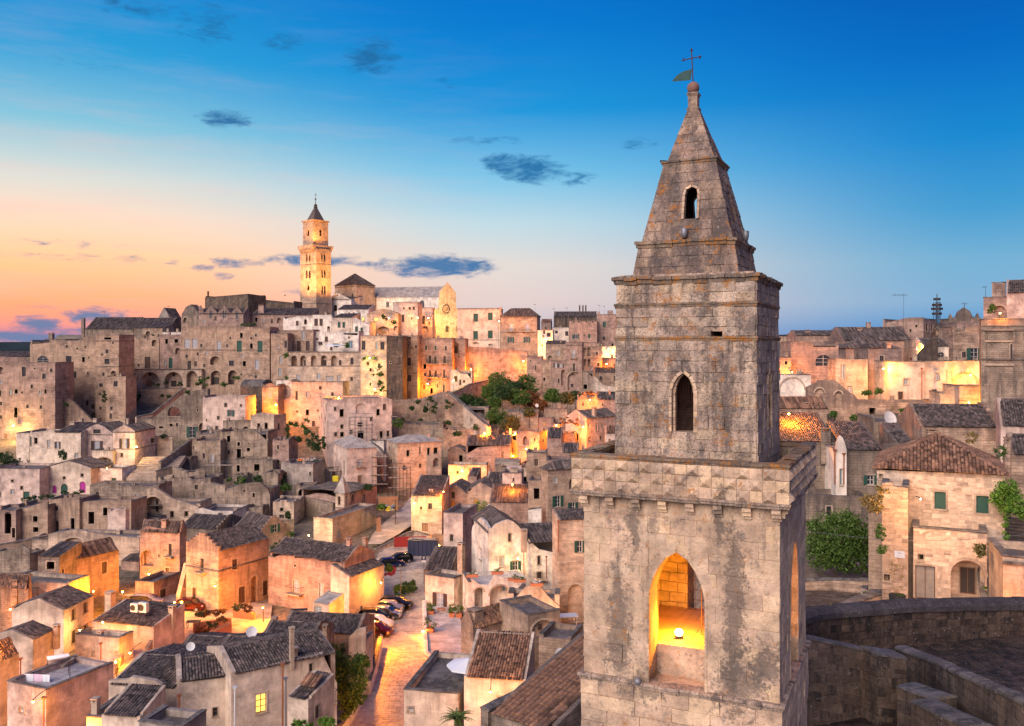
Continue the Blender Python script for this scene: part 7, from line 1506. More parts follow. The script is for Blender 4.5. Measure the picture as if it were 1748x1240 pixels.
foliage('bush', 'green bush below the church lamp', 'bush', [(560, 232, 44, 28), (540, 180, 20, 20)], 140, 'leaf_mid', 800, .17); foliage('bush', 'lamplit bush right of the one below the church lamp', 'bush', [(620, 228, 34, 30)], 139, 'leaf_bright', 500, .17); foliage('bush', 'dark bush under the gabled stone house', 'bush', [(472, 244, 40, 24)], 141, 'leaf_dark', 600, .17)
foliage('bougainvillea', 'magenta bougainvillea on the corner wall above the parked cars', 'shrub', [(1090, 365, 34, 14), (1110, 385, 18, 18), (1075, 388, 14, 22)], 124, 'flower_red', 500, .15)
for i, (x, y, w) in enumerate(((30, 620, 40), (90, 612, 40), (150, 608, 34), (250, 576, 24), (300, 582, 26), (60, 700, 30), (110, 672, 34), (165, 648, 36), (20, 735, 20))): foliage('hedge', 'rusty hedge plant in a brick bed on the paved square', 'hedge', [(x, y, w, 18)], 110 - (i > 4) * 3, 'leaf_rust' if i % 3 else 'leaf_olive', 260, .16, group='hedge plants of the paved square')
zone(7)
for i, (x, y, w, h, D, lb) in enumerate(((54, 622, 20, 22, 113, 'leftmost of the four round bushes at the street island'), (86, 605, 18, 18, 115, 'second round bush of the street island, behind the first'), (86, 622, 16, 18, 113.5, 'third round bush of the street island, in front'), (118, 602, 18, 22, 114, 'rightmost round bush of the street island'), (436, 245, 32, 30, 150, 'bright tree beside the yellow framed door'), (10, 515, 16, 12, 122, 'purple bush above the low corner wall'))): foliage('bush', lb, 'bush', [(x, y - h * .3, w, h * 1.25)], D, 'leaf_bright' if i == 4 else 'leaf_mid', 800, .14) if i > 3 else foliage('bush', lb, 'bush', [(x, y - h * .3, w, h * 1.25)], tab(GL, gy_(y + h)), 'leaf_mid', 800, .14)
def potted(x, y, w, h, D, lb, pw, ph, mt='leaf_mid'):
    D = tab(GL, gy_(y + h + ph)) + .4
    r = foliage('potted_plant', lb, 'potted plant', [(x, y, w, h)], D, mt, 420, .10, seed=int(x)); s = 1 / zn[2] / F * D; m = MB(); z = 0
    m.frust(-ph * s, pw * s * .42, .1, pw * s * .5); m.tube([(0, 0, 0), (0, 0, h * s)], .03, 5); m.build('pot', 'pot_clay', r)
potted(205, 690, 18, 22, 104, 'tall thin plant in a clay pot on the terrace parapet side', 26, 24); potted(200, 765, 27, 26, 101, 'round bush in the largest clay pot by the parapet', 32, 30, 'leaf_dark'); potted(300, 695, 20, 26, 107, 'left plant of the pair in clay pots by the door', 26, 28); potted(333, 697, 20, 26, 106.5, 'right plant of the pair in clay pots by the door', 26, 28)
for x, y, D, lb in ((510, 522, 104, 'flower trough over the small arch'), (395, 535, 107, 'long flower trough on the left parapet'), (585, 552, 103, 'flower trough right of the green shutters'), (612, 558, 102, 'last flower trough on the stair parapet'), (690, 575, 99, 'geranium trough on the balcony wall'), (495, 695, 97, 'flower pots on the shed roof'), (535, 683, 98, 'orange trough beside the stair foot')):
    r = foliage('flower_trough', lb, 'flower trough', [(x, y, 18, 8)], D + 5.5, 'leaf_mid' if x != 690 else 'cloth_white', 120, .09, seed=int(x)); m = MB(); m.box((-.75, -.2, -.3), (.75, .2, .05)); m.build('trough', 'pot_clay', r)
def palm():
    p = P(gx_(322), gy_(1205), 62); root = empty('palm', p - Vector((0, 0, 3)), 0, 'small fan palm in front of the lamplit wall at the bottom', 'palm'); m = MB(); m.tube([(0, 0, -3), (0, 0, 3)], [.22, .16], 8); m.build('trunk', 'bark', root); r = random.Random(2)
    for i in range(46):
        a = i * 2.4; e = r.uniform(-.1, 1.3); m = MB(); pr = None; L = r.uniform(.85, 1.25)
        for k in range(7):
            t = k / 6; q = Vector((math.cos(a) * L * t * math.cos(e * (1 - t * .6)), math.sin(a) * L * t * math.cos(e * (1 - t * .6)), 3 + L * (t * math.sin(e) - t * t * .5))); sd_ = Vector((-math.sin(a), math.cos(a), 0)) * .03
            if pr:
                m.poly([pr - sd_, pr + sd_, q + sd_ * (1 - t), q - sd_ * (1 - t)])
                for sg in (-1, 1): tip = q + Vector((-math.sin(a), math.cos(a), 0)) * sg * .26 * (1.15 - t) + (q - pr) * .8 - Vector((0, 0, .05)); m.poly([pr, q, tip])
            pr = q
        m.build('frond', 'leaf_mid', root)
palm()
zone(4)
for i, (x, y, w, h, D) in enumerate(((850, 480, 34, 60, 205), (880, 560, 36, 60, 203), (900, 620, 40, 40, 202), (760, 460, 36, 20, 208), (710, 520, 14, 60, 208), (940, 600, 20, 60, 203), (330, 885, 70, 26, 186), (480, 880, 40, 22, 185), (675, 885, 34, 40, 188), (700, 935, 40, 30, 185), (940, 750, 50, 18, 196), (1320, 935, 24, 26, 176), (1545, 450, 34, 44, 212), (715, 1150, 18, 24, 164), (800, 575, 14, 14, 206), (1420, 1085, 22, 14, 164), (985, 600, 10, 40, 203))): foliage('wild_ivy', 'wild ivy clump on the rubble and cliff of the old quarter', 'ivy', [(x, y, w, h), (x + w * .4, y + h * .5, w * .5, h * .5)], D, 'leaf_dark' if i % 3 else 'leaf_mid', 420, .24, group='wild ivy on the rubble')
zone(3)
for x, y, w, h, D in ((180, 880, 26, 44, 233), (205, 900, 16, 30, 233), (282, 890, 22, 36, 224), (110, 868, 10, 8, 234), (125, 980, 14, 14, 234), (330, 1046, 26, 10, 214), (20, 980, 16, 20, 234), (280, 985, 12, 10, 223), (230, 985, 12, 10, 233), (430, 1010, 10, 14, 216), (150, 910, 8, 20, 233), (75, 905, 12, 8, 234)): foliage('wild_ivy', 'wild ivy clump on the rubble and cliff of the old quarter', 'ivy', [(x, y, w, h)], D, 'leaf_dark', 320, .24, group='wild ivy on the rubble')
zone(2)
for x, y, w, h, D in ((985, 1018, 45, 12, 252.5), (1025, 1110, 34, 12, 251), (1058, 1190, 20, 14, 250), (1040, 1085, 10, 26, 251), (1040, 1155, 10, 14, 251), (790, 945, 22, 8, 262), (852, 945, 14, 12, 262), (280, 826, 66, 14, 290), (515, 1000, 8, 12, 256), (75, 1135, 18, 36, 255), (30, 1150, 20, 22, 255), (170, 1160, 14, 10, 256), (235, 1125, 20, 10, 256), (1062, 790, 14, 18, 294), (1118, 816, 12, 8, 294), (510, 1125, 14, 8, 255)): foliage('terrace_plant', 'small plant on a balcony or terrace below the cathedral', 'plant', [(x, y, w, h)], D, 'leaf_mid', 160, .3, group='terrace plants below the cathedral')
zone(1)
for x, y, w, h, D in ((738, 555, 16, 34, 257), (868, 578, 16, 10, 257), (928, 568, 14, 18, 257), (1002, 576, 12, 12, 257), (1110, 562, 22, 28, 256), (700, 625, 34, 18, 255), (730, 665, 14, 16, 255), (728, 702, 28, 10, 255), (770, 665, 10, 16, 255), (570, 625, 26, 20, 238), (580, 655, 10, 16, 238), (830, 888, 30, 9, 203), (912, 866, 16, 8, 205), (1048, 625, 10, 10, 230), (900, 636, 7, 6, 255), (940, 640, 12, 9, 255), (666, 520, 10, 8, 258), (835, 312, 36, 14, 278), (372, 686, 12, 6, 234), (775, 640, 6, 10, 255)): foliage('wall_plant', 'small plant growing on the stone walls around the arcade', 'plant', [(x, y, w, h)], D, 'leaf_dark', 150, .26, group='wall plants around the arcade')
foliage('bush', 'dark dense bush at the left edge over the plaster house', 'bush', [(40, 1000, 60, 55), (120, 1020, 60, 30), (0, 1010, 40, 50)], 190, 'leaf_dark', 1500, .28); foliage('bush', 'dark conical bush beside the pale house', 'bush', [(347, 972, 18, 28)], 194, 'leaf_dark', 300, .25)
foliage('bush', 'low dark hedge in front of the magenta doors', 'hedge', [(420, 1180, 80, 12), (170, 1215, 60, 14), (260, 1200, 40, 10)], 170, 'leaf_dark', 700, .25)
# ------------------------------------------------------------------ cars
def car(x, y, D, yaw, paint, label, kind='hatch', L=4.1):
    D = tab(GL, gy_(y))
    root = empty('parked_car', P(gx_(x), gy_(y), D) - Vector((0, 0, .19)), R(yaw), label, 'car'); W_ = .86; k = L / 4.1
    prof = [(-2.05, .32), (-2.05, .78), (-1.95, .98), (-1.75, 1.05), (-1.35, 1.42), (-.9, 1.5), (.1, 1.5), (.5, 1.42), (1.15, 1.0), (1.85, .86), (2.03, .7), (2.05, .32)] if kind == 'hatch' else [(-2.05, .32), (-2.05, .82), (-1.98, 1.0), (-1.8, 1.35), (-1.5, 1.52), (.2, 1.54), (.55, 1.46), (1.15, 1.04), (1.9, .92), (2.04, .75), (2.05, .32)]
    m = MB(); n = len(prof); rows = []
    for yy, tk in ((-W_, .0), (-W_ * .96, .03), (0, .06), (W_ * .96, .03), (W_, .0)):
        rows.append([m.vert((px_ * k * (1 if abs(yy) < W_ else .985), yy * (1 - max(0, (pz - .95)) * .28), pz + (tk - .03 if pz > .5 else 0))) for px_, pz in prof])
    for a, b in zip(rows, rows[1:]):
        for i in range(n - 1): m.f.append((a[i], a[i + 1], b[i + 1], b[i])); m.mi.append(0)
    m.f.append(tuple(rows[0])); m.f.append(tuple(reversed(rows[-1]))); m.mi += [0, 0]; m.build('body', paint, root, True)
    gl = MB()
    for sg in (-1, 1):
        yb_, yt_ = sg * (W_ * (1 - .02) + .012), sg * (W_ * (1 - .45 * .28) + .012)
        for a, b, c, d in ((-1.5, -.45, -.5, -1.2), (-.37, .92, .38, -.42)): gl.poly([(a * k, yb_, 1.0), (b * k, yb_, 1.0), (c * k, yt_, 1.42), (d * k, yt_, 1.42)])
    gl.poly([(1.12 * k, -.76, 1.07), (1.12 * k, .76, 1.07), (.53 * k, .66, 1.47), (.53 * k, -.66, 1.47)]); gl.poly([(-1.80 * k, -.74, 1.07), (-1.80 * k, .74, 1.07), (-1.38 * k, .66, 1.45), (-1.38 * k, -.66, 1.45)]); gl.build('windows', 'car_glass', root)
    for wx in (-1.28, 1.28):
        for sg in (-1, 1):
            w = MB(); w.tube([(wx * k, sg * .70, .31), (wx * k, sg * .88, .31)], .31, 16); wo = w.build('wheel', 'rubber', root); w = MB(); w.tube([(wx * k, sg * .87, .31), (wx * k, sg * .895, .31)], .19, 10); w.build('rim', 'steel', wo)
    for sg in (-1, 1):
        w = MB(); w.box((1.9 * k, sg * .62 - .14, .68), (2.03 * k, sg * .62 + .14, .82)); w.build('headlight', 'head_light', root); w = MB(); w.box((-2.07 * k, sg * .66 - .12, .78), (-1.94 * k, sg * .66 + .12, .98)); w.build('tail_light', 'tail_red', root)
        w = MB(); w.box((.85 * k, sg * .92 - .07, .98), (.97 * k, sg * .92 + .07, 1.1)); w.build('mirror', paint, root)
    return root
zone(6)
car(1070, 628, 116, -8, 'car_silver', 'silver hatchback parked at the front of the row on the street'); car(1130, 575, 126, -16, 'car_black', 'black car at the far end of the street row with its tail lit', 'suv', 4.4); car(1098, 598, 121, -12, 'car_silver', 'small beige car squeezed between the black and the silver one', 'suv', 3.4)
car(1010, 645, 112, -10, 'car_black', 'dark car left of the silver hatchback, close under the wall', 'suv'); car(1022, 682, 108, -18, 'car_white', 'white car behind the bright street lamp', 'suv', 4); car(1022, 722, 104.5, -25, 'car_red', 'red car partly hidden by the lamp wall', 'suv', 3.9)
car(1100, 345, 149, 20, 'car_blue', 'dark blue car parked by the low roadside wall'); car(1150, 322, 153, 205, 'car_black', 'grey car just behind the dark blue one', 'suv')
zone(5)
car(735, 625, 117, -6, 'car_silver', 'silver estate car parked under the lane lamp', 'suv', 4.5); car(960, 645, 116, -10, 'car_red', 'dark red car parked on the paved square', 'hatch', 4.2)
# ------------------------------------------------------------------ street furniture and small things
zone(7)
def parasol(x, y, D, r, label, gp=None):
    root = empty('parasol', P(gx_(x), gy_(y), D) - Vector((0, 0, 2.4)), 0, label, 'parasol'); m = MB(); n = 8; top = (0, 0, 2.85)
    for i in range(n): a, b = 2 * math.pi * i / n, 2 * math.pi * (i + 1) / n; A, B = (r * math.cos(a), r * math.sin(a), 2.3), (r * math.cos(b), r * math.sin(b), 2.3); m.poly([A, B, top]); m.poly([A, B, (B[0], B[1], 2.12), (A[0], A[1], 2.12)])
    m.build('canopy', 'cloth_white', root); m = MB(); m.tube([(0, 0, -.5), (0, 0, 2.9)], .03, 6); m.build('pole', 'steel', root)
parasol(376, 950, 77, 1.9, 'white parasol open over the small terrace beside the clay roof'); zone(2); parasol(790, 944, 263, 3.2, 'pale parasol open on the high terrace below the cathedral'); zone(7)
def box_thing(name, label, cat, x, y, D, sz, mat, rz=0, extra=None):
    root = empty(name, P(gx_(x), gy_(y), D), R(rz), label, cat); m = MB(); m.box((-sz[0] / 2, -sz[1] / 2, 0), (sz[0] / 2, sz[1] / 2, sz[2])); m.build('body', mat, root)
    if extra: extra(root, sz)
    return root
def ribs(root, s):
    m = MB()
    for i in range(7): x = -s[0] / 2 + s[0] * (i + .5) / 7; m.box((x - .05, -s[1] / 2 - .06, 0), (x + .05, -s[1] / 2 - .001, s[2]))
    m.box((-s[0] / 2 - .06, -s[1] / 2 - .08, s[2] - .1), (s[0] / 2 + .06, -s[1] / 2 - .061, s[2])); m.build('ribs', 'iron', root)['kind'] = 'stuff'; m = MB()
    for i in range(9): a = i * .7; m.lathe([(.001, 0), (.45, .0), (.3, .3), (.001, .4)], (-s[0] * .38 + i * s[0] * .095, math.sin(a) * .3, s[2] - .05), 6)
    m.build('rubble_load', 'trim', root)['kind'] = 'stuff'
box_thing('skip', 'blue steel skip heaped with rubble below the wall lamp', 'skip', 168, 450, 148, (5, 2.2, 2.6), 'plastic_blue', 0, ribs); box_thing('barrier', 'red plastic sheeting stretched along the site wall', 'barrier', 108, 425, 153, (5.5, .12, 2.2), 'plastic_red', 8)
box_thing('wheelbarrow', 'rusty tipper barrow standing behind the blue car', 'wheelbarrow', 84, 478, 146, (1.6, .8, .8), 'rust_iron', 10)
def face(root, s):
    m = MB(); m.lathe([(.001, 0), (s[2] * .36, 0)], (0, 0, 0), 14); o = m.build('fan_grille', 'iron', root); o.rotation_euler = (R(90), 0, 0); o.location = (-s[0] * .15, -s[1] / 2 - .01, s[2] / 2)
zone(5)
box_thing('air_conditioner', 'left one of the two white cooling units on the flat pink roof', 'air conditioner', 681, 662, 100, (.95, .45, .95), 'white_paint', -15, face); box_thing('air_conditioner', 'right one of the two white cooling units on the flat pink roof', 'air conditioner', 723, 664, 100, (1.05, .5, 1.1), 'white_paint', -15, face); box_thing('air_conditioner', 'grey cooling unit on the pale house wall beside the small window', 'air conditioner', 642, 1114, 67.2, (.95, .4, .68), 'white_paint', -8, face)
def oven(root, s):
    m = MB(); m.poly([(-s[0] / 2 - .2, -s[1] / 2 - .2, s[2]), (s[0] / 2 + .2, -s[1] / 2 - .2, s[2]), (s[0] / 2 + .2, s[1] / 2 + .2, s[2] + .3), (-s[0] / 2 - .2, s[1] / 2 + .2, s[2] + .3)]); m.build('lid', 'trim', root); m = MB(); m.poly([(a[0], -s[1] / 2 - .01, a[1]) for a in arch_pts(-.5, -.05, .05, .75)]); m.build('mouth', 'door_dark', root)
box_thing('outdoor_oven', 'small brick oven with an arched mouth on the laundry terrace', 'oven', 302, 972, 80, (1.7, 1, 1.0), 'tuff_pale', -20, oven)
def laundry():
    root = empty('clothes_line', P(gx_(185), gy_(1040), 76), R(-6), 'clothes line on two poles on the terrace', 'clothes line'); m = MB(); s = 76 / F / zn[2]; Z = 62 * s
    for x in (-72, 70): m.tube([(x * s, 0, 0), (x * s, 0, Z)], .03, 5)
    m.tube([(-72 * s, 0, Z), (70 * s, 0, Z)], .012, 4); m.build('poles', 'white_paint', root)['kind'] = 'stuff'
    for i, (x, w, c, lb) in enumerate(((-42, 50, 'cloth_white', 'pinkish white cloth hanging leftmost on the clothes line'), (7, 44, 'cloth_pink', 'pink towel hanging in the middle of the clothes line'), (50, 40, 'cloth_white', 'white cloth hanging rightmost on the clothes line'))):
        m = MB(); n = 8; hs = 36 * s
        for k in range(n):
            a, b = x - w / 2 + w * k / n, x - w / 2 + w * (k + 1) / n; ya, yb_ = math.sin(k * 1.1 + i) * .03 - .03, math.sin((k + 1) * 1.1 + i) * .03 - .03
            m.poly([(a * s, ya, Z - hs), (b * s, yb_, Z - hs), (b * s, -.02, Z), (a * s, -.02, Z)])
        me = m.mesh('cloth', c, True); o = link('hung_cloth', me); o.location = root.location; o.rotation_euler = root.rotation_euler; tag(o, lb, 'cloth')
laundry()
m = MB(); q = [P(gx_(x), gy_(y), D) for x, y, D in ((235, 888, 80), (345, 872, 78), (352, 884, 77), (240, 906, 79))]; o_ = q[0].copy(); m.poly([p - o_ for p in q]); m.poly([p - o_ - Vector((0, 0, .05)) for p in q]); r_ = empty('awning', o_, 0, 'pale awning sheet stretched over the oven on the laundry terrace', 'awning'); m.build('sheet', 'cloth_white', r_); m = MB()
for p in q[1:]: m.tube([p - o_, p - o_ - Vector((0, 0, 2.3))], .03, 4)
m.build('poles', 'iron', r_)['kind'] = 'stuff'
def dish(z, x, y, D, r, label):
    zone(z); root = empty('satellite_dish', P(gx_(x), gy_(y), D), R(20), label, 'satellite dish'); m = MB(); m.lathe([(.001, 0), (r * .5, r * .08), (r, r * .28)], (0, 0, 0), 16); o = m.build('bowl', 'white_paint', root, True); o.rotation_euler = (R(68), 0, 0); m = MB(); m.tube([(0, .02, 0), (0, .2, -r * .6), (0, .2, -r * 2.6)], .03, 5); m.tube([(0, 0, 0), (0, -r * .9, .1)], .015, 4); m.build('mast', 'zinc', root)
for a in ((6, 205, 830, 74, .42, 'white satellite dish on the left wing roof ridge'), (6, 324, 714, 80, .5, 'larger white satellite dish by the pots behind the left wing roof'), (8, 612, 792, 100, .85, 'big white satellite dish on the grey flat block'), (5, 960, 838, 72, .35, 'small satellite dish on the lower left roof edge'), (7, 795, 905, 68, .4, 'satellite dish beside the pitted chimney near the tower'), (3, 770, 890, 228, .5, 'white dish on the terrace below the grove')): dish(*a)
def mast(z, x, y0, y1, D, label, kind='aerial', r=.03):
    zone(z); root = empty('antenna' if kind != 'pole' else 'utility_pole', P(gx_(x), gy_(y1), D), 0, label, 'antenna' if kind != 'pole' else 'pole'); H = (y1 - y0) / zn[2] / F * D; m = MB(); m.tube([(0, 0, -2), (0, 0, H)], [r, r * .7], 6); m.build('mast', 'iron' if kind != 'pole' else 'bark', root); m = MB(); rr = max(.012, D * .00016)
    if kind == 'aerial':
        m.tube([(-H * .28, 0, H * .97), (H * .1, 0, H * .97)], rr, 4)
        for i in range(6): xx = -H * .26 + i * H * .06; m.tube([(xx, -.25, H * .97), (xx, .25, H * .97)], rr, 3); m.tube([(xx, 0, H * .94), (xx, 0, H)], rr, 3)
    elif kind == 'lattice':
        for i in range(14):
            z0, z1 = H * i / 14 * .75, H * (i + 1) / 14 * .75; w = .5
            for sx, sy in ((-1, -1), (1, -1), (1, 1), (-1, 1)): m.tube([(sx * w, sy * w, z0), (sx * w, sy * w, z1)], .08, 3)
            m.tube([(-w, -w, z0), (w, -w, z1)], .06, 3); m.tube([(w, -w, z0), (w, w, z1)], .06, 3)
        for zz, w in ((.35, 1.1), (.5, 1.3), (.62, 1.1), (.8, .8)): m.lathe([(w, H * zz), (w, H * zz + .5)], (0, 0, 0), 8)
    elif kind == 'pole': m.tube([(-.7, 0, H - .3), (.7, 0, H - .3)], .04, 4)
    if m.f: m.build('elements', 'iron', root)['kind'] = 'stuff'
for a in ((8, 690, 130, 345, 168, 'tall thin television aerial on the right skyline'), (8, 866, 130, 300, 200, 'lattice radio mast with dishes on the right skyline', 'lattice', .12), (6, 495, 735, 900, 72, 'aerial with a white head over the long pale facade'), (6, 697, 610, 740, 88, 'rooftop aerial beside the bicycles terrace'), (4, 1528, 1030, 1240, 166, 'wooden utility pole by the construction site', 'pole', .14), (1, 582, 170, 225, 296, 'aerial on the long grey skyline roof'), (1, 943, 140, 180, 310, 'aerial over the pale gable end'), (3, 762, 325, 360, 316, 'aerial on the brown palazzo'), (3, 940, 345, 385, 342, 'first aerial on the dark skyline building'), (3, 868, 350, 385, 342, 'aerial at the left end of the dark skyline building'), (3, 1122, 330, 370, 330, 'aerial over the reddish block by the tower'), (3, 1148, 335, 370, 330, 'second aerial over the reddish block by the tower'), (8, 1123, 92, 150, 120, 'aerial on the pink house at the top right'), (8, 322, 312, 345, 175, 'small aerial on the low skyline house'), (7, 65, 512, 585, 120, 'dark lamp post with a box head at the bushes', 'pole', .06), (8, 1012, 175, 210, 190, 'iron cross on the baroque gable', 'pole', .08), (5, 190, 540, 640, 104, 'flag pole on the gabled cottage roof'), (6, 1075, 232, 305, 152, 'yellow signed pole by the roadside wall')): mast(*a)
def scaffold(z, x0, x1, y0, y1, D, nx, nz, mat, label, yaw=0, boards=True):
    zone(z); o = P(gx_(x0), gy_(y1), D); root = empty('scaffold', o, R(yaw), label, 'scaffold'); s = 1 / zn[2] / F * D; W_, H = (x1 - x0) * s, (y1 - y0) * s; m = MB(); r = .035
    for i in range(nx + 1):
        x = W_ * i / nx
        for yy in (0, 1.1): m.tube([(x, yy, -2), (x, yy, H + hr.uniform(-.5, .6))], r, 4)
        for k in range(nz): m.tube([(x, 0, H * (k + .8) / nz), (x, 1.1, H * (k + .8) / nz)], r, 3)
    for k in range(nz):
        z_ = H * (k + .8) / nz
        for yy in (0, 1.1): m.tube([(-.2, yy, z_), (W_ + .2, yy, z_)], r, 4); m.tube([(0, yy, z_ + .9), (W_, yy, z_ + .9)], r * .7, 3)
    m.build('tubes', mat, root)['kind'] = 'stuff'
    if boards:
        for k in range(nz):
            m = MB(); m.box((0, .1, H * (k + .8) / nz + .05), (W_, 1.0, H * (k + .8) / nz + .12)); m.build('board', 'trim', root)
scaffold(4, 1178, 1350, 400, 572, 211, 4, 3, 'plastic_blue', 'blue scaffold standing before the white three storey palazzo'); scaffold(4, 1352, 1468, 700, 975, 192, 4, 4, 'rust_iron', 'rusty scaffold tower between the two pale houses'); scaffold(4, 1475, 1640, 780, 1010, 187, 6, 3, 'rust_iron', 'wide scaffold wrapped round the tall pale block'); scaffold(4, 1498, 1545, 400, 480, 214, 2, 2, 'plastic_blue', 'small blue scaffold at the right side of the white palazzo'); scaffold(4, 80, 290, 755, 860, 199, 5, 1, 'zinc', 'low scaffold walkway across the ruined fronts'); scaffold(4, 1020, 1110, 800, 900, 194, 3, 1, 'rust_iron', 'rusty frame with a red board left of the square white house')
zone(4)
for i, (x0, x1, y, D) in enumerate(((1400, 1550, 1075, 172), (1385, 1425, 1235, 158))):
    root = empty('board_fence', P(gx_(x0), gy_(y), D), 0, ('long fence of orange brown boards round the site', 'short piece of board fence by the church corner')[i], 'fence'); s = D / F / zn[2]; n = int((x1 - x0) / 7)
    for k in range(n): m = MB(); a = k * 7 * s; m.box((a + .01, 0, -1), (a + 7 * s - .02, .05, 65 * s + hr.uniform(-.1, .1))); m.build('board', 'fence_wood', root)
def heap(x, y, D, w, h, label, mats, n=26):
    root = empty('rubbish_heap', P(gx_(x), gy_(y), D), 0, label, 'heap'); s = D / F / zn[2]
    for j, mt in enumerate(mats):
        m = MB()
        for i in range(n):
            c = Vector((hr.uniform(-w, w) * s, hr.uniform(-1, 1), hr.uniform(0, h) * s)); a = hr.uniform(.15, .5); m.lathe([(.001, -a * .5), (a, -a * .2), (a * .8, a * .4), (.001, a * .6)], tuple(c), 5)
        m.build('debris', mt, root, uv=False)['kind'] = 'stuff'
heap(1460, 1105, 166, 60, 24, 'heap of bags and building waste on the site', ['zinc', 'plastic_blue', 'yellow', 'trim']); heap(860, 735, 197, 60, 14, 'collapsed rubble with an orange tarpaulin on the hollow', ['trim', 'orange_mesh', 'zinc'])
root = empty('rubbish_bin', P(gx_(1077), gy_(935), 190), 0, 'yellow bin in front of the square white house', 'bin'); m = MB(); m.frust(0, .5, 2.2, .6); m.build('body', 'yellow', root); m = MB(); m.frust(2.2, .64, 2.35, .5); m.build('lid', 'yellow', root)
zone(7)
def signpost():
    root = empty('road_sign', P(gx_(171), gy_(560), 130), 0, 'small blue road sign on a pole at the corner of the square', 'sign'); s = 130 / F / zn[2]; m = MB(); m.tube([(0, 0, -1), (0, 0, 95 * s)], .04, 6); m.build('pole', 'zinc', root); m = MB(); m.box((-.35, -.05, 84 * s), (.35, -.02, 84 * s + .7)); m.build('plate', 'plastic_blue', root); m = MB(); m.box((-.05, -.07, 84 * s + .15), (.05, -.052, 84 * s + .5)); m.box((-.17, -.07, 84 * s + .42), (.17, -.052, 84 * s + .52)); m.build('symbol', 'white_paint', root); m = MB(); m.box((-.28, -.05, 75 * s), (.28, -.02, 75 * s + .35)); m.build('small_plate', 'white_paint', root)
signpost()
def table(x, y, D, label, mat='fence_wood', sz=(1.0, .7, .72)):
    root = empty('table', P(gx_(x), gy_(y), D), R(10), label, 'table'); m = MB(); m.box((-sz[0] / 2, -sz[1] / 2, sz[2] - .05), (sz[0] / 2, sz[1] / 2, sz[2])); m.build('tabletop', mat, root)
    for sx in (-1, 1):
        for sy in (-1, 1): m = MB(); m.tube([(sx * sz[0] * .4, sy * sz[1] * .4, 0), (sx * sz[0] * .44, sy * sz[1] * .44, sz[2] - .05)], .03, 5); m.build('leg', mat, root)
table(252, 722, 115, 'small wooden folding table by the brown shutters'); table(832, 770, 97, 'pale garden table under the yellow arch', 'white_paint', (2.2, 1.4, 1.0)); zone(5); table(975, 742, 104, 'dark table on the paved square', 'iron', (1.6, .9, .75)); zone(6); table(590, 628, 99, 'cluttered dark table on the rooftop terrace', 'iron', (1.8, .7, .8))
for i, x in enumerate((730, 825)):
    root = empty('bicycle', P(gx_(x), gy_(655), 95), 0, ('left one of two bicycles on the rooftop terrace', 'right one of two bicycles on the rooftop terrace')[i], 'bicycle')
    for wx in (-.52, .52):
        m = MB(); 
        for k in range(14): a, b = 2 * math.pi * k / 14, 2 * math.pi * (k + 1) / 14; m.tube([(wx + .33 * math.cos(a), 0, .34 + .33 * math.sin(a)), (wx + .33 * math.cos(b), 0, .34 + .33 * math.sin(b))], .02, 4, cap=False)
        m.build('wheel', 'white_paint', root)
    m = MB(); m.tube([(-.52, 0, .34), (-.15, 0, .85), (.35, 0, .8), (.52, 0, .34)], .02, 4); m.tube([(-.15, 0, .85), (0, 0, .35), (.35, 0, .8)], .02, 4); m.tube([(-.52, 0, .34), (0, 0, .35)], .02, 4); m.build('frame', 'white_paint', root)
zone(9)
root = empty('plant_pot', P(gx_(625), gy_(628), 56.2), 0, 'big black tub holding the bare shrub beside the old door', 'plant pot'); m = MB(); m.lathe([(.001, 0), (.42, 0), (.52, .62), (.48, .66), (.46, .56), (.001, .56)], (0, 0, 0), 16); m.build('tub', 'rubber', root, True)
def plate():
    q = P(gx_(637), gy_(391), 55.6); root = empty('street_sign', q, R(-24.7), 'pale stone street name plate on the ragged tower', 'sign'); m = MB(); m.box((-.3, 0, 0), (.3, .03, .42)); m.build('plate', 'white_paint', root)
    for i, (tx, sz, zz) in enumerate((('Vico', .13, .25), ('I - - - -', .10, .1))):
        c = bpy.data.curves.new('lettering', 'FONT'); c.body = tx; c.size = sz; c.align_x = 'CENTER'; c.materials.append(M['iron']); o = bpy.data.objects.new('lettering', c); o = bpy.data.objects.new('lettering', bpy.data.meshes.new_from_object(o)); COL.objects.link(o); o.parent = root; o.rotation_euler = (R(90), 0, 0); o.location = (0, -.006, zz)
plate()
m = MB(); a, b = P(gx_(150), gy_(255), 55), P(gx_(1300), gy_(272), 53); root = empty('cable', a, 0, 'thin cable strung across in front of the pyramid roof house', 'cable'); pr = None
for i in range(12): t = i / 12; m.tube([(b - a) * t - Vector((0, 0, .5 * math.sin(math.pi * t))), (b - a) * (t + 1 / 12) - Vector((0, 0, .5 * math.sin(math.pi * (t + 1 / 12))))], .012, 3, cap=False)
m.build('wire', 'zinc', root)
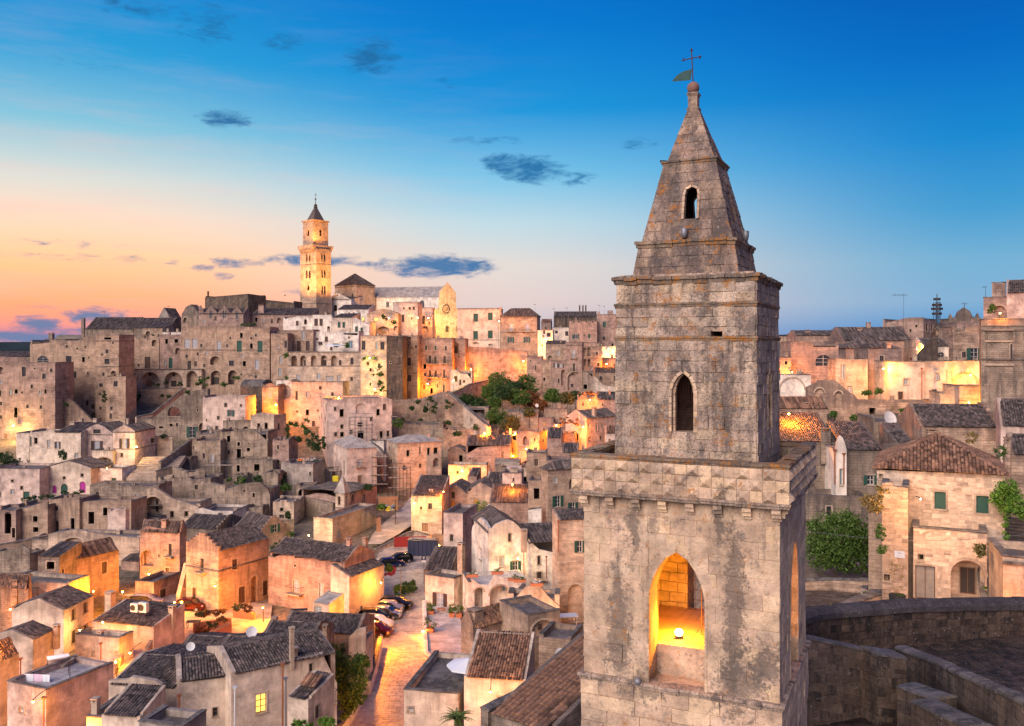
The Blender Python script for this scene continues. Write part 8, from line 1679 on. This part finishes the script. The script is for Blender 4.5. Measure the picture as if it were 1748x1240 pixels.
# rusty rain pipes
for z, x, y0, y1, D, mt, lb in ((6, 497, 905, 1330, 65.2, 'pipe_rust', 'rusty rain pipe on the long pale facade'), (6, 515, 985, 1300, 64.5, 'zinc', 'grey rain pipe beside the rusty one'), (6, 232, 1035, 1330, 66, 'white_paint', 'pale rain pipe left of the lit window'), (7, 631, 400, 545, 121.5, 'pipe_rust', 'rusty pipe between the two white gabled volumes'), (7, 735, 465, 560, 121.5, 'pipe_rust', 'rusty pipe right of the flower balcony'), (7, 428, 812, 930, 92.4, 'pipe_rust', 'orange pipe on the long stone house corner'), (5, 220, 1105, 1330, 72, 'pipe_rust', 'rusty pipe at the corner of the large terrace house'), (5, 903, 1095, 1180, 67, 'pipe_rust', 'short rusty pipe on the pale house'), (5, 103, 908, 1035, 80, 'pipe_rust', 'brown pipe at the laundry terrace corner'), (5, 508, 830, 905, 91, 'pipe_rust', 'pipe on the yellow barred window wall'), (8, 786, 528, 710, 139.6, 'pipe_rust', 'rusty drainpipe on the yellow plaster building'), (8, 918, 540, 640, 140, 'trim', 'pale drainpipe beside the dark green shutter'), (7, 789, 300, 440, 111.5, 'pipe_rust', 'rust stained pipe on the tall tan house'), (8, 374, 985, 1140, 84, 'pipe_rust', 'terracotta pipe beside the white chapel front'), (8, 325, 965, 1140, 86, 'pipe_rust', 'terracotta pipe left of the white chapel front'), (6, 1000, 460, 600, 0, 'x', '')):
    if mt == 'x': continue
    zone(z); a, b = P(gx_(x), gy_(y0), D), P(gx_(x), gy_(y1), D); root = empty('rain_pipe', b, 0, lb, 'pipe'); m = MB(); m.tube([(0, 0, 0), (0, 0, a.z - b.z)], .07, 8); m.build('pipe', mt, root); m = MB(); m.frust(a.z - b.z, .08, a.z - b.z + .22, .17); m.build('hopper', mt, root)
# small tiled canopies over windows
zone(6)
for x0, x1, y0, y1, D, lb in ((612, 715, 1000, 958, 62.5, 'small tiled canopy over the double door'),):
    root = empty('door_canopy', P(gx_((x0 + x1) / 2), gy_(y0), D), R(-25), lb, 'canopy'); s = D / F / zn[2]; w = (x1 - x0) * s; m = MB(); tiles(m, Vector((-w / 2, -.6, 0)), Vector((1, 0, 0)), Vector((0, .88, .47)), [(0, 0), (w, 0), (w, 1.1), (0, 1.1)], True, .3, .22); m.build('tiles', 'tile_warm', root, uv=False)['kind'] = 'stuff'
# ------------------------------------------------------------------ lamps
OR = (1, .26, .012); YE = (1, .34, .028); WH = (1, .58, .17)
for z, L in ((1, [(77, 805, 'yellow lamp on the long blank block at the left edge', 1600, WH), (760, 922, 'small yellow lamp by the wide garden steps', 700, WH), (596, 1043, 'small lamp under the wide arch', 160, YE)]),
        (2, [(1090, 793, 'lamp on the flower balcony of the tan gabled house', 900, YE), (982, 1017, 'lamp among the vines of the tall tan house', 700, WH), (1012, 1190, 'lower lamp on the tall tan house', 800, WH)]),
        (3, [(825, 520, 'lamp in the lit porch beside the brown palazzo', 2500, OR), (697, 640, 'right lamp on the high retaining wall', 2200, OR), (405, 688, 'left lamp on the high retaining wall', 2600, OR), (163, 768, 'lamp on the facade with rows of balconies', 2400, OR), (107, 400, 'left lamp of the terrace below the nave', 900, YE), (167, 402, 'right lamp of the terrace below the nave', 900, YE), (1172, 575, 'pale lamp beside the tower on the upper hill', 1800, WH), (1160, 658, 'lamp over the lit terrace beside the tower', 1200, OR),
             (1067, 858, 'lamp on the round topped orange house', 1600, OR), (880, 1000, 'lamp at the creeper doorway', 2600, OR), (1030, 1010, 'lamp on the pink house with the blue shutter', 2400, OR), (650, 1045, 'upper lamp of the stepped lane', 2600, OR), (712, 1130, 'lamp on the square lamplit house', 2200, OR), (638, 1170, 'lower lamp of the stepped lane', 2400, OR), (480, 1045, 'lamp hidden behind the rolling tiled roof', 2200, OR)]),
        (4, [(623, 315, 'lamp beside the chapel front', 3400, OR), (1100, 262, 'lamp glowing behind the roof edge of the white palazzo', 2200, OR)]),
        (11, [(257, 438, 'lamp on the low lamplit wall', 1000, OR), (695, 553, 'lamp over the brown door of the pale vaulted cottage', 900, OR)]),
        (5, [(750, 473, 'lamp in the lane left of the low gabled house', 800, YE), (517, 715, 'lamp on the yellow terrace wall', 700, YE), (402, 755, 'lamp between the shuttered windows of the yellow house', 130, WH), (165, 1115, 'lamp low on the large terrace house', 420, YE), (52, 650, 'orange lamp at the left edge by the gabled cottage', 900, OR), (655, 870, 'small lamp beside the yellow stair', 300, YE)]),
        (6, [(122, 458, 'lamp on the corner buttress of the orange lit house', 900, YE), (1045, 440, 'lamp on the end wall of the brown street house', 380, YE)]),
        (7, [(127, 212, 'lamp at the corner of the triple vaulted house', 650, WH), (242, 408, 'lamp over the blue skip', 450, OR), (478, 1080, 'lamp on the lamplit wall under the clay tiled roof', 420, YE), (604, 466, 'small lamp over the green shuttered door of the white house', 260, WH), (345, 62, 'lamp under the stair wall behind the triple vaults', 1600, OR), (578, 128, 'lamp on the low wall behind the brown shed house', 220, OR), (262, 160, 'lamp lighting the end of the stair wall', 900, OR)]),
        (8, [(82, 765, 'brightest lamp beside the tower under the white chimney', 1500, OR), (583, 525, 'lamp over the brown door on the right hill', 1500, YE), (1043, 560, 'lamp inside the wide blind arch', 1200, YE), (1035, 705, 'lamp low on the terrace walls', 1200, YE), (760, 420, 'hidden lamp behind the narrow orange gable', 1600, OR), (1200, 232, 'lamp inside the lit arch at the top right', 300, OR), (100, 545, 'lamp low on the orange wall beside the tower', 700, OR)])):
    zone(z)
    for x, y, lb, pw, c in L: lamp(x, y, lb, pw, color=c)
zone(6); lamp(387, 580, 'bright street lamp at the end of the paved square', 1500, D=112, style='post', color=OR, post=4.5); lamp(1008, 655, 'bright street lamp above the white and red cars', 3000, D=101, style='post', color=OR, post=5); lamp(643, 178, 'lamp beside the church annex', 1100, D=149, style='post', color=WH, post=4)
zone(5); lamp(583, 916, 'bright lamp at the foot of the yellow stair', 1100, D=84, style='post', color=YE, post=4); lamp(618, 563, 'lamp post above the lane by the silver estate car', 2200, D=116, style='post', color=YE, post=4)
zone(3); lamp(560, 420, 'great bright lamp before the two palazzi', 5200, D=304, style='post', color=OR, post=9); lamp(308, 750, 'lamp at the top of the sloping stair', 1500, D=246, style='post', color=WH, post=5)
zone(7); lamp(875, 800, 'lamp in the alley under the yellow arch', 1300, D=98, style='post', color=YE, post=3); lamp(95, 1140, 'low lamp added on the terrace building to brighten the street', 600, D=77.5, color=YE, off=.5)  # low lamp on the terrace building is added to brighten the street
lamp(166, 800, 'low lamp on the white parapet along the street', 260, D=106.5, color=YE); zone(0); lamp(566, 1262, 'street lamp just below the bottom edge beside the ivy', 900, D=74, style='post', color=OR, post=4); lamp(150, 1262, 'unseen lamp added below the bottom edge to brighten the terrace house', 1100, D=64, style='post', color=OR, post=4); lamp(-14, 1120, 'unseen lamp added beyond the left edge to brighten the lower left', 900, D=80, style='post', color=OR, post=5); zone(5); lamp(880, 615, 'small lamp added between the two parked cars to brighten the lower left', 700, D=116, color=OR, off=.6); lamp(470, 560, 'lamp added for glow in the gap between the red house and the gabled cottage', 900, D=113, color=OR, off=.6); zone(9); lamp(742, 96, 'bracket lamp on the pyramid roof house above the ledge', 420, D=56, color=(1, .5, .18), off=.5, style='small'); lamp(1130, 700, 'lamp hidden at the foot of the outside stair', 260, D=50, color=OR, style='post', post=2)  # terrace-house, left-edge, parked-car and gap lamps are added to brighten the lower left
def flood(label, p, tgt, power, size, color=(1, .42, .09)):
    r = empty('floodlight', p, 0, label, 'floodlight'); m = MB(); m.box((-.3, -.2, -.3), (.3, .2, 0)); m.build('housing', 'iron', r); l = bpy.data.lights.new('beam', 'SPOT'); l.energy = power; l.color = color; l.spot_size = R(size); l.spot_blend = .8; l.shadow_soft_size = .3
    o = bpy.data.objects.new('beam', l); COL.objects.link(o); o.parent = r; o.location = (0, 0, .2); d = Vector(tgt) - Vector(p); o.rotation_euler = d.to_track_quat('-Z', 'Y').to_euler()
zone(2)
b_ = P(gx_(700), gy_(700), 345)
flood('floodlight aimed up the left face of the cathedral tower', b_ + Vector((-11, -9, 2)), b_ + Vector((-4, 2, 14)), 48000, 100); flood('floodlight aimed up the right face of the cathedral tower', b_ + Vector((9, -9, 2)), b_ + Vector((3, 2, 14)), 48000, 100); flood('floodlight on the gallery of the cathedral tower', ct.root.location + Vector((0, -3.2, ct.H + 2)), ct.root.location + Vector((0, 4, ct.H + 9)), 8000, 100)
b_ = P(gx_(1150), gy_(640), 330)
flood('floodlight in front of the cathedral rose window', P(770, 552, 318), P(760, 530, 340), 60000, 95, (1, .48, .10)); flood('floodlight on the cathedral lantern', P(gx_(935), gy_(690), 350), P(gx_(970), gy_(630), 364), 5000, 90)
# ------------------------------------------------------------------ ground
def terrain():
    xs = list(range(-1400, 3301, 50)); ys = [505, 515, 525, 535, 545, 555, 565, 578, 592, 608, 625, 642, 660, 680, 700, 720, 745, 770, 800, 830, 860, 890, 920, 950, 980, 1010, 1043, 1080, 1120, 1180, 1240, 1340, 1500, 1800, 2200, 3000, 4500, 9000]
    mb = MB(); idx = {}
    for j, y in enumerate(ys):
        for i, x in enumerate(xs):
            D = g(x, y); p = P(x, y, D); flat = 1 if (560 < x < 900 and y > 960) else 0
            n = noise.noise(Vector((p.x * .05, p.y * .05, 0))) * 1.2 + noise.noise(Vector((p.x * .2, p.y * .2, 4))) * .5
            idx[i, j] = mb.vert((p.x, p.y, p.z - (.7 if y > 900 else 4 if y < 780 else 4 - 3.3 * (y - 780) / 120) + (n * .6 if not flat else 0) - (0 if y > 545 else 3 + (545 - y) * .8) - (min(22, (90 - x) * .3) if x < 90 and y < 620 else 0)))
    for j in range(len(ys) - 1):
        for i in range(len(xs) - 1): mb.f.append((idx[i, j], idx[i, j + 1], idx[i + 1, j + 1], idx[i + 1, j])); mb.mi.append(0)
    o = mb.build('hillside_ground', 'ground', None, True); o['kind'] = 'structure'
    mb = MB(); n = 48
    for i in range(n):
        a0, a1 = 2 * math.pi * i / n, 2 * math.pi * (i + 1) / n
        mb.poly([(0, 0, -60), (30000 * math.cos(a0), 30000 * math.sin(a0), -60), (30000 * math.cos(a1), 30000 * math.sin(a1), -60)])
    o = mb.build('plain_ground', 'field'); o['kind'] = 'structure'
    for nm, D, x0, x1, yt, seed in (('far_hill', 2600, -900, 260, 584, 3), ('far_hill', 1900, 1150, 3200, 571, 5)):
        mb = MB(); k = 60; top = []
        for i in range(k + 1):
            x = x0 + (x1 - x0) * i / k; t = i / k; z = noise.noise(Vector((i * .16, seed, 0))) * 5 + noise.noise(Vector((i * .6, seed, 2))) * 2
            p = P(x, yt + z + 12 * max(0, (t - .85) / .15), D); top.append(p)
        for a, b in zip(top, top[1:]):
            mb.poly([(a.x, a.y - 350, -60), (b.x, b.y - 350, -60), b, a]); mb.poly([a, b, (b.x, b.y + 900, -60), (a.x, a.y + 900, -60)])
        o = mb.build(nm, 'field', None, True); o['kind'] = 'structure'
terrain()
# ------------------------------------------------------------------ lamps: each is set just in front of what stands behind it
def place_lamps():
    bpy.context.view_layer.update(); dg = bpy.context.evaluated_depsgraph_get()
    for px, py, label, power, D, style, color, off, post in LAMPS:
        d = Vector(((px - CX) / F, 1, (HY - py) / F)).normalized()
        if D is None:
            ok, loc, nrm, i, ob, mtx = SC.ray_cast(dg, d * 2.0, d)
            D = (loc.y - off) if ok else 150
        p = P(px, py, D); root = empty('street_lamp' if style == 'post' else 'wall_lamp', p, 0, label, 'lamp')
        k = D / F; r = max(.11, 1.0 * k) * (.45 if style == 'small' else 1)
        m = MB(); m.lathe([(.001, -r), (r * .7, -r * .6), (r, 0), (r * .75, r * .7), (.001, r)], (0, 0, 0), 8); m.build('lantern_glass', 'lamp_glass' if color[1] < .6 else 'lamp_glass_white', root, True)
        m = MB(); m.lathe([(r * 1.25, r * .55), (r * .8, r * 1.0), (.001, r * 1.35)], (0, 0, 0), 8)
        if style == 'post':
            h = post or 4; m.tube([(.0, .25, -h - 1), (.0, .25, r)], [.07, .05], 6); m.tube([(0, .25, r), (0, .1, r * 1.6), (0, 0, r * 1.3)], .03, 5)
        else: m.tube([(0, off + .1, r * 1.2), (0, off * .4, r * 1.9), (0, 0, r * 1.3)], .03, 5)
        m.build('bracket', 'iron', root)
        point('lamp_light', (0, -.12 - r, -.05 + (.3 if style == 'post' else 0)), power, color, .14, root)
place_lamps()
